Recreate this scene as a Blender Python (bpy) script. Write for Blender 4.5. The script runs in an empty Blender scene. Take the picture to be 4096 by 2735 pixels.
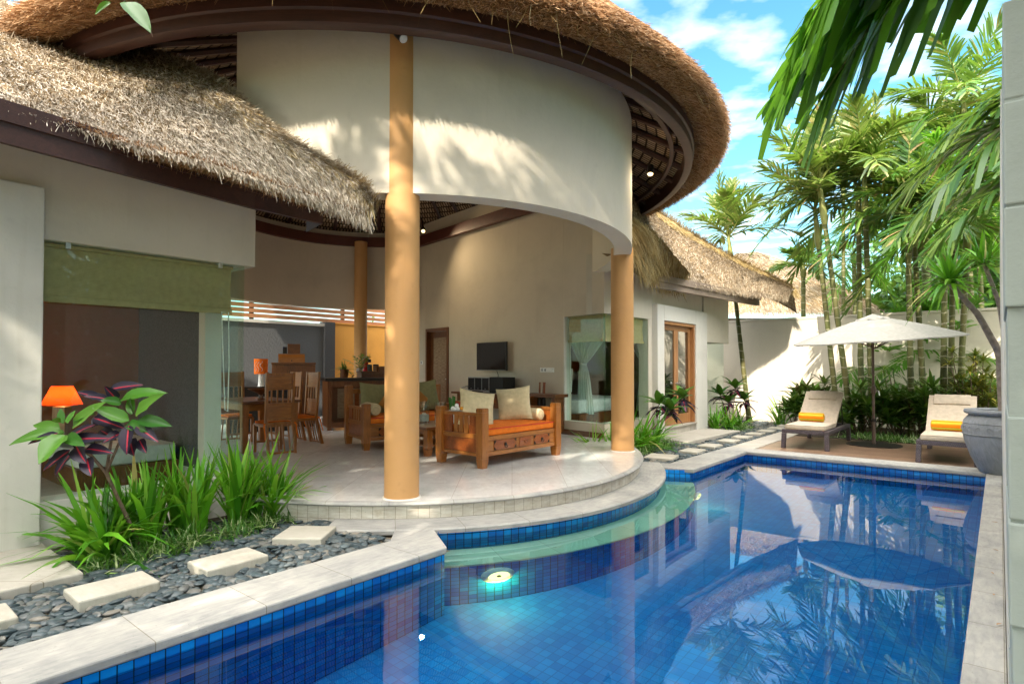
import bpy, bmesh, math, random
import numpy as np
from mathutils import Vector, Matrix
random.seed(7); RNG = np.random.default_rng(11)
R = math.radians
SC = bpy.context.scene
COL = SC.collection
PHI = 39.57
SA, CA = math.sin(R(PHI)), math.cos(R(PHI))
RA = -R(PHI)                 # z rotation of things that follow the pool's axes
HC = 1.47                    # lens height above the coping

def PF(a, b, z=0.0):
    """pool frame (a along the pool, b across it) -> world"""
    return Vector((a*SA + b*CA, a*CA - b*SA, z))

# ---------------------------------------------------------------- materials
def new_mat(name):
    m = bpy.data.materials.new(name); m.use_nodes = True
    nt = m.node_tree; nt.nodes.clear()
    out = nt.nodes.new('ShaderNodeOutputMaterial')
    return m, nt, out
def N(nt, t, **kw):
    n = nt.nodes.new(t)
    for k, v in kw.items():
        if k.startswith('i_'):
            n.inputs[k[2:].replace('_', ' ')].default_value = v
        else:
            setattr(n, k, v)
    return n
def L(nt, a, b): nt.links.new(a, b)
def c4(c): return (c[0], c[1], c[2], 1.0)
def ramp(nt, fac, stops):
    r = N(nt, 'ShaderNodeValToRGB')
    e = r.color_ramp.elements
    while len(e) < len(stops): e.new(0.5)
    for el, (p, c) in zip(e, stops):
        el.position = p; el.color = c4(c)
    L(nt, fac, r.inputs['Fac']); return r.outputs['Color']
def coords(nt, kind='Object', scale=(1, 1, 1), rot=(0, 0, 0)):
    tc = N(nt, 'ShaderNodeTexCoord'); mp = N(nt, 'ShaderNodeMapping')
    mp.inputs['Scale'].default_value = scale; mp.inputs['Rotation'].default_value = rot
    L(nt, tc.outputs[kind], mp.inputs['Vector']); return mp.outputs['Vector']
def noise(nt, vec, scale, detail=4, rough=0.55, dist=0.0):
    n = N(nt, 'ShaderNodeTexNoise')
    n.inputs['Scale'].default_value = scale; n.inputs['Detail'].default_value = detail
    n.inputs['Roughness'].default_value = rough; n.inputs['Distortion'].default_value = dist
    if vec is not None: L(nt, vec, n.inputs['Vector'])
    return n.outputs['Fac']
def bump(nt, h, strength=0.3, dist=0.01, prev=None):
    b = N(nt, 'ShaderNodeBump'); b.inputs['Strength'].default_value = strength
    b.inputs['Distance'].default_value = dist; L(nt, h, b.inputs['Height'])
    if prev is not None: L(nt, prev, b.inputs['Normal'])
    return b.outputs['Normal']
def mixc(nt, fac, a, b, mode='MIX'):
    m = N(nt, 'ShaderNodeMix', data_type='RGBA', blend_type=mode)
    if isinstance(fac, (int, float)): m.inputs[0].default_value = fac
    else: L(nt, fac, m.inputs[0])
    for s, v in ((6, a), (7, b)):
        if isinstance(v, (tuple, list)): m.inputs[s].default_value = c4(v)
        else: L(nt, v, m.inputs[s])
    return m.outputs[2]
def principled(nt, out, col, rough=0.6, normal=None, spec=0.5, metal=0.0, coat=0.0):
    p = N(nt, 'ShaderNodeBsdfPrincipled')
    if isinstance(col, (tuple, list)): p.inputs['Base Color'].default_value = c4(col)
    else: L(nt, col, p.inputs['Base Color'])
    if isinstance(rough, (int, float)): p.inputs['Roughness'].default_value = rough
    else: L(nt, rough, p.inputs['Roughness'])
    p.inputs['Specular IOR Level'].default_value = spec
    p.inputs['Metallic'].default_value = metal
    p.inputs['Coat Weight'].default_value = coat
    if normal is not None: L(nt, normal, p.inputs['Normal'])
    L(nt, p.outputs[0], out.inputs['Surface']); return p

def m_plain(name, col, rough=0.5, spec=0.5, metal=0.0, var=0.12, nscale=30, bstr=0.05):
    m, nt, out = new_mat(name); v = coords(nt)
    f = noise(nt, v, nscale, 3)
    lo = tuple(x*(1-var) for x in col); hi = tuple(min(1, x*(1+var)) for x in col)
    c = ramp(nt, f, [(0.3, lo), (0.7, hi)])
    principled(nt, out, c, rough, bump(nt, f, bstr, 0.005), spec, metal); return m
def m_plaster(name, col, stain=(0.5, 0.46, 0.4), amount=0.18, rough=0.85):
    m, nt, out = new_mat(name); v = coords(nt)
    big = noise(nt, v, 0.9, 5, 0.6, 0.4); fine = noise(nt, v, 90, 3); mid = noise(nt, v, 9, 4)
    c = ramp(nt, big, [(0.25, tuple(x*0.86 for x in col)), (0.5, col), (0.8, tuple(min(1, x*1.07) for x in col))])
    d = ramp(nt, mid, [(0.62, (0, 0, 0)), (0.85, (1, 1, 1))])
    mm = N(nt, 'ShaderNodeMath', operation='MULTIPLY'); L(nt, d, mm.inputs[0]); mm.inputs[1].default_value = amount
    c = mixc(nt, mm.outputs[0], c, stain)
    stk = noise(nt, coords(nt, 'Object', (5, 5, .35)), 2.2, 5, .6); c = mixc(nt, .22, c, ramp(nt, stk, [(.26, (.78, .76, .70)), (.42, (1, 1, 1)), (1, (1, 1, 1))]), 'MULTIPLY')
    n1 = bump(nt, mid, 0.25, 0.02); n2 = bump(nt, fine, 0.18, 0.004, n1)
    principled(nt, out, c, rough, n2, 0.3); return m
def m_wood(name, c1, c2, c3, scale=1.0, rough=0.38, axis='Z', stretch=12, coat=0.0):
    m, nt, out = new_mat(name)
    s = {'X': (1, stretch, stretch), 'Y': (stretch, 1, stretch), 'Z': (stretch, stretch, 1)}[axis]
    v = coords(nt, 'Object', tuple(x*scale for x in s))
    f = noise(nt, v, 2.2, 6, 0.65, 0.8); g = noise(nt, v, 14, 3); k = noise(nt, coords(nt), 2.0, 2)
    c = ramp(nt, f, [(0.28, c1), (0.5, c2), (0.74, c3)])
    c = mixc(nt, 0.35, c, ramp(nt, g, [(0.3, tuple(x*0.55 for x in c1)), (0.7, c3)]))
    c = mixc(nt, 0.5, c, ramp(nt, k, [(0.3, (0.62, 0.6, 0.58)), (0.7, (1.0, 1.0, 1.0))]), 'MULTIPLY')
    principled(nt, out, c, rough, bump(nt, g, 0.12, 0.004), 0.5, 0, coat); return m
def m_island(name, stops, rough=0.7, spec=0.3, trans=0.0, tcol=None, extra=None, wscale=0.0):
    """colour varies from piece to piece (leaf to leaf, straw to straw)"""
    m, nt, out = new_mat(name)
    g = N(nt, 'ShaderNodeNewGeometry'); c = ramp(nt, g.outputs['Random Per Island'], stops)
    if wscale:
        w = noise(nt, coords(nt), wscale, 3)
        c = mixc(nt, 1.0, c, ramp(nt, w, [(0.3, (0.62, 0.6, 0.6)), (0.7, (1, 1, 1))]), 'MULTIPLY')
    p = principled(nt, out, c, rough, None, spec)
    if trans > 0:
        t = N(nt, 'ShaderNodeBsdfTranslucent')
        if tcol: L(nt, mixc(nt, 0.7, c, tcol), t.inputs['Color'])
        else: L(nt, c, t.inputs['Color'])
        mx = N(nt, 'ShaderNodeMixShader'); mx.inputs[0].default_value = trans
        L(nt, p.outputs[0], mx.inputs[1]); L(nt, t.outputs[0], mx.inputs[2]); L(nt, mx.outputs[0], out.inputs['Surface'])
    return m
def m_emit(name, col, strength):
    m, nt, out = new_mat(name); e = N(nt, 'ShaderNodeEmission')
    e.inputs['Color'].default_value = c4(col); e.inputs['Strength'].default_value = strength
    L(nt, e.outputs[0], out.inputs['Surface']); return m
def m_glass(name, tint=(0.86, 0.95, 0.92), refl=1.0):
    m, nt, out = new_mat(name)
    t = N(nt, 'ShaderNodeBsdfTransparent'); t.inputs['Color'].default_value = c4(tint)
    g = N(nt, 'ShaderNodeBsdfGlossy'); g.inputs['Roughness'].default_value = 0.0
    ge = N(nt, 'ShaderNodeNewGeometry'); dt = N(nt, 'ShaderNodeVectorMath', operation='DOT_PRODUCT'); L(nt, ge.outputs['Incoming'], dt.inputs[0]); L(nt, ge.outputs['Normal'], dt.inputs[1])
    ab = N(nt, 'ShaderNodeMath', operation='ABSOLUTE'); L(nt, dt.outputs['Value'], ab.inputs[0])
    iv = N(nt, 'ShaderNodeMath', operation='SUBTRACT', use_clamp=True); iv.inputs[0].default_value = 1.0; L(nt, ab.outputs[0], iv.inputs[1])
    pw_ = N(nt, 'ShaderNodeMath', operation='POWER'); L(nt, iv.outputs[0], pw_.inputs[0]); pw_.inputs[1].default_value = 5.0
    mul = N(nt, 'ShaderNodeMath', operation='MULTIPLY_ADD', use_clamp=True); L(nt, pw_.outputs[0], mul.inputs[0]); mul.inputs[1].default_value = .95*refl; mul.inputs[2].default_value = .05*refl
    x = N(nt, 'ShaderNodeMixShader'); L(nt, mul.outputs[0], x.inputs[0])
    L(nt, t.outputs[0], x.inputs[1]); L(nt, g.outputs[0], x.inputs[2]); L(nt, x.outputs[0], out.inputs['Surface']); return m

M = {}
M['plaster'] = m_plaster('plaster_cream', (0.58, 0.53, 0.44), (0.42, 0.38, 0.31), 0.3)
M['plaster_in'] = m_plaster('plaster_tan', (0.57, 0.50, 0.40))
M['plaster_white'] = m_plaster('plaster_white', (0.64, 0.62, 0.57), (0.40, 0.40, 0.36), 0.35)
M['garden_plaster'] = m_plaster('plaster_garden', (0.66, 0.60, 0.50))
M['ochre'] = m_plaster('column_ochre', (0.53, 0.29, 0.115), (0.33, 0.165, 0.06), 0.4, 0.6)
M['orange_wall'] = m_plaster('plaster_orange', (0.72, 0.34, 0.07), (0.6, 0.3, 0.08), 0.1)
M['pillar'] = m_plaster('stone_block_grey', (0.33, 0.37, 0.345), (0.18, 0.20, 0.185), 0.35)
M['dark_wood'] = m_wood('timber_dark', (0.035, 0.012, 0.009), (0.060, 0.020, 0.014), (0.085, 0.030, 0.020), 0.6, 0.5, 'X', 14)
M['red_wood'] = m_wood('timber_red', (0.06, 0.012, 0.008), (0.10, 0.022, 0.014), (0.14, 0.035, 0.02), 0.6, 0.5, 'X', 14)
M['grey_wood'] = m_wood('timber_weathered', (0.17, 0.13, 0.10), (0.25, 0.19, 0.15), (0.33, 0.26, 0.20), 0.7, 0.7, 'Y', 14)
M['teak'] = m_wood('teak_golden', (0.20, 0.060, 0.010), (0.34, 0.115, 0.018), (0.46, 0.18, 0.035), 0.8, 0.33, 'Z', 9, 0.15)
M['teak_x'] = m_wood('teak_golden_rail', (0.20, 0.060, 0.010), (0.34, 0.115, 0.018), (0.46, 0.18, 0.035), 0.8, 0.33, 'X', 9, 0.15)
M['teak_red'] = m_wood('teak_burl', (0.13, 0.025, 0.006), (0.28, 0.065, 0.010), (0.40, 0.12, 0.02), 2.2, 0.3, 'X', 3, 0.2)
M['teak_dark'] = m_wood('teak_brown', (0.09, 0.028, 0.009), (0.16, 0.052, 0.014), (0.24, 0.085, 0.022), 0.8, 0.35, 'Z', 9, 0.1)
M['teak_dark_x'] = m_wood('teak_brown_rail', (0.09, 0.028, 0.009), (0.16, 0.052, 0.014), (0.24, 0.085, 0.022), 0.8, 0.35, 'X', 9, 0.1)
M['door_wood'] = m_wood('door_timber', (0.30, 0.12, 0.04), (0.42, 0.19, 0.07), (0.52, 0.26, 0.10), 0.8, 0.4, 'Z', 10)
M['iron'] = m_plain('iron_black', (0.03, 0.025, 0.022), 0.45, 0.5, 0.6)
M['steel'] = m_plain('steel_brushed', (0.6, 0.6, 0.6), 0.3, 0.5, 1.0)
M['black'] = m_plain('plastic_black', (0.012, 0.012, 0.013), 0.35)
M['screen'] = m_plain('screen_dark', (0.018, 0.014, 0.012), 0.12)
M['grey_plastic'] = m_plain('plastic_grey', (0.30, 0.30, 0.30), 0.4)
M['white'] = m_plain('paint_white', (0.75, 0.75, 0.73), 0.5)
M['bronze'] = m_plain('bronze_pole', (0.12, 0.08, 0.065), 0.4, 0.5, 0.4)
def m_fabric(name, col, weave=220, stripes=None, rough=0.9):
    m, nt, out = new_mat(name); v = coords(nt)
    w = N(nt, 'ShaderNodeTexWave', wave_type='BANDS', bands_direction='Z'); w.inputs['Scale'].default_value = weave/6; w.inputs['Distortion'].default_value = 1.5
    L(nt, v, w.inputs['Vector'])
    f = noise(nt, v, 18, 4)
    c = ramp(nt, f, [(0.3, tuple(x*0.85 for x in col)), (0.7, tuple(min(1, x*1.1) for x in col))])
    c = mixc(nt, 0.16, c, ramp(nt, w.outputs['Fac'], [(0.2, tuple(x*0.7 for x in col)), (0.8, tuple(min(1, x*1.2) for x in col))]))
    principled(nt, out, c, rough, bump(nt, noise(nt, v, weave, 2), 0.25, 0.003), 0.2); return m
M['orange_cloth'] = m_fabric('cloth_orange', (0.70, 0.17, 0.018))
M['cream_cloth'] = m_fabric('cloth_cream', (0.62, 0.52, 0.32), 260)
M['olive_cloth'] = m_fabric('cloth_olive', (0.25, 0.23, 0.11))
M['beige_cloth'] = m_fabric('cloth_beige', (0.55, 0.46, 0.36), 160)
M['canopy'] = m_fabric('canvas_offwhite', (0.30, 0.29, 0.26), 120)
M['blind'] = m_fabric('canvas_khaki', (0.46, 0.34, 0.18), 140)
def m_woven():
    m, nt, out = new_mat('woven_reed'); v = coords(nt, 'Object', (3, 3, 60))
    f = noise(nt, v, 3, 4); c = ramp(nt, f, [(0.3, (0.16, 0.10, 0.06)), (0.55, (0.33, 0.23, 0.15)), (0.75, (0.5, 0.38, 0.26))])
    principled(nt, out, c, 0.8, bump(nt, f, 0.4, 0.004), 0.2); return m
M['woven'] = m_woven()
def m_wicker():
    m, nt, out = new_mat('wicker_plum'); v = coords(nt)
    b = N(nt, 'ShaderNodeTexBrick'); b.offset = 0.5
    b.inputs['Color1'].default_value = c4((0.10, 0.075, 0.095)); b.inputs['Color2'].default_value = c4((0.15, 0.115, 0.135)); b.inputs['Mortar'].default_value = c4((0.02, 0.015, 0.02))
    b.inputs['Scale'].default_value = 1; b.inputs['Brick Width'].default_value = 0.03; b.inputs['Row Height'].default_value = 0.015; b.inputs['Mortar Size'].default_value = 0.003
    mp = coords(nt, 'Object', (1, 1, 1), (R(90), 0, R(20))); L(nt, mp, b.inputs['Vector'])
    principled(nt, out, b.outputs['Color'], 0.4, bump(nt, b.outputs['Fac'], -0.6, 0.004), 0.5); return m
M['wicker'] = m_wicker()
def m_towel():
    m, nt, out = new_mat('towel_striped'); g = N(nt, 'ShaderNodeUVMap')
    s = N(nt, 'ShaderNodeSeparateXYZ'); L(nt, g.outputs['UV'], s.inputs[0])
    k = N(nt, 'ShaderNodeMath', operation='MULTIPLY'); L(nt, s.outputs['Y'], k.inputs[0]); k.inputs[1].default_value = 4.0
    fr = N(nt, 'ShaderNodeMath', operation='FRACT'); L(nt, k.outputs[0], fr.inputs[0])
    gt = N(nt, 'ShaderNodeMath', operation='GREATER_THAN'); L(nt, fr.outputs[0], gt.inputs[0]); gt.inputs[1].default_value = 0.45
    c = mixc(nt, gt.outputs[0], (0.85, 0.24, 0.012), (0.55, 0.50, 0.05))
    principled(nt, out, c, 0.95, bump(nt, noise(nt, coords(nt), 250, 2), 0.4, 0.004), 0.1); return m
M['towel'] = m_towel()
# stone, marble, water, tile
def m_stone(name, c1, c2, c3, slab=None, rough=0.75, big=1.6, uv=False, blotch=0.3):
    m, nt, out = new_mat(name); v = coords(nt, 'UV' if uv else 'Object')
    f = noise(nt, v, big, 7, 0.65, 0.5); g = noise(nt, coords(nt, 'UV' if uv else 'Object', (1, 4, 1)), 7, 5, 0.6, 0.6); p = noise(nt, v, 55, 2)
    c = ramp(nt, f, [(0.28, c1), (0.5, c2), (0.72, c3)])
    c = mixc(nt, blotch, c, ramp(nt, g, [(0.35, c1), (0.65, c3)]))
    pits = ramp(nt, p, [(0.27, (0.35, 0.33, 0.3)), (0.33, (1, 1, 1))])
    c = mixc(nt, 0.5, c, pits, 'MULTIPLY')
    nrm = bump(nt, g, 0.15, 0.01); nrm = bump(nt, p, 0.1, 0.003, nrm)
    if slab:
        b = N(nt, 'ShaderNodeTexBrick'); b.offset = slab[2]
        b.inputs['Color1'].default_value = c4((0.86, 0.86, 0.86)); b.inputs['Color2'].default_value = c4((1, 1, 1)); b.inputs['Mortar'].default_value = c4((0.52, 0.49, 0.42))
        b.inputs['Scale'].default_value = 1; b.inputs['Brick Width'].default_value = slab[0]; b.inputs['Row Height'].default_value = slab[1]; b.inputs['Mortar Size'].default_value = 0.003; b.inputs['Mortar Smooth'].default_value = 0.2
        L(nt, v, b.inputs['Vector']); c = mixc(nt, 1.0, c, b.outputs['Color'], 'MULTIPLY'); nrm = bump(nt, b.outputs['Fac'], -0.4, 0.004, nrm)
    principled(nt, out, c, rough, nrm, 0.4); return m
M['coping'] = m_stone('coping_limestone', (0.21, 0.215, 0.215), (0.36, 0.352, 0.33), (0.49, 0.47, 0.42), (0.62, 6.0, 0.0), 0.7, 2.2, True)
M['step_stone'] = m_stone('stepping_limestone', (0.34, 0.31, 0.25), (0.44, 0.415, 0.35), (0.51, 0.485, 0.42), None, 0.8, 2.0)
M['slab'] = m_stone('path_limestone', (0.36, 0.33, 0.275), (0.46, 0.43, 0.37), (0.53, 0.50, 0.45), (0.8, 0.8, 0.0), 0.8, 1.4)
M['riser'] = m_stone('riser_stone', (0.45, 0.38, 0.29), (0.66, 0.62, 0.55), (0.74, 0.71, 0.65), (0.11, 2.0, 0.0), 0.7, 5.0, True, 0.5)
def m_marble():
    m, nt, out = new_mat('floor_marble'); v = coords(nt)
    f = noise(nt, v, 0.8, 7, 0.65, 1.2); g = noise(nt, coords(nt, 'Object', (2.5, 1, 1)), 5, 6, 0.7, 0.8)
    c = ramp(nt, f, [(0.3, (0.62, 0.61, 0.58)), (0.55, (0.73, 0.72, 0.69)), (0.75, (0.79, 0.78, 0.75))])
    c = mixc(nt, 0.3, c, ramp(nt, g, [(0.36, (0.52, 0.50, 0.47)), (0.62, (0.80, 0.79, 0.77))]))
    b = N(nt, 'ShaderNodeTexBrick'); b.offset = 0.0
    b.inputs['Color1'].default_value = c4((0.92, 0.92, 0.92)); b.inputs['Color2'].default_value = c4((1, 1, 1)); b.inputs['Mortar'].default_value = c4((0.6, 0.57, 0.5))
    b.inputs['Scale'].default_value = 1; b.inputs['Brick Width'].default_value = 0.6; b.inputs['Row Height'].default_value = 0.6; b.inputs['Mortar Size'].default_value = 0.002
    L(nt, v, b.inputs['Vector']); c = mixc(nt, 1.0, c, b.outputs['Color'], 'MULTIPLY')
    rr = ramp(nt, f, [(0.3, (0.03, 0.03, 0.03)), (0.7, (0.08, 0.08, 0.08))])
    principled(nt, out, c, rr, bump(nt, g, 0.01, 0.003), 0.55); return m
M['marble'] = m_marble()
def m_tile(name='pool_mosaic', mortar=(0.006, 0.03, 0.055), c1=(0.001, 0.10, 0.52), c2=(0.004, 0.30, 0.78), rough=.18):
    m, nt, out = new_mat(name); v = coords(nt, 'UV')
    b = N(nt, 'ShaderNodeTexBrick'); b.offset = 0.0
    b.inputs['Color1'].default_value = c4(c1); b.inputs['Color2'].default_value = c4(c2); b.inputs['Mortar'].default_value = c4(mortar)
    b.inputs['Scale'].default_value = 1; b.inputs['Brick Width'].default_value = 0.077; b.inputs['Row Height'].default_value = 0.077; b.inputs['Mortar Size'].default_value = 0.0036; b.inputs['Mortar Smooth'].default_value = 0.1; b.inputs['Bias'].default_value = 0.2
    L(nt, v, b.inputs['Vector'])
    f = noise(nt, v, 1.3, 3); c = mixc(nt, 1.0, b.outputs['Color'], ramp(nt, f, [(0.3, (0.75, 0.8, 0.9)), (0.7, (1, 1, 1))]), 'MULTIPLY')
    principled(nt, out, c, rough, bump(nt, b.outputs['Fac'], -0.25, 0.003), 0.5); return m
M['tile'] = m_tile(); M['tile_floor'] = m_tile('pool_mosaic_floor', (0.001, 0.155, 0.50), (0.0, 0.17, 0.58), (0.001, 0.28, 0.74), .6)
M['bench'] = m_stone('bench_stone', (0.66, 0.74, 0.50), (0.80, 0.86, 0.62), (0.86, 0.88, 0.70), (0.55, 8.0, 0.0), 0.6, 1.5, True)
def m_water():
    m, nt, out = new_mat('pool_water_surface'); v = coords(nt)
    h = noise(nt, v, 2.2, 2, 0.5); nr = bump(nt, h, 0.03, 0.02)
    rf = N(nt, 'ShaderNodeBsdfRefraction'); rf.inputs['IOR'].default_value = 1.33; rf.inputs['Roughness'].default_value = 0.0; rf.inputs['Color'].default_value = c4((0.58, 0.93, 0.98))
    gl = N(nt, 'ShaderNodeBsdfGlossy'); gl.inputs['Roughness'].default_value = 0.0
    fr = N(nt, 'ShaderNodeFresnel'); fr.inputs['IOR'].default_value = 1.95
    mx = N(nt, 'ShaderNodeMixShader')
    for n in (rf, gl, fr): L(nt, nr, n.inputs['Normal'])
    L(nt, fr.outputs[0], mx.inputs[0]); L(nt, rf.outputs[0], mx.inputs[1]); L(nt, gl.outputs[0], mx.inputs[2]); L(nt, mx.outputs[0], out.inputs['Surface'])
    return m
M['water'] = m_water()
M['pebble'] = m_island('river_pebble', [(0.0, (0.03, 0.05, 0.06)), (0.35, (0.06, 0.088, 0.10)), (0.7, (0.10, 0.13, 0.14)), (0.92, (0.17, 0.17, 0.155)), (1.0, (0.25, 0.23, 0.19))], 0.45, 0.45, wscale=14)
M['soil'] = m_plain('soil_dark', (0.05, 0.04, 0.03), 0.95, 0.1, 0, 0.5, 8, 0.6)
M['ground'] = m_plain('ground_earth', (0.20, 0.17, 0.12), 0.95, 0.1, 0, 0.4, 2, 0.4)
M['thatch'] = m_island('thatch_straw', [(0.0, (0.20, 0.145, 0.085)), (0.3, (0.36, 0.28, 0.185)), (0.65, (0.50, 0.415, 0.30)), (1.0, (0.64, 0.56, 0.43))], 0.75, 0.25, 0.12, wscale=1.3)
M['thatch_pale'] = m_island('thatch_pale', [(0.0, (0.22, 0.165, 0.105)), (0.22, (0.46, 0.38, 0.27)), (0.55, (0.68, 0.60, 0.48)), (1.0, (0.86, 0.79, 0.68))], 0.7, 0.3, 0.08, wscale=1.1)
M['thatch_core'] = m_plain('thatch_core', (0.20, 0.14, 0.075), 0.95, 0.1, 0, 0.5, 40, 0.5)
M['thatch_brown'] = m_island('thatch_brown', [(0.0, (0.24, 0.12, 0.05)), (0.35, (0.46, 0.26, 0.12)), (0.75, (0.60, 0.37, 0.20)), (1.0, (0.70, 0.50, 0.31))], 0.8, 0.2, 0.08, wscale=1.6)
M['thatch_core_brown'] = m_plain('thatch_core_brown', (0.17, 0.085, 0.04), 0.95, 0.1, 0, 0.5, 40, 0.5)
M['thatch_gold'] = m_island('thatch_gold', [(0.0, (0.26, 0.17, 0.06)), (0.4, (0.42, 0.30, 0.12)), (0.75, (0.55, 0.43, 0.20)), (1.0, (0.66, 0.55, 0.32))], 0.75, 0.25, 0.12, wscale=2)
M['bark'] = m_plain('bark_brown', (0.16, 0.11, 0.08), 0.9, 0.2, 0, 0.4, 20, 0.5)
LEAF = (0.24, 0.40, 0.04)
M['palm'] = m_island('palm_leaf', [(0.0, (0.018, 0.065, 0.010)), (0.35, (0.042, 0.125, 0.018)), (0.7, (0.08, 0.185, 0.026)), (0.93, (0.17, 0.235, 0.05)), (0.97, (0.33, 0.22, 0.09)), (1.0, (0.36, 0.25, 0.12))], 0.42, 0.5, 0.30, LEAF)
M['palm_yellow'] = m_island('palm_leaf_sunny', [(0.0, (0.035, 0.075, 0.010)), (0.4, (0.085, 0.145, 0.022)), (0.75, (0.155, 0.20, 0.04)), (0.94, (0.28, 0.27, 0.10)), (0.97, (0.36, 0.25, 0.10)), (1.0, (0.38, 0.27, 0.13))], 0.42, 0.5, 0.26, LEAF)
M['palm_deep'] = m_island('palm_leaf_deep', [(0.0, (0.045, 0.13, 0.012)), (0.5, (0.075, 0.20, 0.018)), (1.0, (0.12, 0.26, 0.03))], 0.42, 0.45, 0.5, (0.20, 0.46, 0.03))
M['strap'] = m_island('strap_leaf', [(0.0, (0.025, 0.14, 0.008)), (0.4, (0.08, 0.30, 0.014)), (0.8, (0.16, 0.44, 0.025)), (0.93, (0.30, 0.52, 0.06)), (0.97, (0.42, 0.36, 0.12)), (1.0, (0.45, 0.35, 0.16))], 0.35, 0.5, 0.28, (0.28, 0.55, 0.03))
M['variegated'] = m_island('variegated_leaf', [(0.0, (0.03, 0.12, 0.02)), (0.5, (0.08, 0.22, 0.03)), (0.72, (0.16, 0.30, 0.06)), (0.8, (0.42, 0.50, 0.22)), (1.0, (0.55, 0.60, 0.36))], 0.4, 0.4, 0.25, LEAF)
M['shrub'] = m_island('shrub_leaf', [(0.0, (0.02, 0.07, 0.012)), (0.4, (0.05, 0.145, 0.02)), (0.8, (0.11, 0.23, 0.03)), (1.0, (0.20, 0.29, 0.045))], 0.38, 0.5, 0.22, LEAF)
M['shrub_red'] = m_island('cordyline_leaf', [(0.0, (0.09, 0.03, 0.03)), (0.3, (0.05, 0.09, 0.025)), (0.7, (0.10, 0.19, 0.035)), (1.0, (0.20, 0.27, 0.06))], 0.38, 0.5, 0.2, LEAF)
M['croton_yellow'] = m_island('croton_leaf', [(0.0, (0.05, 0.06, 0.01)), (0.5, (0.14, 0.14, 0.02)), (1.0, (0.36, 0.30, 0.04))], 0.4, 0.5, 0.2, LEAF)
M['leaf_green'] = m_island('broadleaf_green', [(0.0, (0.016, 0.085, 0.010)), (0.5, (0.045, 0.17, 0.014)), (1.0, (0.10, 0.25, 0.025))], 0.36, 0.4, 0.15, LEAF)
def m_purple():
    m, nt, out = new_mat('broadleaf_purple')
    u = N(nt, 'ShaderNodeUVMap'); s = N(nt, 'ShaderNodeSeparateXYZ'); L(nt, u.outputs['UV'], s.inputs[0])
    a = N(nt, 'ShaderNodeMath', operation='ABSOLUTE'); L(nt, s.outputs['X'], a.inputs[0])
    c = ramp(nt, a.outputs[0], [(0.0, (0.50, 0.02, 0.04)), (0.06, (0.40, 0.02, 0.04)), (0.13, (0.03, 0.016, 0.035)), (1.0, (0.014, 0.014, 0.026))])
    principled(nt, out, c, 0.42, None, 0.25); return m
M['leaf_purple'] = m_purple()
M['glass'] = m_glass('window_glass', (0.90, 0.97, 0.94), .6); M['glass_door'] = m_glass('door_glass', (0.72, 0.76, 0.74), 3.0); M['glass_refl'] = m_glass('window_glass_mirror', (0.90, 0.97, 0.94), 0.55)
M['clear_glass'] = m_glass('vase_glass', (0.93, 0.96, 0.95), 1.6)
M['spot_on'] = m_emit('spot_lens_lit', (1.0, 0.70, 0.26), 2.6)
M['pool_on'] = m_emit('pool_lens_lit', (1.0, 0.90, 0.30), 1.3)

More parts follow.
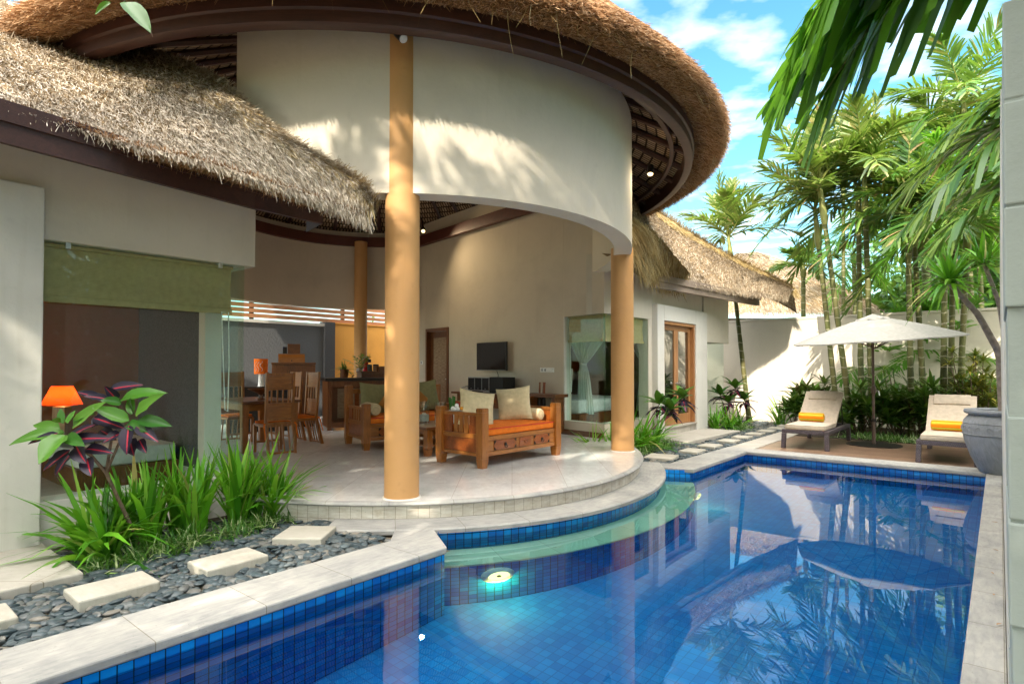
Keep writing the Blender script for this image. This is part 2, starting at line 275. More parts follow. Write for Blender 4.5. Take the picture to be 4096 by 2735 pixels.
# ---------------------------------------------------------------- mesh building
class MB:
    def __init__(s): s.v = []; s.f = []; s.uv = None; s.mi = []
    def add(s, V, F, mi=0):
        o = len(s.v); s.v += [tuple(p) for p in V]; s.f += [tuple(i+o for i in q) for q in F]; s.mi += [mi]*len(F); return s
    def box(s, x0, x1, y0, y1, z0, z1, mi=0, mat=None):
        V = [Vector(p) for p in ((x0,y0,z0),(x1,y0,z0),(x1,y1,z0),(x0,y1,z0),(x0,y0,z1),(x1,y0,z1),(x1,y1,z1),(x0,y1,z1))]
        if mat is not None: V = [mat @ p for p in V]
        return s.add(V, [(0,3,2,1),(4,5,6,7),(0,1,5,4),(1,2,6,5),(2,3,7,6),(3,0,4,7)], mi)
    def taper(s, cx, cy, z0, z1, w0, w1, d0=None, d1=None, mi=0):
        d0 = w0 if d0 is None else d0; d1 = w1 if d1 is None else d1
        V = [(cx+sx*w/2, cy+sy*d/2, z) for z, w, d in ((z0,w0,d0),(z1,w1,d1)) for sx, sy in ((-1,-1),(1,-1),(1,1),(-1,1))]
        return s.add(V, [(0,3,2,1),(4,5,6,7),(0,1,5,4),(1,2,6,5),(2,3,7,6),(3,0,4,7)], mi)
    def prism(s, poly, z0, z1, mi=0):
        n = len(poly); V = [(p[0],p[1],z0) for p in poly]+[(p[0],p[1],z1) for p in poly]
        F = [tuple(range(n))[::-1], tuple(range(n, 2*n))]+[(i,(i+1)%n,n+(i+1)%n,n+i) for i in range(n)]
        return s.add(V, F, mi)
    def lathe(s, prof, n=24, c=(0,0,0), mi=0, cap=True):
        V = []; F = []
        for r, z in prof:
            for k in range(n):
                t = 2*math.pi*k/n; V.append((c[0]+r*math.cos(t), c[1]+r*math.sin(t), c[2]+z))
        for i in range(len(prof)-1):
            for k in range(n):
                F.append((i*n+k, i*n+(k+1)%n, (i+1)*n+(k+1)%n, (i+1)*n+k))
        if cap: F.append(tuple(range(n))[::-1]); F.append(tuple(range((len(prof)-1)*n, len(prof)*n)))
        return s.add(V, F, mi)
    def tube(s, pts, rad, n=8, mi=0, cap=True):
        pts = [Vector(p) for p in pts]
        if not isinstance(rad, (list, tuple)): rad = [rad]*len(pts)
        V = []; F = []; up = Vector((0.13, 0.29, 0.95)).normalized(); prev = None
        for i, p in enumerate(pts):
            t = (pts[min(i+1,len(pts)-1)]-pts[max(i-1,0)]).normalized()
            if prev is None:
                a = t.cross(up)
                if a.length < 0.1: a = t.cross(Vector((1,0,0)))
            else: a = prev - t*prev.dot(t)
            a.normalize(); prev = a; b = t.cross(a)
            for k in range(n):
                w = 2*math.pi*k/n; V.append(p+(a*math.cos(w)+b*math.sin(w))*rad[i])
        for i in range(len(pts)-1):
            for k in range(n): F.append((i*n+k, i*n+(k+1)%n, (i+1)*n+(k+1)%n, (i+1)*n+k))
        if cap: F.append(tuple(range(n))[::-1]); F.append(tuple(range((len(pts)-1)*n, len(pts)*n)))
        return s.add(V, F, mi)
    def grid(s, rows, mi=0, close=False):
        """rows: list of equally long point lists"""
        n = len(rows[0]); V = [p for r in rows for p in r]; F = []
        for i in range(len(rows)-1):
            for k in range(n if close else n-1): F.append((i*n+k, i*n+(k+1)%n, (i+1)*n+(k+1)%n, (i+1)*n+k))
        return s.add(V, F, mi)
    def quad(s, a, b, c, d, mi=0): return s.add([a,b,c,d], [(0,1,2,3)], mi)

def link(name, me, mats, parent=None, smooth=False, bevel=0.0, auto=None):
    for m in (mats if isinstance(mats, (list, tuple)) else [mats]): me.materials.append(m)
    o = bpy.data.objects.new(name, me); COL.objects.link(o)
    if smooth: me.polygons.foreach_set('use_smooth', [True]*len(me.polygons))
    if bevel:
        b = o.modifiers.new('bevel', 'BEVEL'); b.width = bevel; b.segments = 2; b.limit_method = 'ANGLE'; b.angle_limit = R(40)
    if parent is not None: o.parent = parent
    return o
def obj(name, mb, mats, parent=None, smooth=False, bevel=0.0, loc=None, rz=None, uv=None, fix=False):
    me = bpy.data.meshes.new(name); me.from_pydata([tuple(v) for v in mb.v], [], mb.f)
    if any(mb.mi): me.polygons.foreach_set('material_index', mb.mi)
    if fix:
        bm = bmesh.new(); bm.from_mesh(me); bmesh.ops.recalc_face_normals(bm, faces=bm.faces); bm.to_mesh(me); bm.free()
    if uv is not None:
        lay = me.uv_layers.new(name='UVMap')
        for p in me.polygons:
            for li in p.loop_indices: lay.data[li].uv = uv[me.loops[li].vertex_index]
    me.update()
    o = link(name, me, mats, parent, smooth, bevel)
    if loc is not None: o.location = loc
    if rz is not None: o.rotation_euler = (0, 0, rz)
    if smooth and not bevel:
        try: me.set_sharp_from_angle(angle=R(40))
        except Exception: pass
    return o
def npobj(name, chunks, mats, parent=None, smooth=False, loc=None, rz=None, uvs=None):
    """chunks: list of (V (n,3), Q (m,4), material index)"""
    Vs = []; Qs = []; MI = []; o = 0
    for ch in chunks:
        V, Q = ch[0], ch[1]; mi = ch[2] if len(ch) > 2 else 0
        Vs.append(V); Qs.append(Q+o); MI.append(np.full(len(Q), mi)); o += len(V)
    V = np.concatenate(Vs).astype(np.float32); Q = np.concatenate(Qs).astype(np.int32); MI = np.concatenate(MI).astype(np.int32)
    me = bpy.data.meshes.new(name)
    me.vertices.add(len(V)); me.vertices.foreach_set('co', V.ravel())
    me.loops.add(Q.size); me.loops.foreach_set('vertex_index', Q.ravel())
    me.polygons.add(len(Q)); me.polygons.foreach_set('loop_start', np.arange(0, Q.size, 4, dtype=np.int32))
    try: me.polygons.foreach_set('loop_total', np.full(len(Q), 4, dtype=np.int32))
    except Exception: pass
    if MI.any(): me.polygons.foreach_set('material_index', MI)
    if uvs is not None:
        U = np.concatenate(uvs).astype(np.float32); lay = me.uv_layers.new(name='UVMap')
        lay.data.foreach_set('uv', U[Q.ravel()].ravel())
    me.update(calc_edges=True); me.validate()
    ob = link(name, me, mats, parent, smooth)
    if loc is not None: ob.location = loc
    if rz is not None: ob.rotation_euler = (0, 0, rz)
    return ob
def unit(a): return a/np.maximum(np.linalg.norm(a, axis=-1, keepdims=True), 1e-9)
def ribbons(P, D, S, Ln, W, bend, seg=2, tip=0.15, prof=None, fold=0.0):
    """N ribbons: base P, direction D, side S, length, width, bend vector (added as t^2)"""
    n = len(P); ts = np.linspace(0, 1, seg+1)
    if prof is None: prof = [1-(1-tip)*t for t in ts]
    V = np.zeros((n, seg+1, 2, 3)); 
    for i, t in enumerate(ts):
        c = P + D*(Ln*t)[:, None] + bend*(t*t)
        h = (W*prof[i]*0.5)[:, None]
        V[:, i, 0] = c - S*h; V[:, i, 1] = c + S*h
    idx = np.arange(n)[:, None]*(seg+1)*2
    Q = np.concatenate([np.stack([idx[:, 0]+2*i, idx[:, 0]+2*i+1, idx[:, 0]+2*i+3, idx[:, 0]+2*i+2], 1) for i in range(seg)])
    return V.reshape(-1, 3), Q
def thing(name, label, cat, loc=(0,0,0), rz=0.0, group=None):
    o = bpy.data.objects.new(name, None); COL.objects.link(o); o.empty_display_size = 0.1
    o.location = loc; o.rotation_euler = (0, 0, rz); return tag(o, label, cat, group)
def tag(o, label, cat, group=None):
    o['label'] = label; o['category'] = cat
    if group: o['group'] = group
    return o
def struct(o): o['kind'] = 'structure'; return o
def stuff(o): o['kind'] = 'stuff'; return o
def dup(root, loc, rz, label, group=None):
    r = root.copy(); COL.objects.link(r); r.location = loc; r.rotation_euler = (0, 0, rz); r['label'] = label
    if group: r['group'] = group
    for ch in list(root.children):
        c = ch.copy(); COL.objects.link(c); c.parent = r
        for g in list(ch.children):
            d = g.copy(); COL.objects.link(d); d.parent = c
    return r
def rnd(a, b): return random.uniform(a, b)
SUN_HEAD, SUN_EL, SUN_P, SKY, SKYV, CLOUD, SKY_FILL, EXPO = 25, 34, 3.4, .15, .84, (4.8, 5.1, 5.3), (32, 30.5, 28.5), 1.36
SUN_BLOCKERS = [(1.4, -.6, 12.5, 2.4, 4200, 'unseen tall leafy tree added to block sun, right behind the camera', 9.6, 3.0), (-.9, -2.4, 11.5, 2.4, 3800, 'unseen tall leafy tree added to block sun, near the pool end', 8.4, 3.2), (-7.6, -2.4, 8.4, 2.3, 3200, 'unseen leafy tree added to block sun, behind the camera on the left'), (-4.6, -2.9, 8.5, 2.3, 3200, 'unseen leafy tree added to block sun, second from the left'), (-2.4, -3.6, 9.4, 2.4, 3600, 'unseen leafy tree added to block sun, second from the right'), (3.6, -1.6, 11.8, 2.3, 3600, 'unseen leafy tree added to block sun, behind the stone wall and camera', 8.6, 3.0)]
SPALM = [(-5.9, -2.6, 7.75), (-4.3, -2.6, 8.0), (-2.9, -2.3, 8.15), (-6.8, -2.2, 7.6)]
# ---------------------------------------------------------------- planting
def m_trunk():
    m, nt, out = new_mat('palm_trunk'); tc = N(nt, 'ShaderNodeTexCoord'); s = N(nt, 'ShaderNodeSeparateXYZ'); L(nt, tc.outputs['Object'], s.inputs[0])
    nz = noise(nt, coords(nt, 'Object', (3, 3, 0.6)), 3, 4)
    ad = N(nt, 'ShaderNodeMath', operation='MULTIPLY_ADD'); L(nt, s.outputs['Z'], ad.inputs[0]); ad.inputs[1].default_value = 4.6
    sc = N(nt, 'ShaderNodeMath', operation='MULTIPLY'); L(nt, nz, sc.inputs[0]); sc.inputs[1].default_value = 0.5; L(nt, sc.outputs[0], ad.inputs[2])
    fr = N(nt, 'ShaderNodeMath', operation='FRACT'); L(nt, ad.outputs[0], fr.inputs[0])
    base = ramp(nt, noise(nt, coords(nt, 'Object', (2, 2, 0.4)), 2.5, 4), [(0.3, (0.045, 0.055, 0.018)), (0.5, (0.095, 0.105, 0.032)), (0.64, (0.16, 0.145, 0.055)), (0.8, (0.24, 0.19, 0.13))])
    ring = ramp(nt, fr.outputs[0], [(0.0, (1, 1, 1)), (0.07, (1, 1, 1)), (0.11, (0, 0, 0)), (1.0, (0, 0, 0))])
    c = mixc(nt, ring, base, (0.30, 0.285, 0.20))
    principled(nt, out, c, 0.6, bump(nt, fr.outputs[0], 0.2, 0.01), 0.3); return m
M['trunk'] = m_trunk()
M['shaft'] = m_plain('crownshaft_green', (0.24, 0.25, 0.075), 0.45, 0.4, 0, 0.3, 4)
M['rachis'] = m_plain('leaf_stalk', (0.22, 0.25, 0.06), 0.5, 0.3, 0, 0.2, 4)
UP = np.array([0, 0, 1.0])
def frond(P, az, el, length, droop, nl=26, ll=0.6, lw=0.05, mi=0, hang=0.25, seg=3, blunt=0.45, start=0.14, jit=0.12, rw=0.022):
    """a feather leaf: stalk plus two rows of leaflets"""
    P = np.asarray(P, float)
    d0 = np.array([math.cos(el)*math.cos(az), math.cos(el)*math.sin(az), math.sin(el)])
    pos = lambda t: P + d0*length*t[:, None] + np.outer(t*t, [0, 0, -droop*length])
    tan = lambda t: unit(d0*length + np.outer(2*t, [0, 0, -droop*length]))
    ts = np.linspace(0, 1, 8); pc = pos(ts); tg = tan(ts)
    side = unit(np.cross(tg, UP)); nrm = unit(np.cross(side, tg))
    out = []
    w = rw*(1-0.8*ts)[:, None]
    for vec in (side, nrm):
        V = np.stack([pc-vec*w, pc+vec*w], 1).reshape(-1, 3)
        Q = np.array([[2*i, 2*i+1, 2*i+3, 2*i+2] for i in range(7)]); out.append((V, Q, 1))
    t = np.linspace(start, 1.0, nl); t = np.concatenate([t, t]) ; sg = np.concatenate([np.ones(nl), -np.ones(nl)])
    t = np.clip(t + RNG.uniform(-.5, .5, 2*nl)/nl*0.5, start, 1)
    p = pos(t); g = tan(t); s = unit(np.cross(g, UP)); n = unit(np.cross(s, g))
    al = np.radians(28 + 42*t + RNG.normal(0, 5, 2*nl))
    D = unit(s*(sg*np.cos(al))[:, None] + g*np.sin(al)[:, None] + n*(0.22+RNG.normal(0, jit, 2*nl))[:, None])
    Ln = ll*np.power(np.sin(math.pi*(0.14+0.78*t)), 0.6)*RNG.uniform(0.85, 1.1, 2*nl)
    S = unit(np.cross(D, n) + RNG.normal(0, 0.18, (2*nl, 3)))
    bend = np.outer(Ln, [0, 0, -1])*(hang*RNG.uniform(0.5, 1.5, 2*nl))[:, None]
    pr = [0.45, 1.0, 0.92, blunt] if seg == 3 else [0.5, 1, blunt]
    V, Q = ribbons(p, D, S, Ln, np.full(2*nl, lw)*RNG.uniform(0.8, 1.2, 2*nl), bend, seg, prof=pr)
    out.append((V, Q, mi)); return out
def crown(P, nf, length, droop=(0.35, 0.7), nl=26, ll=0.6, lw=0.05, hang=0.25, els=(75, 5), az0=0.0, azs=None, blunt=0.45, jit=0.12):
    ch = []
    for i in range(nf):
        f = i/max(1, nf-1)
        az = (azs[i] if azs else az0 + i*2.39996) + rnd(-.15, .15)
        el = R(els[0] + (els[1]-els[0])*f + rnd(-6, 6))
        ch += frond(P, az, el, length*rnd(0.85, 1.1), droop[0]+(droop[1]-droop[0])*f*rnd(0.8, 1.2), nl, ll*rnd(.9, 1.1), lw, 0, hang, 3, blunt, 0.14, jit)
    return ch
def palm(base, top, r0, r1, label, group, nf=11, length=1.9, ll=0.62, lw=0.05, nl=26, mat='palm', shaft=0.9, els=(78, -8), droop=(0.3, 0.65), hang=0.25, az0=None, name='palm_tree', azs=None, bow=0.0, trunk_mat='trunk', jit=0.12):
    base = Vector(base); top = Vector(top)
    t = thing(name, label, 'palm tree', base, 0, group)
    d = top-base; Ht = d.length; pts = []; rad = []; n = max(8, int(Ht/0.21))
    for i in range(n+1):
        f = i/n; p = d*f + Vector((bow*math.sin(f*math.pi), 0, 0))
        pts.append(p); rad.append((r0+(r1-r0)*f)*(1.07 if i % 1 == 0 and i % 2 == 0 else 0.97) + r0*0.5*max(0, 1-f*14))
    m = MB(); m.tube(pts, rad, 10); obj('trunk', m, M[trunk_mat], t, True)
    cp = d.copy()
    if shaft:
        dn = d.normalized(); m = MB()
        m.tube([d-dn*0.04, d+dn*shaft*0.15, d+dn*shaft*0.55, d+dn*shaft], [r1*1.15, r1*1.55, r1*1.2, r1*0.7], 10); obj('crownshaft', m, M['shaft'], t, True); cp = d+dn*shaft*0.93
    npobj('crown', crown(cp, nf, length, droop, nl, ll, lw, hang, els, rnd(0, 6) if az0 is None else az0, azs, jit=jit), [M[mat], M['rachis']], t)
    return t
def straps(pts, n_each, length, width, spread=0.35, arch=0.6, seg=4, lean=(0, 0), tip=0.08):
    P = []; 
    for p in pts:
        for _ in range(n_each): P.append((p[0]+rnd(-.05, .05), p[1]+rnd(-.05, .05), p[2]))
    P = np.array(P); n = len(P); az = RNG.uniform(0, 2*math.pi, n); ti = np.abs(RNG.normal(0, spread, n))
    D = unit(np.stack([np.cos(az)*np.sin(ti)+lean[0], np.sin(az)*np.sin(ti)+lean[1], np.cos(ti)], 1))
    h = np.stack([np.cos(az), np.sin(az), np.zeros(n)], 1)
    Ln = length*RNG.uniform(0.6, 1.15, n)
    k = arch*RNG.uniform(0.1, 1.3, n)*Ln
    bend = h*(k*0.55)[:, None] + np.outer(k, [0, 0, -0.75])
    S = unit(np.cross(D, h) + np.cross(D, np.array([0.3, 0.2, 0.1]))*0.3 + RNG.normal(0, 0.15, (n, 3)))
    pr = [0.75, 1.0, 0.9, 0.65, tip][:seg+1] if seg == 4 else None
    return ribbons(P, D, S, Ln, width*RNG.uniform(0.7, 1.2, n), bend, seg, tip, pr)
def leafmesh(items, seg=6):
    """broad leaves: (base, direction, normal, length, width, droop) -> V,Q,UV with a folded midrib"""
    Vs = []; Qs = []; Us = []; o = 0
    for b, d, nrm, ln, wd, dr in items:
        b = np.array(b, float); d = unit(np.array(d, float)); nrm = np.array(nrm, float); s = unit(np.cross(d, nrm)); nn = unit(np.cross(s, d))
        V = []; U = []
        for i in range(seg+1):
            t = i/seg; c = b + d*ln*t - nn*dr*ln*t*t
            w = wd*0.5*(math.sin(math.pi*min(1, 0.06+0.94*t**0.75)))**0.8 if 0 < i < seg else wd*(0.05 if i == 0 else 0.012)
            wob = rnd(-.06, .06)*wd
            for k, x in enumerate((-1, -0.5, 0, 0.5, 1)):
                V.append(c + s*w*x + nn*(abs(x)*w*0.42 + (wob if abs(x) == 1 else 0))); U.append((x, t))
        Q = [[5*i+k, 5*i+k+1, 5*(i+1)+k+1, 5*(i+1)+k] for i in range(seg) for k in range(4)]
        Vs.append(np.array(V)); Qs.append(np.array(Q)+o); Us.append(np.array(U)); o += len(V)
    return np.concatenate(Vs), np.concatenate(Qs), np.concatenate(Us)
def rosettes(centres, n, length, width, tilt=(0.3, 1.3), droop=0.3, seg=4):
    items = []
    for c in centres:
        a0 = rnd(0, 6)
        for i in range(n):
            az = a0 + i*2.39996 + rnd(-.2, .2); ti = tilt[0] + (tilt[1]-tilt[0])*(i/max(1, n-1)) + rnd(-.12, .12)
            d = (math.cos(az)*math.sin(ti), math.sin(az)*math.sin(ti), math.cos(ti)); up = (-math.cos(az)*math.cos(ti), -math.sin(az)*math.cos(ti), math.sin(ti))
            items.append((c, d, up, length*rnd(.7, 1.1), width*rnd(.8, 1.1), droop*rnd(.5, 1.3)))
    return leafmesh(items, seg)
def shrub(base, stems, label, group=None, mat='shrub', n=12, length=0.28, width=0.08, name='garden_shrub', droop=0.35, cat='shrub', tilt=(0.3, 1.5), seg=4, tiers=2):
    """stems: list of (dx, dy, height) - each carries tiers of leaf rosettes"""
    t = thing(name, label, cat, base, 0, group); m = MB(); cs = []
    for dx, dy, h in stems:
        m.tube([(dx*0.25, dy*0.25, 0), (dx*0.7, dy*0.7, h*0.55), (dx, dy, h)], [0.014, 0.011, 0.007], 6)
        for k in range(tiers):
            f = 1-0.3*k; cs.append((dx*(0.45+0.55*f), dy*(0.45+0.55*f), h*f))
    obj('stem', m, M['bark'], t, True)
    V, Q, U = rosettes(cs, n, length, width, tilt, droop, seg)
    npobj('foliage', [(V, Q)], M[mat], t, True, uvs=[U]); return t
def flat_stone(n=9):
    prof = [(0.0, -1), (0.62, -0.8), (1.0, -0.1), (0.9, 0.45), (0.5, 0.88), (0.0, 1)]
    V = []; 
    for r, z in prof:
        for k in range(n): V.append((r*math.cos(2*math.pi*k/n), r*math.sin(2*math.pi*k/n), z))
    Q = [[i*n+k, i*n+(k+1)%n, (i+1)*n+(k+1)%n, (i+1)*n+k] for i in range(len(prof)-1) for k in range(n)]
    return np.array(V), np.array(Q)
def pebbles(name, pts, lo=0.030, hi=0.062, mat='pebble'):
    B, Q = flat_stone(); n = len(pts); m = len(B); P = np.array(pts)
    az = RNG.uniform(0, 6.28, n) ; a = RNG.uniform(lo, hi, n); b = a*RNG.uniform(0.55, 0.9, n); h = a*RNG.uniform(0.22, 0.38, n)
    V = B[None]*np.stack([a, b, h], 1)[:, None, :]
    V = V*(1+0.06*np.sin(3*np.arctan2(B[:, 1], B[:, 0])[None, :, None]+az[:, None, None]))
    tx = RNG.normal(0, 0.28, n); x, y, z = V[..., 0], V[..., 1], V[..., 2]
    y, z = y*np.cos(tx)[:, None]-z*np.sin(tx)[:, None], y*np.sin(tx)[:, None]+z*np.cos(tx)[:, None]
    X = x*np.cos(az)[:, None]-y*np.sin(az)[:, None]; Y = x*np.sin(az)[:, None]+y*np.cos(az)[:, None]
    V = np.stack([X, Y, z], 2)+P[:, None, :]
    QQ = (Q[None]+(np.arange(n)*m)[:, None, None]).reshape(-1, 4)
    return npobj(name, [(V.reshape(-1, 3), QQ)], M[mat], None, True)
# ---------------------------------------------------------------- setting: ground, pool, terrace
EC = Vector((-2.33, 10.77)); EU = Vector((-.454, .891)); EV = Vector((.891, .454))
def E(a, b, deg):
    t = R(deg); p = EC + EU*(a*math.cos(t)) + EV*(b*math.sin(t)); return p
def E3(a, b, deg, z): p = E(a, b, deg); return (p.x, p.y, z)
def rng(a, b, n): return [a+(b-a)*i/n for i in range(n+1)]
def arclen(pts):
    s = [0.0]
    for i in range(1, len(pts)): s.append(s[-1]+(Vector(pts[i])-Vector(pts[i-1])).length)
    return s
WZ = -0.125      # water level
FZ = 0.17        # terrace floor
# ground with a hole for the pool
ga = [-90, .6, 3.5, 8.2, 10.55, 90]; gb = [-90, -5.2, -3.56, -.1, 90]; m = MB()
for i in range(5):
    for k in range(4):
        if (1 <= i <= 3 and k == 2) or (i == 2 and k == 1): continue
        m.quad(PF(ga[i], gb[k], -.07), PF(ga[i], gb[k+1], -.07), PF(ga[i+1], gb[k+1], -.07), PF(ga[i+1], gb[k], -.07))
struct(obj('ground', m, M['ground']))
# basin
B0, B1, A0, A1, BZ = -3.55, -.10, .6, 10.53, -1.25
ring_t = rng(193.0, 135.0, 40)
plan = [PF(A0, B1), PF(A0, B0), PF(3.42, B0)] + [Vector((*E(5.63, 4.23, t), 0)) for t in ring_t] + [PF(8.2, -3.45), PF(A1, -3.45), PF(A1, B1), PF(A0, B1)]
s = arclen(plan); m = MB(); uv = []
for i in range(len(plan)-1):
    p, q = plan[i], plan[i+1]
    m.quad((p.x, p.y, BZ), (q.x, q.y, BZ), (q.x, q.y, -.02), (p.x, p.y, -.02)); uv += [(s[i], BZ), (s[i+1], BZ), (s[i+1], -.02), (s[i], -.02)]
def fl(a, b, z): 
    global uv
    uv.append((a, b)); return PF(a, b, z)
struct(obj('pool_basin', m, M['tile'], uv=uv))
m = MB(); uv = []; m.quad(fl(A0-.1, -5.4, BZ+.004), fl(A1+.1, -5.4, BZ+.004), fl(A1+.1, B1+.1, BZ+.004), fl(A0-.1, B1+.1, BZ+.004)); struct(obj('pool_floor', m, M['tile_floor'], uv=uv))
# bench: ledge under water along the terrace step
m = MB(); uv = []; m2 = MB(); uv2 = []
inn = [E3(5.6, 4.2, t, -.42) for t in ring_t]; outp = [E3(6.06, 4.72, t, -.42) for t in ring_t]; so = arclen(outp)
for i in range(40):
    m.quad(inn[i], outp[i], outp[i+1], inn[i+1]); uv += [(so[i], 0.2), (so[i], .75), (so[i+1], .75), (so[i+1], .2)]
    a = Vector(outp[i]); b = Vector(outp[i+1]); k = (a-Vector((EC.x, EC.y, a.z))).normalized()*0.0
    m.quad(a, a+Vector((0, 0, -.035)), b+Vector((0, 0, -.035)), b); uv += [(so[i], .75), (so[i], .8), (so[i+1], .8), (so[i+1], .75)]
    ai = Vector(E3(6.045, 4.705, ring_t[i], -.45)); bi = Vector(E3(6.045, 4.705, ring_t[i+1], -.45))
    m2.quad(ai, (ai.x, ai.y, BZ), (bi.x, bi.y, BZ), bi); uv2 += [(so[i], -.45), (so[i], BZ), (so[i+1], BZ), (so[i+1], -.45)]
struct(obj('pool_ledge', m, M['bench'], uv=uv)); struct(obj('pool_ledge_wall', m2, M['tile'], uv=uv2))
m = MB(); m.quad(PF(A0-.02, -5.2, WZ), PF(A0-.02, B1+.02, WZ), PF(A1+.02, B1+.02, WZ), PF(A1+.02, -5.2, WZ))
struct(obj('pool_water', m, M['water']))
# terrace floor, nosing, riser
FULL = rng(0, 360, 120)
m = MB(); m.f.append(tuple(range(120))); m.mi.append(0); m.v += [E3(5.29, 3.96, t, FZ) for t in FULL[:-1]]
struct(obj('terrace_floor', m, M['marble']))
prof = [(5.28, 3.95, FZ-.001), (5.33, 4.00, FZ+.002), (5.352, 4.022, FZ-.012), (5.358, 4.028, FZ-.025), (5.345, 4.015, FZ-.042), (5.29, 3.96, FZ-.045)]
m = MB(); uv = []
ss = arclen([E3(5.35, 4.02, t, 0) for t in FULL])
for a, b, z in prof:
    m.v += [E3(a, b, t, z) for t in FULL]; uv += [(x, z+a) for x in ss]
n = len(FULL)
for i in range(len(prof)-1):
    for k in range(n-1): m.f.append((i*n+k, i*n+k+1, (i+1)*n+k+1, (i+1)*n+k)); m.mi.append(0)
struct(obj('terrace_nosing', m, M['coping'], smooth=True, uv=uv))
m = MB(); uv = []
for i in range(n-1):
    m.quad(E3(5.3, 3.97, FULL[i], -.05), E3(5.3, 3.97, FULL[i+1], -.05), E3(5.3, 3.97, FULL[i+1], FZ-.04), E3(5.3, 3.97, FULL[i], FZ-.04))
    uv += [(ss[i], -.05), (ss[i+1], -.05), (ss[i+1], .13), (ss[i], .13)]
struct(obj('terrace_riser', m, M['riser'], uv=uv))
# step ring in the water side of the terrace
def slab_poly(name, poly, z0, z1, mat, uvf=None, bev=.012):
    bm = bmesh.new(); vs = [bm.verts.new((p[0], p[1], z1)) for p in poly]; f = bm.faces.new(vs)
    if f.normal.z < 0: f.normal_flip()
    r = bmesh.ops.extrude_face_region(bm, geom=[f]); bmesh.ops.translate(bm, vec=(0, 0, z0-z1), verts=[v for v in r['geom'] if isinstance(v, bmesh.types.BMVert)])
    bmesh.ops.recalc_face_normals(bm, faces=bm.faces)
    lay = bm.loops.layers.uv.new('UVMap')
    for f in bm.faces:
        for l in f.loops:
            p = l.vert.co; a = p.x*SA+p.y*CA; b = p.x*CA-p.y*SA
            l[lay].uv = uvf(a, b) if uvf else (a, b+p.z)
    me = bpy.data.meshes.new(name); bm.to_mesh(me); bm.free(); return link(name, me, mat, None, False, bev)
rt = rng(206, 129, 44)
m = MB(); uv = []
pr = [(5.26, 3.93, 0), (5.685, 4.285, 0), (5.700, 4.300, -.012), (5.700, 4.300, -.045), (5.60, 4.2, -.05)]
sr = arclen([E3(5.6, 4.2, t, 0) for t in rt])
for a, b, z in pr:
    m.v += [E3(a, b, t, z) for t in rt]; uv += [(x*1.0, .05+(a-5.26)*1.0+abs(z)) for x in sr]
for i in range(len(pr)-1):
    for k in range(44): m.f.append((i*45+k, i*45+k+1, (i+1)*45+k+1, (i+1)*45+k)); m.mi.append(0)
struct(obj('pool_step_coping', m, M['coping'], uv=uv, fix=True))
P2 = lambda l: [PF(a, b) for a, b in l]
eL = E(5.68, 4.28, 193.5); eL2 = E(5.28, 3.95, 197.5)
struct(slab_poly('pool_coping', P2([(-.2, -4.04), (-.2, -3.5), (3.40, -3.5)]) + [eL, eL2] + P2([(3.22, -4.0)]), -.06, -.002, M['coping']))
eR = E(5.68, 4.28, 134.2); eR2 = E(5.28, 3.95, 130.5)
struct(slab_poly('pool_coping', [eR] + P2([(8.2, -3.40), (10.49, -3.40), (10.49, -.14), (10.95, -.14), (10.95, -3.87), (8.5, -3.9)]) + [eR2], -.06, -.002, M['coping']))
struct(slab_poly('pool_coping', P2([(-1.5, -.16), (-1.5, .012), (10.95, .012), (10.95, -.136), (10.486, -.136), (10.486, -.16)]), -.06, -.003, M['coping']))
struct(slab_poly('pool_coping', P2([(-.2, -3.496), (-.2, -.165), (.64, -.165), (.64, -3.496)]), -.06, -.004, M['coping']))
# flat paths by the two bedroom wings
struct(slab_poly('path', P2([(-3, -6.1), (-3, -4.98), (1.3, -4.98), (1.3, -6.1)]), -.06, .025, M['slab']))
struct(slab_poly('path', P2([(10.95, -5.5), (10.95, -4.62), (13.55, -4.52), (13.55, -5.5)]), -.06, .03, M['slab']))
# stepping stones
def step_stone(a, b, la, lb, rot, label, group, z=.03):
    m = MB(); m.box(-lb/2, lb/2, -la/2, la/2, -.1, 0)
    o = obj('stepping_stone', m, M['step_stone'], None, False, .012, PF(a, b, z), RA+R(rot)); tag(o, label, 'stepping stone', group); return o
G = 'stepping stones in the grey pebble bed'
for a, b, la, lb, rot, lab in [(.60, -4.53, .46, .33, 0, 'cream stepping stone cut off at the left edge of the photo'),
        (1.34, -4.52, .46, .33, 0, 'long cream stepping stone next to the low stone slab by the grass'),
        (2.08, -4.48, .46, .33, 1, 'cream stepping stone in dark pebbles, middle one beside the green grass'),
        (2.83, -4.67, .40, .42, 38, 'skewed cream stepping stone in pebbles near the round terrace step')]:
    step_stone(a, b, la, lb, rot, lab, G, .035)
for i, (a, b, la, lb, rot) in enumerate([(8.95, -4.25, .48, .46, 12), (9.93, -4.14, .46, .33, 2), (10.78, -4.15, .44, .33, 0), (11.72, -4.14, .42, .33, 0), (12.52, -4.14, .38, .33, 0), (13.30, -4.12, .38, .33, 0), (14.05, -4.10, .38, .33, 0), (14.85, -4.10, .38, .33, 0), (15.6, -4.09, .36, .33, 0)]):
    w = ['nearest the ochre column on the right', 'second from the right hand column', 'third from the right hand column', 'fourth from the right hand column, before the stone path', 'fifth from the right hand column, beside the stone path', 'sixth from the right hand column', 'third from the sunlit garden wall', 'second from the sunlit garden wall', 'closest to the sunlit garden wall'][i]
    step_stone(a, b, la, lb, rot, 'pale square stepping stone ' + w, 'stepping stones leading to the garden wall', .022)
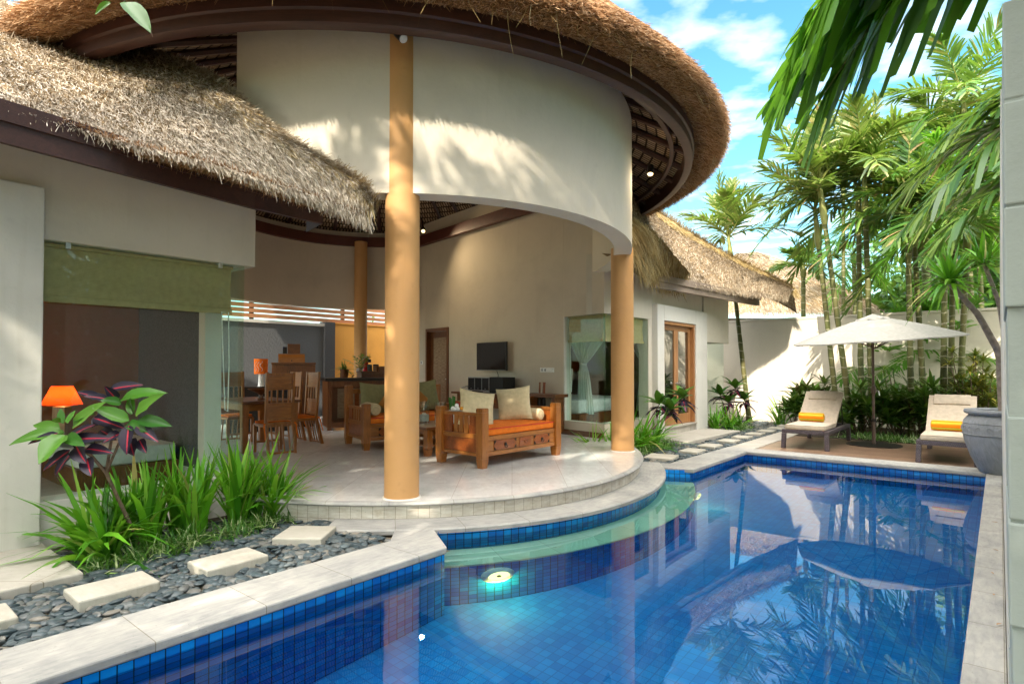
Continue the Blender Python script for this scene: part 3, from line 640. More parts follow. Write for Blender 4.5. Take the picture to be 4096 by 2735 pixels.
# pebbles
pts = []
def scatter(a0, a1, b0, b1, n, z=-.045, ok=None):
    for _ in range(n):
        a, b = rnd(a0, a1), rnd(b0, b1)
        if ok and not ok(a, b): continue
        p = PF(a, b, z+rnd(0, .03)); pts.append((p.x, p.y, p.z))
def out_of_terrace(a, b):
    p = PF(a, b); r = Vector((p.x, p.y))-EC; return (r.dot(EU)/5.32)**2+(r.dot(EV)/3.99)**2 > 1
scatter(.1, 3.3, -5.1, -4.03, 2100, -.05, lambda a, b: out_of_terrace(a, b) and (a > 1.3 or b > -4.96) and not (a > 3.2 and b > -4.1))
scatter(1.3, 3.6, -5.9, -5.1, 800, -.06, out_of_terrace)
stuff(pebbles('pebbles', pts))
pts = []
scatter(8.3, 11.0, -5.4, -3.9, 1900, -.05, lambda a, b: out_of_terrace(a, b) and not (a < 8.62 and b > -4.0))
scatter(10.9, 16.7, -4.62, -3.9, 2300, -.05, lambda a, b: not (10.9 < a < 13.6 and b < -4.53))
scatter(13.5, 16.7, -5.5, -4.6, 900)
stuff(pebbles('pebbles', pts, .032, .065))
# bed soil and timber deck
struct(slab_poly('planting_soil', P2([(13.62, -3.6), (13.62, 3.5), (16.75, 3.5), (16.75, -3.6)]), -.06, -.01, M['soil']))
struct(slab_poly('planting_soil', P2([(1.3, -6.1), (1.3, -5.15), (3.4, -5.5), (3.4, -6.1)]), -.06, -.045, M['soil']))
struct(slab_poly('deck_border', P2([(10.96, -3.86), (10.96, -3.42), (14.3, -3.42), (14.3, -3.86)]), -.06, -.006, M['slab']))
def m_deck():
    m, nt, out = new_mat('deck_boards'); v = coords(nt)
    s_ = N(nt, 'ShaderNodeSeparateXYZ'); L(nt, v, s_.inputs[0])
    k = N(nt, 'ShaderNodeMath', operation='MULTIPLY'); L(nt, s_.outputs['Y'], k.inputs[0]); k.inputs[1].default_value = 1/.145
    fr = N(nt, 'ShaderNodeMath', operation='FRACT'); L(nt, k.outputs[0], fr.inputs[0]); fo = N(nt, 'ShaderNodeMath', operation='FLOOR'); L(nt, k.outputs[0], fo.inputs[0])
    wn = N(nt, 'ShaderNodeTexWhiteNoise', noise_dimensions='1D'); L(nt, fo.outputs[0], wn.inputs['W'])
    g = noise(nt, coords(nt, 'Object', (0.8, 10, 1)), 3, 5)
    c = ramp(nt, g, [(0.3, (0.19, 0.11, 0.07)), (0.6, (0.30, 0.19, 0.125)), (0.8, (0.42, 0.30, 0.22))])
    c = mixc(nt, 0.6, c, ramp(nt, wn.outputs['Value'], [(0, (0.30, 0.27, 0.25)), (1, (1, 1, 1))]), 'MULTIPLY')
    gap = ramp(nt, fr.outputs[0], [(0.0, (0.02, 0.02, 0.02)), (0.07, (0.02, 0.02, 0.02)), (0.11, (1, 1, 1)), (1, (1, 1, 1))])
    c = mixc(nt, 1.0, c, gap, 'MULTIPLY')
    principled(nt, out, c, 0.33, bump(nt, gap, 0.5, 0.004), 0.5); return m
M['deck'] = m_deck()
m = MB(); m.box(-3.4, 3.4, 10.975, 13.6, -.06, -.012); struct(obj('timber_deck', m, M['deck'], rz=RA))
# ---------------------------------------------------------------- pavilion and the two bedroom wings
FPX = 590.0
def Z(px, py, z):
    """ground plan point from the survey of the photograph (perspective with level 366)"""
    d = (z-HC)*FPX/(366-py); return Vector(((px-512)/FPX*d, d, z))
def D(px, py, d): return Vector(((px-512)/FPX*d, d, HC+(366-py)/FPX*d))
def at_base(o, par): o.location = -par.location; return o
def mbq(m, mi=1): return (np.array([tuple(v) for v in m.v], float), np.array([q for q in m.f]), mi)
def m_ceiling():
    m, nt, out = new_mat('thatch_underside'); v = coords(nt, 'UV')
    b = N(nt, 'ShaderNodeTexBrick'); b.offset = 0.5
    b.inputs['Color1'].default_value = c4((0.30, 0.20, 0.12)); b.inputs['Color2'].default_value = c4((0.52, 0.38, 0.25)); b.inputs['Mortar'].default_value = c4((0.03, 0.016, 0.012))
    b.inputs['Scale'].default_value = 1; b.inputs['Brick Width'].default_value = 0.085; b.inputs['Row Height'].default_value = 0.15; b.inputs['Mortar Size'].default_value = 0.02; b.inputs['Mortar Smooth'].default_value = 0.5
    L(nt, v, b.inputs['Vector']); g = noise(nt, coords(nt, 'UV', (1, 12, 1)), 9, 4)
    c = mixc(nt, 0.6, b.outputs['Color'], ramp(nt, g, [(0.3, (0.35, 0.3, 0.28)), (0.7, (1, 1, 1))]), 'MULTIPLY')
    principled(nt, out, c, 0.9, bump(nt, b.outputs['Fac'], -1.0, 0.04, bump(nt, g, 0.5, 0.01)), 0.15); return m
M['ceiling'] = m_ceiling()
PV = thing('oval_pavilion', 'open oval pavilion with big round thatched roof, curved cream wall and ochre columns', 'pavilion', (EC.x, EC.y, 0))
def ring(prof, ts, closed=True):
    m = MB()
    for a, b, z in prof: m.v += [E3(a, b, t, z) for t in ts]
    n = len(ts); k = len(prof)
    for i in range(k if closed else k-1):
        j = (i+1) % k
        for q in range(n-1): m.f.append((i*n+q, i*n+q+1, j*n+q+1, j*n+q)); m.mi.append(0)
    if closed and abs(ts[-1]-ts[0]) < 359:
        m.f.append(tuple(i*n for i in range(k))); m.f.append(tuple(i*n+n-1 for i in range(k))[::-1]); m.mi += [0, 0]
    return m
# curved drum wall: front sweep and back sweep
ZD = 3.18
m = ring([(5.245, 3.84, ZD), (5.245, 3.84, 4.98), (4.99, 3.585, 4.98), (4.99, 3.585, ZD)], rng(222.6, 111, 90))
at_base(obj('curved_wall', m, M['plaster'], PV, True, fix=True), PV)
m = ring([(5.245, 3.84, 2.98), (5.245, 3.84, 4.98), (4.99, 3.585, 4.98), (4.99, 3.585, 2.98)], rng(31.5, -80, 80))
at_base(obj('curved_wall', m, M['plaster_in'], PV, True, fix=True), PV)
# columns
def column(x, y, r, top, rise=.17, lab=None):
    m = MB(); m.lathe([(r+.004, rise), (r, rise+.03), (r, rise+1.5), (r*.985, top)], 40, (x, y, 0))
    o = at_base(obj('column', m, M['ochre'], PV, True), PV); o['label'] = lab
    m = MB(); m.lathe([(r+.02, rise+.004), (r+.016, rise+.012), (r+.001, rise+.016)], 40, (x, y, 0), cap=False); obj('base_joint', m, M['plaster_white'], o, True); return o
column(-1.102, 5.915, .172, 4.9, .165, 'thick ochre column in the middle of the photo'); column(1.715, 9.165, .175, 3.3, .165, 'ochre column under the right end of the curved wall'); column(-3.93, 15.3, .165, 4.7, .165, 'ochre column at the back beside the kitchen bar')
column(-5.9, 9.6, .17, 4.9, .165, 'ochre column behind the window wing')
# ring beam under the eave inside, and straight beam on the television wall
PC2 = Vector((1.66, 10.62)); TD = Vector((-.6365, .7713)); TN = Vector((-.7713, -.6365))
def TW(s, o=0.0, z=0.0): p = PC2+TD*s+TN*o; return Vector((p.x, p.y, z))
m = ring([(4.98, 3.575, 4.60), (4.98, 3.575, 4.84), (4.86, 3.455, 4.84), (4.86, 3.455, 4.60)], rng(31.5, -80, 60))
at_base(obj('ring_beam', m, M['red_wood'], PV, False, fix=True), PV)
m = MB(); a, b = TW(-.3, .07), TW(6.35, .07); n2 = TN*.13
V = [(p.x+q*n2.x, p.y+q*n2.y, z) for z in (4.60, 4.84) for p, q in ((a, 0), (b, 0), (b, 1), (a, 1))]
m.add(V, [(0,3,2,1),(4,5,6,7),(0,1,5,4),(1,2,6,5),(2,3,7,6),(3,0,4,7)])
at_base(obj('ring_beam', m, M['red_wood'], PV, fix=True), PV)
# eave fascia in two stepped boards
m = ring([(5.56, 5.01, 4.53), (5.56, 5.01, 4.80), (5.70, 5.15, 4.80), (5.70, 5.15, 4.665), (5.675, 5.125, 4.65), (5.675, 5.125, 4.545), (5.65, 5.10, 4.53)], FULL)
at_base(obj('eave_fascia', m, M['dark_wood'], PV, True), PV)
# underside and rafters
AP = (1.3, .25, 7.25)
def lerp3(p, q, f): return tuple(p[i]+(q[i]-p[i])*f for i in range(3))
lo = (5.60, 5.05, 4.74)
m = MB(); uv = []
ar = arclen([E3(5.4, 4.8, t, 0) for t in FULL]); NS = 14
for i in range(NS+1):
    q = lerp3(lo, AP, i/NS); m.v += [E3(q[0], q[1], t, q[2]) for t in FULL]; uv += [(x, i/NS*4.6) for x in ar]
for i in range(NS):
    for k in range(120): m.f.append((i*121+k, (i+1)*121+k, (i+1)*121+k+1, i*121+k+1)); m.mi.append(0)
at_base(obj('ceiling_lining', m, M['ceiling'], PV, uv=uv), PV)
for k in range(48):
    t = k*7.5; m = MB()
    m.tube([(*E3(*lo[:2], t, 0)[:2], lo[2]-.05), (*E3(*lerp3(lo, AP, .5)[:2], t, 0)[:2], (lo[2]+AP[2])/2-.06), (*E3(*AP[:2], t, 0)[:2], AP[2]-.06)], .045, 6)
    at_base(obj('rafter', m, M['dark_wood'], PV), PV)
m = ring([(5.42, 4.84, 4.70), (5.42, 4.84, 4.76), (5.36, 4.78, 4.76), (5.36, 4.78, 4.70)], FULL)
at_base(obj('ring_batten', m, M['dark_wood'], PV), PV)
# main thatch: solid core and straw
core = [(5.66, 5.11, 4.79), (5.82, 5.24, 4.72), (5.98, 5.38, 4.68), (6.10, 5.50, 4.72), (6.14, 5.54, 4.82), (6.06, 5.46, 4.96), (5.75, 5.15, 5.28), (5.0, 4.45, 6.05), (3.6, 3.0, 7.1), (1.4, .4, 8.4)]
RTC = mbq(ring(core, FULL, False))
def ring_straw(prof, n, ln, w, out_w, up_w, rnd_w=.2, t0=0, t1=360, f0=0, f1=1):
    """straw growing out of the surface swept by prof"""
    T = RNG.uniform(t0, t1, n); Fp = f0+(f1-f0)*RNG.uniform(0, 1, n); k = len(prof)-1
    pr = np.array(prof); x = Fp*k; i = np.minimum(x.astype(int), k-1); fr = (x-i)[:, None]
    q = pr[i]*(1-fr)+pr[i+1]*fr; tr = np.radians(T); ct, st = np.cos(tr), np.sin(tr)
    eu, ev = np.array(EU), np.array(EV)
    P = np.array([EC.x, EC.y])[None]+eu*(q[:, 0]*ct)[:, None]+ev*(q[:, 1]*st)[:, None]
    nx = unit(eu*(q[:, 1]*ct)[:, None]+ev*(q[:, 0]*st)[:, None])
    P3 = np.concatenate([P, q[:, 2:3]], 1); N3 = np.concatenate([nx, np.zeros((n, 1))], 1); T3 = np.stack([-nx[:, 1], nx[:, 0], np.zeros(n)], 1)
    ow = np.interp(Fp, np.linspace(0, 1, len(out_w)), out_w); uw = np.interp(Fp, np.linspace(0, 1, len(up_w)), up_w)
    Dr = unit(N3*ow[:, None]+np.outer(uw, [0, 0, 1])+RNG.normal(0, rnd_w, (n, 3)))
    S = unit(np.cross(Dr, RNG.normal(0, 1, (n, 3))))
    L_ = ln*RNG.uniform(.5, 1.3, n); bend = np.outer(L_, [0, 0, -.18])*RNG.uniform(0, 1.2, n)[:, None]
    return ribbons(P3-Dr*(L_*.25)[:, None], Dr, S, L_, w*RNG.uniform(.6, 1.4, n), bend, 2, .3)
ch = [ring_straw(core[:5], 26000, .10, .009, [1, 1, .9, .8], [-.25, -.3, -.45, -.3], .28, 95, 265),
      ring_straw(core[3:7], 20000, .13, .010, [.9, .9, .8], [-.35, -.55, -.75], .22, 95, 265),
      ring_straw(core[1:6], 5000, .13, .009, [1, .9, .8], [-.3, -.5, -.5], .3, 265, 290),
      ring_straw(core[1:6], 5000, .13, .009, [1, .9, .8], [-.3, -.5, -.5], .3, 60, 95)]

T = []
P = []; Dn = []
for _ in range(70):
    t = rnd(105, 215); q_ = rnd(0, 1); p = E3(5.9+.22*q_, 5.32+.22*q_, t, rnd(4.70, 4.9)); P.append(p)
P = np.array(P); n = len(P)
Dr = unit(np.array([[rnd(-.4, .4), rnd(-.5, .2), -1] for _ in range(n)])); S = unit(np.cross(Dr, RNG.normal(0, 1, (n, 3))))
ch.append((*ribbons(P, Dr, S, RNG.uniform(.12, .38, n), np.full(n, .008), RNG.normal(0, .06, (n, 3)), 3, .4), 2))
at_base(npobj('roof_thatch', [RTC]+ch, [M['thatch_brown'], M['thatch_core_brown'], M['thatch_gold']], PV), PV)
# -------- straw on an arbitrary lofted sheet
def sheet(low, top, nv, bulge=.12):
    """rows of points from a lower curve to an upper curve, bulging outwards"""
    low = [Vector(p) for p in low]; top = [Vector(p) for p in top]; rows = []
    for j in range(nv+1):
        f = j/nv; row = []
        for p, q in zip(low, top):
            c = p.lerp(q, f); c += Vector((0, -.35, .9)).normalized()*bulge*math.sin(math.pi*f); row.append(c)
        rows.append(row)
    return rows
def resample(pts, n):
    pts = [Vector(p) for p in pts]; s = arclen(pts); out = []
    for i in range(n):
        d = s[-1]*i/(n-1); k = max(0, min(len(s)-2, next((j for j in range(len(s)-1) if s[j+1] >= d-1e-9), len(s)-2)))
        out.append(pts[k].lerp(pts[k+1], (d-s[k])/max(1e-9, s[k+1]-s[k])))
    return out
def sheet_straw(rows, n, ln, w, lift=.35, rndw=.22, edge=0.0, side=0.0, f0=0, f1=1, wild=0.0, g0=0.0, g1=1.0):
    A_ = np.array([[tuple(p) for p in r] for r in rows]); nv, nu = A_.shape[:2]
    u = RNG.uniform(g0, g1, n)*(nu-1.001); v = (f0+(f1-f0)*RNG.uniform(0, 1, n))*(nv-1.001); i, j = v.astype(int), u.astype(int); fv, fu = (v-i)[:, None], (u-j)[:, None]
    P = (A_[i, j]*(1-fu)+A_[i, j+1]*fu)*(1-fv)+(A_[i+1, j]*(1-fu)+A_[i+1, j+1]*fu)*fv
    dn = unit(A_[i, j]-A_[i+1, j]); du = unit(A_[i, j+1]-A_[i, j]); nm = unit(np.cross(du, -dn)); nm *= np.sign(nm[:, 2:3]+1e-6)
    Dr = unit(dn + nm*(lift*RNG.uniform(.2, 1.6, n))[:, None] + du*side + RNG.normal(0, rndw, (n, 3)))
    if wild: Dr = unit(Dr+RNG.normal(0, wild, (n, 3)))
    L_ = ln*RNG.uniform(.45, 1.35, n); S = unit(np.cross(Dr, nm)+RNG.normal(0, .35, (n, 3)))
    bend = dn*(L_*.25)[:, None]-nm*(L_*.2*RNG.uniform(0, 1.6, n))[:, None]
    return ribbons(P-Dr*(L_*.2)[:, None], Dr, S, L_, w*RNG.uniform(.6, 1.4, n), bend, 2, .35)
# ================= window wing on the left
def pw(name, label, a0, b0):
    o = thing(name, label, 'building', PF(a0, b0), RA); o['_a'] = a0; o['_b'] = b0; return o
def pobj(name, mb, mats, par, **k):
    root = par if '_a' in par else par.parent
    o = obj(name, mb, mats, par, **k); 
    if par is root: o.location = (-root['_b'], -root['_a'], 0)
    return o
LW = pw('bedroom_wing', 'cream bedroom wing at the left with big corner window under shaggy grey thatch', 1.3, -6.3)
GL = -6.15
m = MB(); m.box(-6.7, -6.03, -4, 1.275, -.07, 2.94); pobj('pilaster', m, M['plaster_white'], LW, bevel=.012)
m = MB(); m.box(-6.55, -6.115, -4, 3.10, 2.53, 3.5); m.box(-9.6, -6.553, 2.72, 3.10, 2.53, 3.5); pobj('wall_header', m, M['plaster'], LW, bevel=.008)
m = MB(); m.box(-6.42, -6.125, 1.277, 3.06, -.07, .345); m.box(-9.6, -6.423, 2.80, 3.06, -.07, .345); pobj('wall_base', m, M['plaster_white'], LW, bevel=.006)
m = MB(); m.box(-6.78, -6.62, 2.80, 2.98, .347, 2.528); pobj('wall_jamb', m, M['plaster_white'], LW, bevel=.006)
m = MB(); m.box(-9.6, -6.785, 2.86, 2.98, .347, 2.528); m.box(-9.75, -9.603, -3, 2.98, -.07, 3.3); pobj('room_wall', m, M['plaster_in'], LW)
M['room_brown'] = m_plaster('plaster_brown', (0.23, 0.125, 0.06)); M['room_grey'] = m_plain('curtain_grey', (0.085, 0.085, 0.09), 0.9, 0.2, 0, .3, 60)
m = MB(); m.box(-8.78, -8.70, -3, 2.855, .21, 2.6); pobj('room_partition', m, M['room_brown'], LW)
m = MB(); m.box(-8.6, -6.80, 2.81, 2.84, .21, 2.6); pobj('room_curtain', m, M['room_grey'], LW)
m = MB(); m.box(-9.6, -6.425, -3, 2.79, .0, .205); pobj('room_floor', m, M['marble'], LW)
m = MB(); m.box(-9.6, -6.56, -3, 2.71, 2.62, 2.66); pobj('room_ceiling', m, M['plaster_in'], LW)
m = MB(); m.box(GL-.006, GL+.006, 1.278, 2.995, .348, 2.527); w = pobj('window', m, M['glass_refl'], LW); w['label'] = 'large frameless window pane with khaki blind behind it'
for a_ in (1.46, 2.74): m = MB(); m.box(GL+.007, GL+.028, a_-.018, a_+.018, 2.475, 2.528); pobj('glass_clip', m, M['steel'], LW, bevel=.003)
m = MB(); m.box(-6.618, GL-.009, 2.982, 2.994, .348, 2.527); pobj('window', m, M['glass'], LW)
# fascia and thatch of the left wing
fb = [Z(0, 140.7, 3.05)+(Z(0, 140.7, 3.05)-Z(253.6, 207.5, 3.02)).normalized()*4.0, Z(0, 140.7, 3.05), Z(253.6, 207.5, 3.02), Z(322, 222.5, 3.0)]
m = MB(); back = Vector((-.45, .55, 0))
for i in range(3):
    p, q = fb[i], fb[i+1]; h = Vector((0, 0, .30)); bk = back.normalized()*.05
    m.add([p, q, q+h, p+h, p+bk, q+bk, q+bk+h, p+bk+h], [(0,1,2,3),(5,4,7,6),(4,5,1,0),(3,2,6,7),(1,5,6,2),(4,0,3,7)])
    m.add([p+h*.5-bk*.35, q+h*.5-bk*.35, q+h-bk*.35, p+h-bk*.35, p+h*.5, q+h*.5, q+h, p+h], [(0,1,2,3),(0,4,5,1),(1,5,6,2)])
q = fb[3]; e = q+Vector((-.35, .5, .02)); h = Vector((0, 0, .3)); m.add([q, e, e+h, q+h], [(0, 1, 2, 3)])
o = obj('fascia', m, M['dark_wood'], LW); o.matrix_parent_inverse = Matrix.Rotation(-RA, 4, 'Z') @ Matrix.Translation(-LW.location)
def wobj(name, chunks, mat, par, root):
    o = npobj(name, chunks, mat, par)
    if par is root: o.matrix_parent_inverse = Matrix.Rotation(-root.rotation_euler.z, 4, 'Z') @ Matrix.Translation(-root.location)
    else: o.matrix_parent_inverse = par.matrix_parent_inverse.inverted() @ Matrix.Identity(4) if False else Matrix.Identity(4)
    return o
low = resample([Z(-95, 82, 3.37), Z(0, 104, 3.34), Z(60, 121, 3.32), Z(113, 139, 3.28), Z(160, 150, 3.24), Z(196, 158, 3.2), Z(250, 175, 3.12), Z(300, 192, 3.03), Z(340, 206, 2.94), Z(367, 216, 2.86)], 40)
top = resample([D(-95, -45, 8.3), D(0, -2, 7.9), D(56, 18, 7.5), D(109, 36, 7.1), D(170, 52, 6.6), D(215, 74, 6.2), D(240, 101, 5.98), D(262, 123, 5.86), D(290, 142, 5.76), D(320, 162, 5.70), D(345, 179, 5.66), D(370, 199, 5.66), D(376, 214, 5.67)], 40)
rows = sheet(low, top, 14, .16)
under = [p+Vector((-.03, .10, -.05)) for p in low]; under2 = [p+Vector((-.18, .42, .02)) for p in low]
m = MB(); m.grid([under2, under]+rows); RLC = mbq(m)
dl_ = (low[0]-low[4]).normalized()*3.6; xl = resample([low[0]+dl_, low[0]], 8); xt = resample([top[0]+dl_, top[0]], 8); xrows = sheet(xl, xt, 10, .16)
m = MB(); m.grid([[p+Vector((-.18, .42, .02)) for p in xl], [p+Vector((-.03, .10, -.05)) for p in xl]]+xrows); XLC = mbq(m)
fr_ = [sheet_straw(rows, 60000, .13, .0095, .38, .24, wild=.12), sheet_straw(rows, 9000, .09, .009, .2, .25, f0=0, f1=.06), sheet_straw(rows, 9000, .17, .009, .35, .2, side=.4, f0=.04, f1=1, g0=.5, g1=1)]
ur = [under2, under, list(low)]
wobj('roof_thatch', [RLC, XLC, sheet_straw(xrows, 14000, .13, .011, .38, .24, wild=.12)]+fr_+[(*sheet_straw([list(low), under, under2], 8000, .07, .008, .1, .5, f0=0, f1=.8), 2), (*sheet_straw(rows, 7000, .20, .010, .35, .2, side=.6, f0=.35, f1=1, g0=.35, g1=1), 3)], [M['thatch_pale'], M['thatch_core'], M['thatch_brown'], M['thatch_gold']], LW, LW)
for q in ((D(-60, 7, 7.6), D(54, 1, 7.35)), (D(4, 0, 7.5), D(17, 11, 7.2)), (D(-60, 9, 7.2), D(47, 14, 7.25))):
    m = MB(); m.tube(list(q), .028, 8); o = obj('ridge_pole', m, M['white'], LW, True); o.matrix_parent_inverse = Matrix.Rotation(-RA, 4, 'Z') @ Matrix.Translation(-LW.location)
# ================= bedroom wing on the right
RW = pw('bedroom_wing', 'cream bedroom wing at the right with glass corner, timber double door and pale thatch', 12, -6)
GB = -5.48
for bx in ((-5.9, GB, 9.30, 11.14, 2.43, 3.55), (-5.9, GB, 11.143, 13.78, 2.751, 3.55), (-6.2, GB+.04, 13.783, 15.46, 2.06, 3.55), (-5.7, GB, 10.97, 11.14, .03, 2.428), (-5.7, GB-.02, 9.30, 11.14, -.07, .43), (-5.7, GB-.03, 13.783, 15.25, -.07, .33)):
    m = MB(); m.box(*bx); pobj('wall_panel', m, M['plaster'], RW, bevel=.006)
m = MB(); m.box(-5.62, GB+.12, 11.143, 11.46, -.02, 2.75); m.box(-5.62, GB+.12, 13.12, 13.78, -.02, 2.75); m.box(-5.62, GB+.12, 11.463, 13.117, 2.43, 2.75)
pobj('door_surround', m, M['plaster_white'], RW, bevel=.006)
m = MB(); m.box(-5.75, GB+.10, 11.463, 13.117, -.02, .17); m.box(-5.75, GB+.14, 11.463, 13.117, .172, .20); pobj('door_step', m, M['slab'], RW)
m = MB(); m.box(-5.52, -5.39, 11.464, 11.53, .201, 2.428); m.box(-5.52, -5.39, 13.05, 13.116, .201, 2.428); m.box(-5.52, -5.39, 11.533, 13.047, 2.36, 2.428); pobj('door_frame', m, M['door_wood'], RW, bevel=.004)
for (y0, y1, hs) in ((11.535, 12.287, 1), (12.291, 13.045, -1)):
    m = MB()
    m.box(-5.52, -5.475, y0, y0+.10, .205, 2.355); m.box(-5.52, -5.475, y1-.10, y1, .205, 2.355); m.box(-5.52, -5.475, y0+.102, y1-.102, 2.25, 2.355); m.box(-5.52, -5.475, y0+.102, y1-.102, .205, .42)
    dr = pobj('door', m, M['door_wood'], RW, bevel=.004)
    m = MB(); m.box(-5.502, -5.494, y0+.10, y1-.10, .42, 2.25); obj('pane', m, M['glass_door'], dr)
    m = MB(); hy = y1-.05 if hs > 0 else y0+.05; m.lathe([(.0, 0), (.012, .0), (.012, .03), (.03, .04), (.03, .06), (0, .07)], 12, (0, 0, 0)); 
    m.v = [(-5.475+z, hy+x, 1.10+y) for x, y, z in m.v]; obj('handle', m, M['steel'], dr, True)
m = MB(); m.box(-5.60, -5.59, 11.55, 13.03, .42, 2.3); pobj('slat_blind', m, M['room_grey'], RW)
m = MB(); m.box(GB-.03, GB-.018, 9.262, 10.968, .431, 2.428); w = pobj('window', m, M['glass'], RW); w['label'] = 'frameless corner window pane in front of white bed net'
m = MB(); m.box(GB-.03, GB-.018, 13.86, 15.24, .331, 2.058); w = pobj('window', m, M['glass_refl'], RW); w['label'] = 'window pane at the far corner mirroring the sunlit garden wall'
# room behind the right wing
RP_ = [(-5.71, 9.60), (-5.71, 15.2), (-9.5, 15.2), (-9.5, 10.35)]
m = MB(); m.prism(RP_[::-1], .0, .22); pobj('room_floor', m, M['marble'], RW)
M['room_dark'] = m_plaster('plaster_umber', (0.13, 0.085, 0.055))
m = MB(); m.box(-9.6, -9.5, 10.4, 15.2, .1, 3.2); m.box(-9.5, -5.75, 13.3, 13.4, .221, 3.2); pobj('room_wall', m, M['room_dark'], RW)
m = MB(); m.prism([(-5.91, 9.65), (-5.91, 15.2), (-9.5, 15.2), (-9.5, 10.35)][::-1], 2.9, 2.95); pobj('room_ceiling', m, M['plaster'], RW)
# television wall (belongs to this wing)
TVI = Matrix.Rotation(-RA, 4, 'Z') @ Matrix.Translation(-RW.location)
def twbox(m, s0, s1, o0, o1, z0, z1, mi=0):
    P = [TW(s0, o0), TW(s1, o0), TW(s1, o1), TW(s0, o1)]
    m.add([(p.x, p.y, z) for z in (z0, z1) for p in P], [(0,1,2,3),(7,6,5,4),(0,4,5,1),(1,5,6,2),(2,6,7,3),(3,7,4,0)], mi); return m
def twobj(name, m, mat, par=None, bevel=0.0):
    o = obj(name, m, mat, par or RW, bevel=bevel, fix=True)
    if par is None: o.matrix_parent_inverse = TVI
    return o
m = MB(); twbox(m, 0, 1.03, -.2, 0, 2.43, 5.2); twbox(m, 1.033, 5.05, -.2, 0, .17, 5.2); twbox(m, 5.053, 6.10, -.2, 0, 2.44, 5.2); twbox(m, 6.103, 6.6, -.2, 0, .17, 5.2); twbox(m, 0, 1.03, -.2, 0, .0, .43)
twobj('tall_wall', m, M['plaster_in'])
m = MB(); twbox(m, 0.0, 5.0, .003, .02, .172, .272); twobj('skirting', m, M['teak_dark_x'])
m = MB(); twbox(m, .015, 1.028, -.05, -.038, .432, 2.428); o = twobj('window', m, M['glass']); o['label'] = 'inner corner window pane looking at the bed net'
m = MB(); twbox(m, 1.0, 1.03, -.12, .012, .43, 2.43); twobj('window_jamb', m, M['plaster_white'])
m = MB()
for s0, s1, z0, z1 in ((5.05, 5.12, .171, 2.44), (6.03, 6.10, .171, 2.44), (5.123, 6.027, 2.36, 2.44)): twbox(m, s0, s1, -.16, .03, z0, z1)
twobj('door_frame', m, M['teak_dark'])
m = MB(); twbox(m, 5.125, 6.025, -.12, -.08, .18, 2.355); dr = twobj('door', m, M['teak_dark'])
m = MB(); twbox(m, 5.20, 5.86, -.078, -.065, .25, 2.2); twobj('woven_panel', m, M['woven'], dr)
m = MB(); twbox(m, 5.15, 5.26, -.078, -.03, 1.15, 1.17); twobj('handle', m, M['steel'], dr)
# fascia and thatch of the right wing
f1, f2 = Z(655, 286.4, 3.0), Z(760, 305, 3.0); m = MB(); h = Vector((0, 0, .22)); bk = Vector((-.04, .03, 0))
for p0, p1, hh, of in ((f1, f2, h*.55, Vector()), (f1+h*.55, f2+h*.55, h*.6, Vector((.03, -.025, 0)))):
    p, q = p0+of, p1+of; m.add([p, q, q+hh, p+hh, p+bk*2, q+bk*2, q+bk*2+hh, p+bk*2+hh], [(0,1,2,3),(5,4,7,6),(4,5,1,0),(3,2,6,7),(1,5,6,2),(4,0,3,7)])
o = obj('fascia', m, M['grey_wood'], RW); o.matrix_parent_inverse = TVI
tipc = Vector((6.72, 14.35, 3.12))
low = resample([Z(618, 250, 3.27), Z(640, 264, 3.25), Z(657, 277, 3.23), Z(700, 284, 3.22), Z(740, 291.5, 3.22), tipc+Vector((-.35, -.2, .03)), tipc], 26)
hip = [D(640, 160, 13.6), D(650, 205, 13.9), D(661, 216, 14.2), D(680, 229, 14.7), D(700, 240.5, 15.1), D(725, 255, 15.25), D(750, 268, 15.25), D(768, 276, 15.2), D(784, 284, 15.0), D(794, 290, 14.8)]
top = resample(hip, 26); rows = sheet(low, top, 12, .10)
far = [p+Vector((.7, 1.3, -.45)) for p in top]
m = MB(); m.grid([[p+Vector((-.2, .35, .03)) for p in low], [p+Vector((0, .05, -.05)) for p in low]]+rows+[far]); RRC = mbq(m)
rs_ = [RRC, sheet_straw(rows, 26000, .17, .014, .3, .2), sheet_straw(rows, 5000, .16, .012, .2, .3, f0=0, f1=.06), sheet_straw([top, far], 3000, .2, .014, .3, .2)]
hp = [[p+Vector((0, -.16, -.10)) for p in top], [p+Vector((0, 0, .09)) for p in top], [p+Vector((.15, .25, -.06)) for p in top]]
m = MB(); m.grid(hp); RHC = mbq(m)
wobj('ridge_thatch', [RHC, sheet_straw(hp[:2], 9000, .2, .013, .2, .25, side=.9), sheet_straw(hp[1:], 4000, .2, .013, .2, .25, side=.9)], [M['thatch_gold'], M['thatch_core']], RW, RW)
# loose golden thatch bundle where this roof tucks under the big roof
bl = resample([Z(634, 262, 3.16), Z(650, 275, 3.14), Z(668, 287, 3.12), Z(682, 289, 3.13)], 12); bt = resample([D(630, 214, 9.9), D(648, 226, 10.1), D(668, 246, 10.6), D(690, 272, 11.4)], 12)
br = sheet(bl, bt, 6, .14)
wobj('roof_thatch', rs_+[(*sheet_straw(br, 5200, .36, .013, .3, .22, side=1.1), 2)], [M['thatch'], M['thatch_core'], M['thatch_gold']], RW, RW)
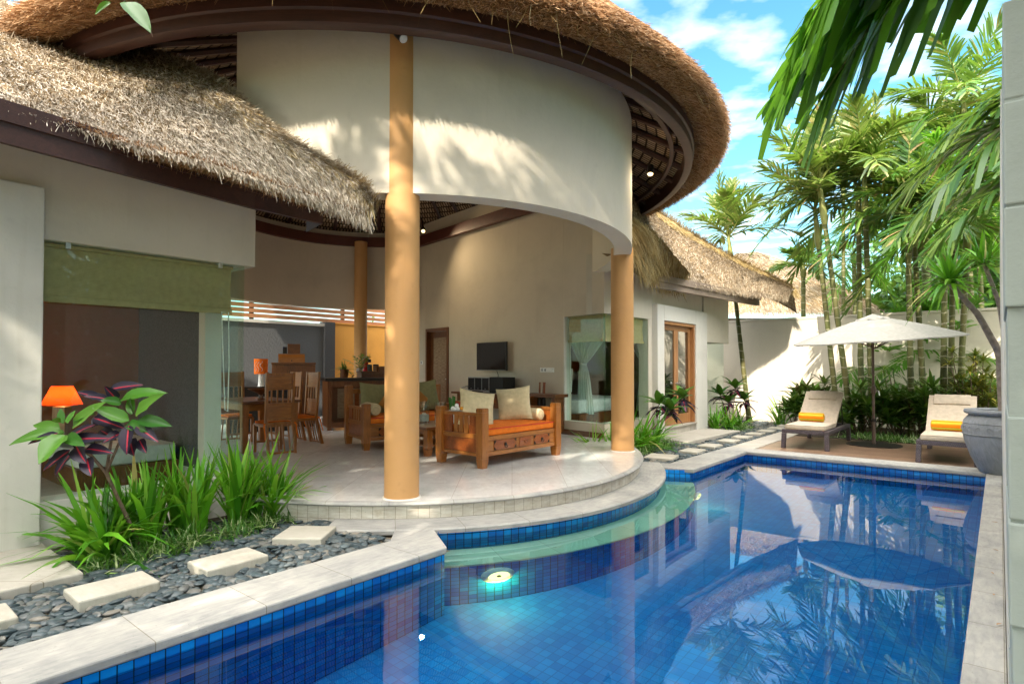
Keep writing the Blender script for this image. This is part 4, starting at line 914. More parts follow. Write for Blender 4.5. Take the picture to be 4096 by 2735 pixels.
# ================= neighbour's house beyond the garden wall
NB = thing('neighbour_house', 'neighbouring house with pointed grey thatch roof behind the garden wall', 'building', (10.2, 24, 0))
m = MB(); m.box(-2.6, 3.2, -1.6, 3.5, -.07, 3.3); obj('wall', m, M['teak_dark'], NB)
nl = [Vector((-4.0, -2.3, 3.5)), Vector((-1, -2.5, 3.45)), Vector((2, -2.5, 3.45)), Vector((4.0, -1.7, 3.5))]; apx = Vector((.45, 1.6, 6.45))
nl = resample(nl, 18); nt_ = [apx.lerp(Vector((-.4, 1.6, 6.4)), 1-i/17) for i in range(18)]
rows = sheet(nl, nt_, 8, .25); right = [Vector((4.0, -1.7, 3.5)), Vector((4.6, 3, 3.5))]
m = MB(); m.grid(rows); m.grid([resample(right, 6), [apx]*6]); NRC = mbq(m)
npobj('roof_thatch', [NRC, sheet_straw(rows, 12000, .26, .022, .3, .2), sheet_straw(rows, 2500, .25, .02, .2, .3, f0=0, f1=.05), sheet_straw([resample(right, 6), [apx]*6], 1500, .25, .02, .3, .2)], [M['thatch'], M['thatch_core']], NB)
m = MB()
for i in range(5):
    x = -3.3+i*.62; m.tube([(x, -2.1+.13*i, 3.95+.14*i), (x+1.0, -2.0+.1*i, 3.55+.08*i)], .03, 6)
m.tube([(-3.6, -2.1, 3.7), (-.6, -1.5, 4.45)], .02, 6); obj('bamboo_lattice', m, M['white'], NB)
# ---------------------------------------------------------------- furniture and fittings
M['reed'] = m_plain('reed_green', (0.05, 0.20, 0.035), 0.4); M['petal'] = m_plain('petal_red', (0.62, 0.012, 0.02), 0.35); M['fruit'] = m_plain('fruit_orange', (0.7, 0.30, 0.02), 0.5)
M['red_gloss'] = m_plain('lacquer_red', (0.45, 0.008, 0.012), 0.12); M['sheet'] = m_fabric('cloth_white', (0.62, 0.64, 0.63), 200); M['lamp_cloth'] = m_fabric('cloth_lamp_orange', (0.75, 0.16, 0.02), 200)
def m_glow():
    m, nt, out = new_mat('lampshade_red'); d = N(nt, 'ShaderNodeBsdfTranslucent'); d.inputs['Color'].default_value = c4((.75, .07, .012)); e = N(nt, 'ShaderNodeEmission'); e.inputs['Color'].default_value = c4((1, .10, .012)); e.inputs['Strength'].default_value = .03
    a = N(nt, 'ShaderNodeAddShader'); L(nt, d.outputs[0], a.inputs[0]); L(nt, e.outputs[0], a.inputs[1]); L(nt, a.outputs[0], out.inputs['Surface']); return m
M['red_glow'] = m_glow()
def at(px, py, z=FZ): return Z(px, py, z)
def pillow_mesh(w, h, t, n=12, pinch=.10):
    m = MB()
    for s in (1, -1):
        rows = []
        for i in range(n+1):
            r = []
            for j in range(n+1):
                u, v = 2*i/n-1, 2*j/n-1
                e = (1-abs(u)**3.2)*(1-abs(v)**3.2); k = 1-pinch*(1-abs(u*v))*(max(abs(u), abs(v)))**3*1.0
                r.append((u*w/2*(1-pinch*(1-v*v)*abs(u)**2*0.9), s*(t/2*max(e, 0)**.55), v*h/2*(1-pinch*(1-u*u)*abs(v)**2*0.9)))
            rows.append(r if s > 0 else r[::-1])
        m.grid(rows)
    return m
def pillow(name, mat, loc, rot, w, h, t, label, group=None, n=12):
    o = obj(name, pillow_mesh(w, h, t, n), M[mat], None, True); o.location = loc; o.rotation_euler = rot
    return tag(o, label, 'pillow', group)
def cushion(m, x0, x1, y0, y1, z0, z1, n=8, soft=.025):
    rows = []
    for i in range(n+1):
        r = []; u = 2*i/n-1
        for j in range(n+1):
            v = 2*j/n-1; r.append((x0+(x1-x0)*i/n, y0+(y1-y0)*j/n, z1+soft*(1-abs(u)**4)*(1-abs(v)**4)))
        rows.append(r)
    m.grid(rows); m.box(x0, x1, y0, y1, z0, z1-.001)
def post(m, x, y, h, w=.115, foot=.125):
    m.taper(x, y, foot, h-.055, w, w); m.taper(x, y, h-.052, h-.01, w*1.0, w); m.taper(x, y, h-.01, h, w, w*.86); m.taper(x, y, 0, foot-.004, w*.78, w*1.0); m.taper(x, y, foot-.004, foot, w*.9, w*.9); m.taper(x, y, h-.055, h-.052, w*.9, w*.9)
def carve(m, x, y, z, r, ax='y'):
    for k in range(6):
        t = k*math.pi/3; c = math.cos(t); s_ = math.sin(t); q = (-s_, c)
        pts = [(0, 0, 0), (r*.5*c+q[0]*r*.2, r*.5*s_+q[1]*r*.2, .006), (r*c, r*s_, 0), (r*.5*c-q[0]*r*.2, r*.5*s_-q[1]*r*.2, .006)]
        m.add([(x+d_, y+a_, z+b_) for a_, b_, d_ in pts], [(0, 1, 2, 3)])
def side_frame(t, x, d, h, armw, mats, seatz=.40, sgn=-1):
    """arm end of a bench: rails, slats, carved planks, lower panel"""
    m = MB(); y0, y1 = -d/2+armw/2+.002, d/2-armw/2-.002
    m.box(x-.03, x+.03, y0, y1, h-.105, h-.062); m.box(x-.028, x+.028, y0, y1, seatz-.03, seatz+.03); m.box(x-.028, x+.028, y0, y1, .145, .19)
    obj('arm_rail', m, M[mats], t, bevel=.005)
    yy = [y0+.012+(y1-y0-.024)*f for f in (0, .235, .29, .40, .44, .55, .59, .70, .765, 1)]
    for k in range(3):
        m = MB(); m.box(x-.012, x+.012, yy[2+2*k], yy[3+2*k], seatz+.031, h-.106); obj('arm_slat', m, M['teak'], t, bevel=.003)
    for a, b in ((yy[0], yy[1]), (yy[8], yy[9])):
        m = MB(); m.box(x-.014, x+.014, a, b, seatz+.031, h-.106)
        for zz in (seatz+.10, h-.19): carve(m, x+sgn*.0145, (a+b)/2, zz, .05); 
        obj('carved_plank', m, M['teak_red'], t)
    m = MB(); m.box(x-.010, x+.010, y0, y1, .192, seatz-.032); obj('arm_panel', m, M['teak_red'], t)
def drawer_front(t, y, x0, x1, z0, z1, burl=True):
    m = MB(); m.box(x0, x1, y-.006, y, z0, z1); dr = obj('drawer', m, M['teak_red'], t, bevel=.003)
    if burl:
        m = MB(); c = .045
        for cx, sx in ((x0, 1), (x1, -1)):
            for cz, sz in ((z0, 1), (z1, -1)): m.add([(cx, y-.0085, cz), (cx+sx*c, y-.0085, cz), (cx+sx*c*.6, y-.0085, cz+sz*c*.6), (cx, y-.0085, cz+sz*c)], [(0, 1, 2, 3), (3, 2, 1, 0)])
        xc, zc = (x0+x1)/2, (z0+z1)/2
        m.lathe([(0, 0), (.022, 0), (.022, .012), (0, .016)], 12, (0, 0, 0)); 
        k = len(m.v)-48; m.v[k:] = [(xc+a, y-.008-c_, zc+b) for a, b, c_ in m.v[k:]]
        m.tube([(xc+.03*math.cos(q), y-.024, zc-.012+.03*math.sin(q)) for q in [math.pi+math.pi*i/8 for i in range(9)]], .005, 6)
        obj('handle', m, M['iron'], dr)
    else:
        m = MB()
        for k in (-1, 1): m.tube([((x0+x1)/2, y-.008, z0+.05), ((x0+x1)/2+k*.03, y-.010, z0+.075), ((x0+x1)/2+k*.065, y-.008, z0+.06)], [.011, .008, .004], 6)
        obj('carving', m, M['teak_red'], dr)
def daybed(loc, rz, w, d, h, hb, label, back=False):
    t = thing('daybed', label, 'daybed', loc, rz); aw = .115
    for x, y in ((-1, -1), (1, -1), (-1, 1), (1, 1)):
        m = MB(); post(m, x*w/2, y*d/2, hb if (back and y > 0) else h); obj('leg', m, M['teak'], t, bevel=.004)
    for x, sg in ((-w/2, -1), (w/2, 1)): side_frame(t, x, d, h, aw, 'teak_x', sgn=sg)
    m = MB(); x0, x1 = -w/2+.06, w/2-.06; y = -d/2
    m.box(x0, x1, y-.03, y+.03, .145, .20); m.box(x0, x1, y-.03, y+.03, .345, .40); m.box(x0, x1, y-.022, y+.02, .202, .343)
    m.box(x0, x1, d/2-.03, d/2+.03, .145, .40); obj('seat_rail', m, M['teak_x'], t, bevel=.004)
    m = MB(); m.box(x0, x1, y+.031, d/2-.031, .36, .398); obj('seat_board', m, M['teak_x'], t)
    n = x1-x0
    drawer_front(t, y-.0225, x0+n*.09, x0+n*.40, .212, .335); drawer_front(t, y-.0225, x0+n*.445, x0+n*.62, .212, .335, False); drawer_front(t, y-.0225, x0+n*.665, x0+n*.91, .212, .335)
    m = MB(); cushion(m, -w/2+.065, w/2-.065, -d/2-.02, d/2-.03, .402, .50)
    mt = obj('seat_cushion', m, M['orange_cloth'], t, True, .02)
    m = MB(); m.tube([(-w/2+.07, -d/2-.023, .492), (w/2-.07, -d/2-.023, .492)], .006, 6); obj('piping', m, M['piping'], mt)
    if back:
        m = MB(); m.box(x0, x1, d/2-.03, d/2+.03, hb-.14, hb-.06); m.box(x0, x1, d/2-.03, d/2+.03, .50, .56); obj('back_rail', m, M['teak_x'], t, bevel=.004)
        for k in range(7):
            xx = x0+.08+(n-.16)*k/6; m = MB(); m.box(xx-.035, xx+.035, d/2-.012, d/2+.012, .562, hb-.142); 
            obj('back_slat', m, M['teak_red'], t)
    return t
M['piping'] = m_plain('cloth_piping_red', (0.55, 0.03, 0.02), 0.8)
DB = daybed((-.16, 8.40, FZ), R(48.4), 1.54, .78, .765, .765, 'low teak daybed with orange seat and iron cornered drawers, beside the ochre column')
DB2 = daybed((-1.83, 10.02, FZ), R(32), 1.62, .92, .72, .98, 'teak sofa bench with tall back posts and green pillows, behind the thick ochre column', True)
def onbed(loc, rz, x, y, z): c, s_ = math.cos(rz), math.sin(rz); return (loc[0]+x*c-y*s_, loc[1]+x*s_+y*c, FZ+z)
l1, r1 = (-.16, 8.40), R(48.4); l2, r2 = (-1.83, 10.02), R(32)
pillow('pillow', 'cream_cloth', onbed(l1, r1, -.50, -.02, .73), (R(-22), R(10), R(22)), .52, .52, .16, 'cream square pillow leaning on the left arm of the low daybed', 'cream pillows on the low daybed')
pillow('pillow', 'cream_cloth', onbed(l1, r1, .40, .10, .745), (R(-18), R(-7), r1-R(55)), .52, .52, .15, 'cream square pillow standing at the right end of the low daybed, before the bolster', 'cream pillows on the low daybed')
m = MB(); m.lathe([(.02, -.31), (.075, -.30), (.09, -.27), (.092, 0), (.09, .27), (.075, .30), (.02, .31)], 20)
o = obj('bolster', m, M['cream_cloth'], None, True); o.location = onbed(l1, r1, .60, .05, .595); o.rotation_euler = (R(90), 0, r1); tag(o, 'round cream bolster against the right arm of the low daybed', 'bolster')
pillow('pillow', 'olive_cloth', onbed(l2, r2, -.42, .22, .76), (R(-16), R(4), r2), .56, .54, .16, 'olive green pillow at the left end of the tall backed sofa', 'olive pillows on the tall backed sofa')
pillow('pillow', 'olive_cloth', onbed(l2, r2, .48, .26, .78), (R(-16), R(-5), r2), .56, .56, .16, 'olive green pillow right of the thick ochre column, on the tall backed sofa', 'olive pillows on the tall backed sofa')
M['rust_cloth'] = m_fabric('cloth_rust', (0.42, 0.18, 0.045))
pillow('pillow', 'rust_cloth', onbed(l2, r2, -.16, .10, .70), (R(-20), R(38), r2), .42, .42, .13, 'rust orange pillow tilted on its corner, left of the thick ochre column', 'rust pillows on the tall backed sofa')
pillow('pillow', 'rust_cloth', onbed(l2, r2, .26, .13, .72), (R(-20), R(42), r2), .44, .44, .13, 'rust orange pillow tilted on its corner, right of the thick ochre column', 'rust pillows on the tall backed sofa')
m = MB(); m.lathe([(.02, -.3), (.085, -.29), (.10, -.25), (.10, .25), (.085, .29), (.02, .3)], 20)
o = obj('bolster', m, M['cream_cloth'], None, True); o.location = onbed(l2, r2, -.60, -.02, .61); o.rotation_euler = (R(90), 0, r2); tag(o, 'pale bolster against the left arm of the tall backed sofa', 'bolster')
# coffee table
CT = thing('coffee_table', 'low square teak coffee table with lower shelf between the two daybeds', 'table', (-1.21, 9.06, FZ), R(45))
m = MB(); m.box(-.42, .42, -.40, .40, .385, .425); obj('tabletop', m, M['teak_dark_x'], CT, bevel=.006)
for x in (-1, 1):
    for y in (-1, 1): m = MB(); m.taper(x*.33, y*.31, .10, .384, .10, .095); m.taper(x*.33, y*.31, 0, .096, .085, .10); obj('leg', m, M['teak'], CT, bevel=.003)
m = MB(); m.box(-.30, .30, -.28, .28, .30, .383); m2 = MB(); m2.box(-.33, .33, -.31, .31, .13, .155); obj('apron', m, M['teak_x'], CT); obj('shelf', m2, M['teak_x'], CT)
def vase(x, y, z, r, h, label):
    t = thing('candle_vase', label, 'vase', (x, y, z), 0, 'glass candle vases on the coffee table')
    m = MB(); m.lathe([(r, 0), (r, h), (r-.004, h), (r-.004, .008)], 24, cap=False); m.lathe([(0, .0), (r, 0)], 24, cap=False); obj('glass', m, M['clear_glass'], t, True)
    m = MB(); m.lathe([(0, .009), (r-.006, .009), (r-.006, h*.36), (r*.5, h*.39), (0, h*.37)], 24, cap=False); obj('sand', m, M['white_sand'], t, True)
    m = MB(); m.lathe([(0, h*.37), (.03, h*.37), (.03, h*.43), (0, h*.43)], 14); obj('candle', m, M['white'], t, True)
M['white_sand'] = m_plain('sand_white', (0.68, 0.67, 0.63), 0.9, 0.2, 0, .25, 160, .5)
TZ = FZ+.426
vase(-1.39, 9.33, TZ, .085, .325, 'clear glass cylinder vase with white sand, hard by the thick ochre column'); vase(-1.10, 9.06, TZ, .085, .325, 'clear glass cylinder vase with white sand, nearer the low daybed')
RP = thing('reed_vase', 'white vase of upright green reeds and a red flower on the coffee table', 'vase', (-.93, 9.17, TZ))
m = MB(); m.lathe([(0, 0), (.035, 0), (.05, .14), (.047, .14), (.033, .01)], 16); obj('pot', m, M['white'], RP, True)
for k in range(9): x, y = rnd(-.035, .035), rnd(-.03, .03); m = MB(); m.tube([(x*.5, y*.5, .05), (x*1.6, y*1.5, .40+rnd(-.03, .02))], .010, 6); obj('reed', m, M['reed'], RP) if k == 0 else obj('reed', m, M['reed'], RP)
FLW = MB(); FLW.tube([(.06, -.02, .05), (.13, -.05, .27)], .005, 6); obj('flower_stalk', FLW, M['reed'], RP)
V, Q, U = leafmesh([((.13, -.05, .26), (math.cos(a)*.7, math.sin(a)*.7, .9), (-math.cos(a), -math.sin(a), .5), .10, .06, .1) for a in (0, 1.3, 2.6, 3.9, 5.2)], 4)
npobj('petals', [(V, Q)], M['petal'], RP, True, uvs=[U])
# plate of shells on the arm rail
FP = thing('shell_plate', 'small plate of white shells and an orange fruit on the daybed arm', 'plate', onbed(l1, r1, -.77, .10, .704), r1)
m = MB(); m.lathe([(0, 0), (.06, 0), (.10, .012), (.10, .016), (.055, .006)], 24); obj('plate', m, M['grey_plastic'], FP, True)
for k, (x, y, z, r) in enumerate([(.02, .02, .035, .03), (-.03, .03, .035, .032), (0, -.03, .034, .03), (.01, .0, .075, .03), (-.05, -.02, .03, .026)]):
    m = MB(); m.lathe([(0, -r), (r*.7, -r*.7), (r, 0), (r*.7, r*.7), (0, r)], 12, (x, y, z)); obj('shell', m, M['white'], FP, True)
m = MB(); m.lathe([(0, -.03), (.025, -.02), (.034, 0), (.022, .02), (0, .026)], 12, (.06, -.045, .036)); obj('fruit', m, M['fruit'], FP, True)
# console by the television wall
CN = thing('console_table', 'long carved teak console table under the television', 'table', TW(2.78, .29, FZ), math.atan2(-TD.y, -TD.x))
W2 = 1.36
m = MB(); m.box(-W2, W2, -.25, .25, .69, .735); obj('tabletop', m, M['teak_dark_x'], CN, bevel=.006)
m = MB(); m.box(-W2+.16, W2-.16, -.19, .19, .43, .688); obj('apron', m, M['teak_dark_x'], CN)
for x in (-.75, 0, .75): m = MB(); m.box(x-.24, x+.24, -.207, -.192, .54, .64); obj('drawer', m, M['teak_red'], CN, bevel=.004)
for x in (-1, 1):
    for y in (-1, 1): m = MB(); m.taper(x*(W2-.22), y*.16, 0, .43, .10, .10); obj('leg', m, M['teak_dark'], CN, bevel=.003)
m = MB(); m.box(-W2+.3, W2-.3, -.14, .14, .12, .15); obj('shelf', m, M['teak_dark_x'], CN)
cz = FZ+.737; crz = math.atan2(-TD.y, -TD.x)
# stereo: three small speakers and the black amplifier cabinet
for i, (s_, lab) in enumerate([(3.50, 'small black speaker, the one next to the telephone'), (3.24, 'small black speaker in the middle of the row of three'), (2.98, 'small black speaker beside the big black subwoofer')]):
    t = thing('speaker', lab, 'speaker', TW(s_, .33, cz+.045), crz, 'small speakers in a row on the console')
    m = MB(); m.box(-.125, .125, -.10, .10, 0, .29); obj('cabinet', m, M['grey_plastic'], t, bevel=.004)
    m = MB(); m.box(-.112, .112, -.108, -.101, .012, .268); obj('grille', m, M['black'], t, bevel=.003)
    m = MB(); m.box(-.02, .02, -.1095, -.1085, .035, .045); obj('badge', m, M['steel'], t)
t = thing('subwoofer', 'black subwoofer box at the right of the small speakers', 'speaker', TW(2.58, .29, cz), crz); m = MB(); m.box(-.22, .22, -.17, .17, .012, .34); obj('cabinet', m, M['black'], t, bevel=.006)
m = MB(); [m.taper(x, y, 0, .012, .03, .03) for x in (-.17, .17) for y in (-.12, .12)]; obj('foot', m, M['grey_plastic'], t)
t = thing('stereo_receiver', 'flat silver receiver carrying the three small speakers', 'stereo', TW(3.24, .30, cz), crz); m = MB(); m.box(-.40, .40, -.15, .15, .004, .042); obj('case', m, M['steel'], t, bevel=.003); m = MB(); m.box(-.2, .2, -.153, -.151, .012, .034); obj('display', m, M['black'], t)
t = thing('telephone', 'grey desk telephone at the left end of the console', 'telephone', TW(3.86, .30, cz), crz)
m = MB(); m.add([(-.10, -.11, .0), (.10, -.11, .0), (.10, .11, 0), (-.10, .11, 0), (-.10, -.11, .025), (.10, -.11, .025), (.10, .11, .085), (-.10, .11, .085)], [(0,3,2,1),(4,5,6,7),(0,1,5,4),(1,2,6,5),(2,3,7,6),(3,0,4,7)]); obj('base', m, M['grey_plastic'], t, bevel=.006)
m = MB(); m.tube([(-.075, -.11, .055), (-.07, -.09, .08), (-.07, .08, .12), (-.075, .10, .10)], [.026, .018, .018, .026], 8); obj('handset', m, M['grey_plastic'], t, True)
t = thing('umbrella_bundle', 'bundle of wooden umbrella handles standing in the corner behind the daybed', 'umbrella', TW(1.52, .16, FZ), crz)
for x, y, tilt in ((-.05, 0, .03), (.0, .03, .07), (.05, -.01, .10)):
    m = MB(); m.tube([(x, y, 0), (x+tilt*.4, y, .55), (x+tilt*.55, y, .72)], [.012, .045, .03], 8); obj('furled_cloth', m, M['iron'], t, True)
    m = MB(); m.tube([(x+tilt*.55, y, .72), (x+tilt*.62, y, .8), (x+tilt*.75, y, .95), (x+tilt*.8, y, .99)], [.016, .02, .016, .02], 8); obj('handle', m, M['teak_red'], t, True)
# television
t = thing('television', 'black flat television hung on the tall tan wall', 'television', TW(3.12, .16, 1.69), crz)
m = MB(); m.box(-.53, .53, -.02, .03, -.31, .31); obj('case', m, M['black'], t, bevel=.008)
m = MB(); m.box(-.51, .51, -.0225, -.0205, -.285, .292); obj('screen', m, M['screen'], t)
m = MB(); m.box(-.53, .53, -.024, -.021, -.309, -.296); obj('bezel', m, M['grey_plastic'], t); m = MB(); m.box(-.15, .15, .031, .158, -.12, .12); obj('bracket', m, M['iron'], t)
m = MB(); m.tube([(.05, .10, -.30), (.06, .14, -.40), (.05, .14, -.66)], .006, 5); obj('cable', m, M['black'], t)
t = thing('switch_panel', 'wide white socket and switch panel on the tan wall right of the television', 'switch', TW(1.50, .001, 1.40), crz)
m = MB(); m.box(-.20, .20, -.012, 0, -.045, .045); obj('plate', m, M['white'], t, bevel=.003)
for x in (-.14, -.05): m = MB(); m.lathe([(0, 0), (.028, 0), (.028, .004), (.02, .006), (0, .003)], 16); m.v = [(x+a, -.012-c_, b) for a, b, c_ in m.v]; obj('socket', m, M['grey_plastic'], t)
for x in (.05, .14): m = MB(); m.box(x-.035, x+.035, -.016, -.0122, -.035, .035); obj('switch', m, M['white'], t, bevel=.002)
t = thing('light_switch', 'small white light switch left of the woven door', 'switch', TW(6.33, .001, 1.57), crz); m = MB(); m.box(-.05, .05, -.012, 0, -.05, .05); obj('plate', m, M['white'], t, bevel=.003); m = MB(); m.box(-.025, .025, -.016, -.0122, -.03, .03); obj('rocker', m, M['grey_plastic'], t)
# ------------------------------------------------ dining set
DT = thing('dining_table', 'heavy teak dining table with dark top beside the window wing', 'table', (-4.18, 9.56, FZ), R(45))
m = MB(); m.box(-.46, .46, -.72, .72, .735, .775); obj('tabletop', m, M['teak_dark_x'], DT, bevel=.008)
m = MB(); m.box(-.37, .37, -.62, .62, .63, .733); obj('apron', m, M['teak_x'], DT)
for x in (-1, 1):
    for y in (-1, 1): m = MB(); m.taper(x*.38, y*.62, .56, .734, .10, .105); m.taper(x*.38, y*.62, .555, .56, .088, .088); m.taper(x*.38, y*.62, 0, .555, .075, .10); obj('leg', m, M['teak'], DT, bevel=.003)
def chair(loc, rz, label, group='tall slatted chairs round the dining table'):
    t = thing('dining_chair', label, 'chair', loc, rz, group); w = .20; H = 1.21
    for x in (-1, 1):
        m = MB(); m.add([(x*w-.02, y+s_*.022, z) for z, y in ((0, -.30), (.42, -.20), (.50, -.195), (H, -.235)) for s_ in (-1, 1)] + [(x*w+.02, y+s_*.022, z) for z, y in ((0, -.30), (.42, -.20), (.50, -.195), (H, -.235)) for s_ in (-1, 1)],
            [(0, 2, 3, 1), (2, 4, 5, 3), (4, 6, 7, 5), (8, 9, 11, 10), (10, 11, 13, 12), (12, 13, 15, 14), (0, 8, 10, 2), (2, 10, 12, 4), (4, 12, 14, 6), (1, 3, 11, 9), (3, 5, 13, 11), (5, 7, 15, 13), (6, 14, 15, 7), (0, 1, 9, 8)])
        obj('stile', m, M['teak'], t, bevel=.003)
        m = MB(); m.taper(x*w, .21, 0, .42, .042, .05); obj('leg', m, M['teak'], t, bevel=.003)
    yb = lambda z: -.20-.0455*(z-.42) if z > .42 else -.30+.1*z/.42
    def slab(z0, z1, x0, x1, th, mat, nm):
        m = MB(); m.add([(x0, yb(z0)-th, z0), (x1, yb(z0)-th, z0), (x1, yb(z0)+th, z0), (x0, yb(z0)+th, z0), (x0, yb(z1)-th, z1), (x1, yb(z1)-th, z1), (x1, yb(z1)+th, z1), (x0, yb(z1)+th, z1)], [(0,3,2,1),(4,5,6,7),(0,1,5,4),(1,2,6,5),(2,3,7,6),(3,0,4,7)]); obj(nm, m, M[mat], t, bevel=.002)
    i0, i1 = -w+.021, w-.021
    for z0, z1 in ((1.16, 1.20), (.95, .985), (.72, .755), (.49, .525), (.43, .47), (.012, .04)): slab(z0, z1, i0, i1, .014, 'teak', 'back_rail')
    slab(.987, 1.158, i0, i1, .007, 'teak_x', 'back_panel'); slab(.527, .718, i0, i1, .007, 'teak_x', 'back_panel')
    for k in range(4): xx = i0+.05+(i1-i0-.1)*k/3; slab(.757, .948, xx-.011, xx+.011, .008, 'teak', 'back_slat'); slab(.042, .428, xx-.011, xx+.011, .008, 'teak', 'lower_slat')
    m = MB(); m.box(-w-.01, w+.01, -.19, .24, .40, .44); m.box(-w, w, .20, .225, .14, .17); obj('seat', m, M['teak_x'], t, bevel=.004)
    m = MB(); cushion(m, -w+.005, w-.005, -.175, .23, .442, .475, 6, .02); sc = obj('seat_cushion', m, M['orange_cloth'], t, True, .008)
    m = MB()
    for x in (-1, 1):
        m.tube([(x*(w+.02), -.20, .45), (x*(w+.045), -.235, .43), (x*(w+.04), -.27, .30), (x*(w+.05), -.29, .22)], [.012, .012, .009, .006], 6)
        m.lathe([(0, -.02), (.02, 0), (0, .02)], 8, (x*(w+.03), -.225, .45))
    obj('cushion_tie', m, M['orange_cloth'], sc, True)
    return t
CH = chair((-3.62, 8.98, FZ), R(45), 'tall slat back chair drawn up to the near end of the dining table')
dup(CH, (-3.56, 9.92, FZ), R(135), 'tall slat back chair seen edge on beside the front table leg')
dup(CH, (-4.00, 10.36, FZ), R(135), 'tall slat back chair seen edge on, right in front of the wooden cabinet')
dup(CH, (-4.78, 10.22, FZ), R(-135), 'tall slat back chair half behind the window edge, below the orange lamp')
t = thing('wooden_bowl', 'dark wooden pedestal bowl on the dining table', 'bowl', (-3.98, 9.36, FZ+.776))
m = MB(); m.lathe([(0, 0), (.09, 0), (.085, .015), (.035, .03), (.03, .08), (.06, .105), (.19, .165), (.195, .175), (.17, .165), (.05, .12), (0, .115)], 28, cap=False); obj('bowl', m, M['teak_dark'], t, True)
# cabinet, bar, kitchen wall
CB = thing('tall_cabinet', 'tall plain brown wooden cabinet behind the dining chairs', 'cabinet', (-4.86, 13.0, FZ), R(22))
m = MB(); m.box(-.40, .48, -.36, .36, .06, 1.34); obj('body', m, M['teak_dark'], CB, bevel=.006); m = MB(); m.box(-.41, .49, -.375, .37, 1.342, 1.385); obj('top', m, M['teak_dark_x'], CB, bevel=.004); m = MB(); m.box(-.37, .45, -.33, .33, 0, .058); obj('plinth', m, M['iron'], CB)
for x0, x1 in ((-.37, .035), (.045, .45)):
    m = MB(); m.box(x0, x1, -.37, -.362, .12, 1.30); d_ = obj('door', m, M['teak_dark'], CB, bevel=.003)
t = thing('bread_box', 'wooden roll top bread box on the tall cabinet', 'box', (-4.84, 12.95, FZ+1.387), R(22))
m = MB(); pr_ = [(-.15, 0), (-.15, .10), (-.13, .15), (-.08, .185), (.15, .19), (.15, 0)]
m.v = [(x, y, z) for x in (-.27, .27) for y, z in pr_]; m.f = [tuple(range(6)), tuple(range(6, 12))[::-1]]+[(i, (i+1) % 6+0, (i+1) % 6+6, i+6) for i in range(6)]; m.mi = [0]*8
obj('box', m, M['teak_x'], t, fix=True); m = MB(); m.lathe([(0, -.02), (.014, 0), (0, .02)], 8, (.0, -.158, .04)); obj('knob', m, M['iron'], t)
t = thing('book_box', 'upright dark wooden case with two doors on the bread box', 'box', (-4.80, 12.98, FZ+1.579), R(22)); m = MB(); m.box(-.13, .13, -.05, .05, 0, .215); obj('case', m, M['teak_dark'], t, bevel=.004)
for s_ in (-1, 1): m = MB(); m.box(min(s_*.004, s_*.122), max(s_*.004, s_*.122), -.057, -.051, .01, .205); obj('door', m, M['teak_dark_x'], t)
t = thing('small_black_box', 'small black box at the left of the upright wooden case', 'box', (-4.98, 12.93, FZ+1.579), R(22)); m = MB(); m.box(-.045, .045, -.05, .05, 0, .15); obj('case', m, M['black'], t, bevel=.006); m = MB(); m.box(-.035, .035, -.054, -.051, .02, .13); obj('front', m, M['iron'], t)
BR = thing('kitchen_bar', 'dark wooden kitchen bar with sink and black stone top', 'bar counter', (-3.34, 12.55, FZ), R(26))
m = MB(); m.box(-.60, -.52, -.30, .45, .05, 1.0); m.box(.52, .60, -.30, .45, .05, 1.0); m.box(-.518, .518, .0, .06, .05, 1.0); m.box(-.518, .518, -.30, -.24, .88, 1.0); m.box(-.518, .518, -.30, -.22, .05, .16); obj('body', m, M['teak_dark'], BR, bevel=.004)
m = MB(); m.box(-.66, .66, -.36, .5, 1.002, 1.06); obj('countertop', m, M['iron'], BR, bevel=.004); m = MB(); m.box(-.36, .44, -.012, -.004, .22, .84); obj('woven_panel', m, M['woven'], BR)
for x in (-.56, .56):
    m = MB(); m.taper(x, -.27, 0, .05, .10, .08); obj('foot', m, M['teak_dark'], BR)
m = MB(); m.tube([(-.26, .18, 1.06), (-.26, .18, 1.17)]+[(-.26+.07-.07*math.cos(a), .18, 1.17+.06*math.sin(a)) for a in [math.pi*i/8 for i in range(1, 8)]]+[(-.12, .18, 1.10)], .014, 8); m.tube([(-.02, .2, 1.06), (-.02, .2, 1.09), (.02, .17, 1.11)], .012, 6)
t = obj('kitchen_tap', m, M['iron'], None, True); t.location = BR.location; t.rotation_euler = BR.rotation_euler; tag(t, 'curved dark metal tap at the bar sink', 'tap')
BS = thing('back_counter', 'brown wooden back counter with a raised box carrying the coffee machine', 'counter', (-3.02, 13.35, FZ), R(26))
m = MB(); m.box(-.42, .62, -.2, .3, .0, 1.16); obj('body', m, M['teak_dark'], BS, bevel=.004); m = MB(); m.box(-.44, .64, -.215, .31, 1.162, 1.19); obj('top', m, M['teak_dark_x'], BS)
bz = FZ+1.192
t = thing('coffee_machine', 'glossy red and black capsule coffee machine on the back counter', 'coffee machine', (-3.24, 13.2, bz), R(20))
m = MB(); m.lathe([(0, 0), (.085, 0), (.09, .02), (.07, .10), (.055, .18), (.075, .24), (.07, .29), (0, .315)], 20, (-.03, .03, 0)); obj('body', m, M['red_gloss'], t, True)
m = MB(); m.box(.0, .115, -.06, .06, 0, .02); m.lathe([(0, .02), (.06, .02), (.055, .15), (0, .16)], 16, (.05, -.02, 0)); m.lathe([(0, .2), (.045, .2), (.045, .27), (0, .275)], 16, (.04, -.02, 0)); obj('front', m, M['black'], t, True)
m = MB(); m.tube([(-.03+.085*math.cos(a), -.0, .225+.095*math.sin(a)) for a in [R(10)+R(150)*i/8 for i in range(9)]], .012, 6); obj('handle', m, M['steel'], t, True)
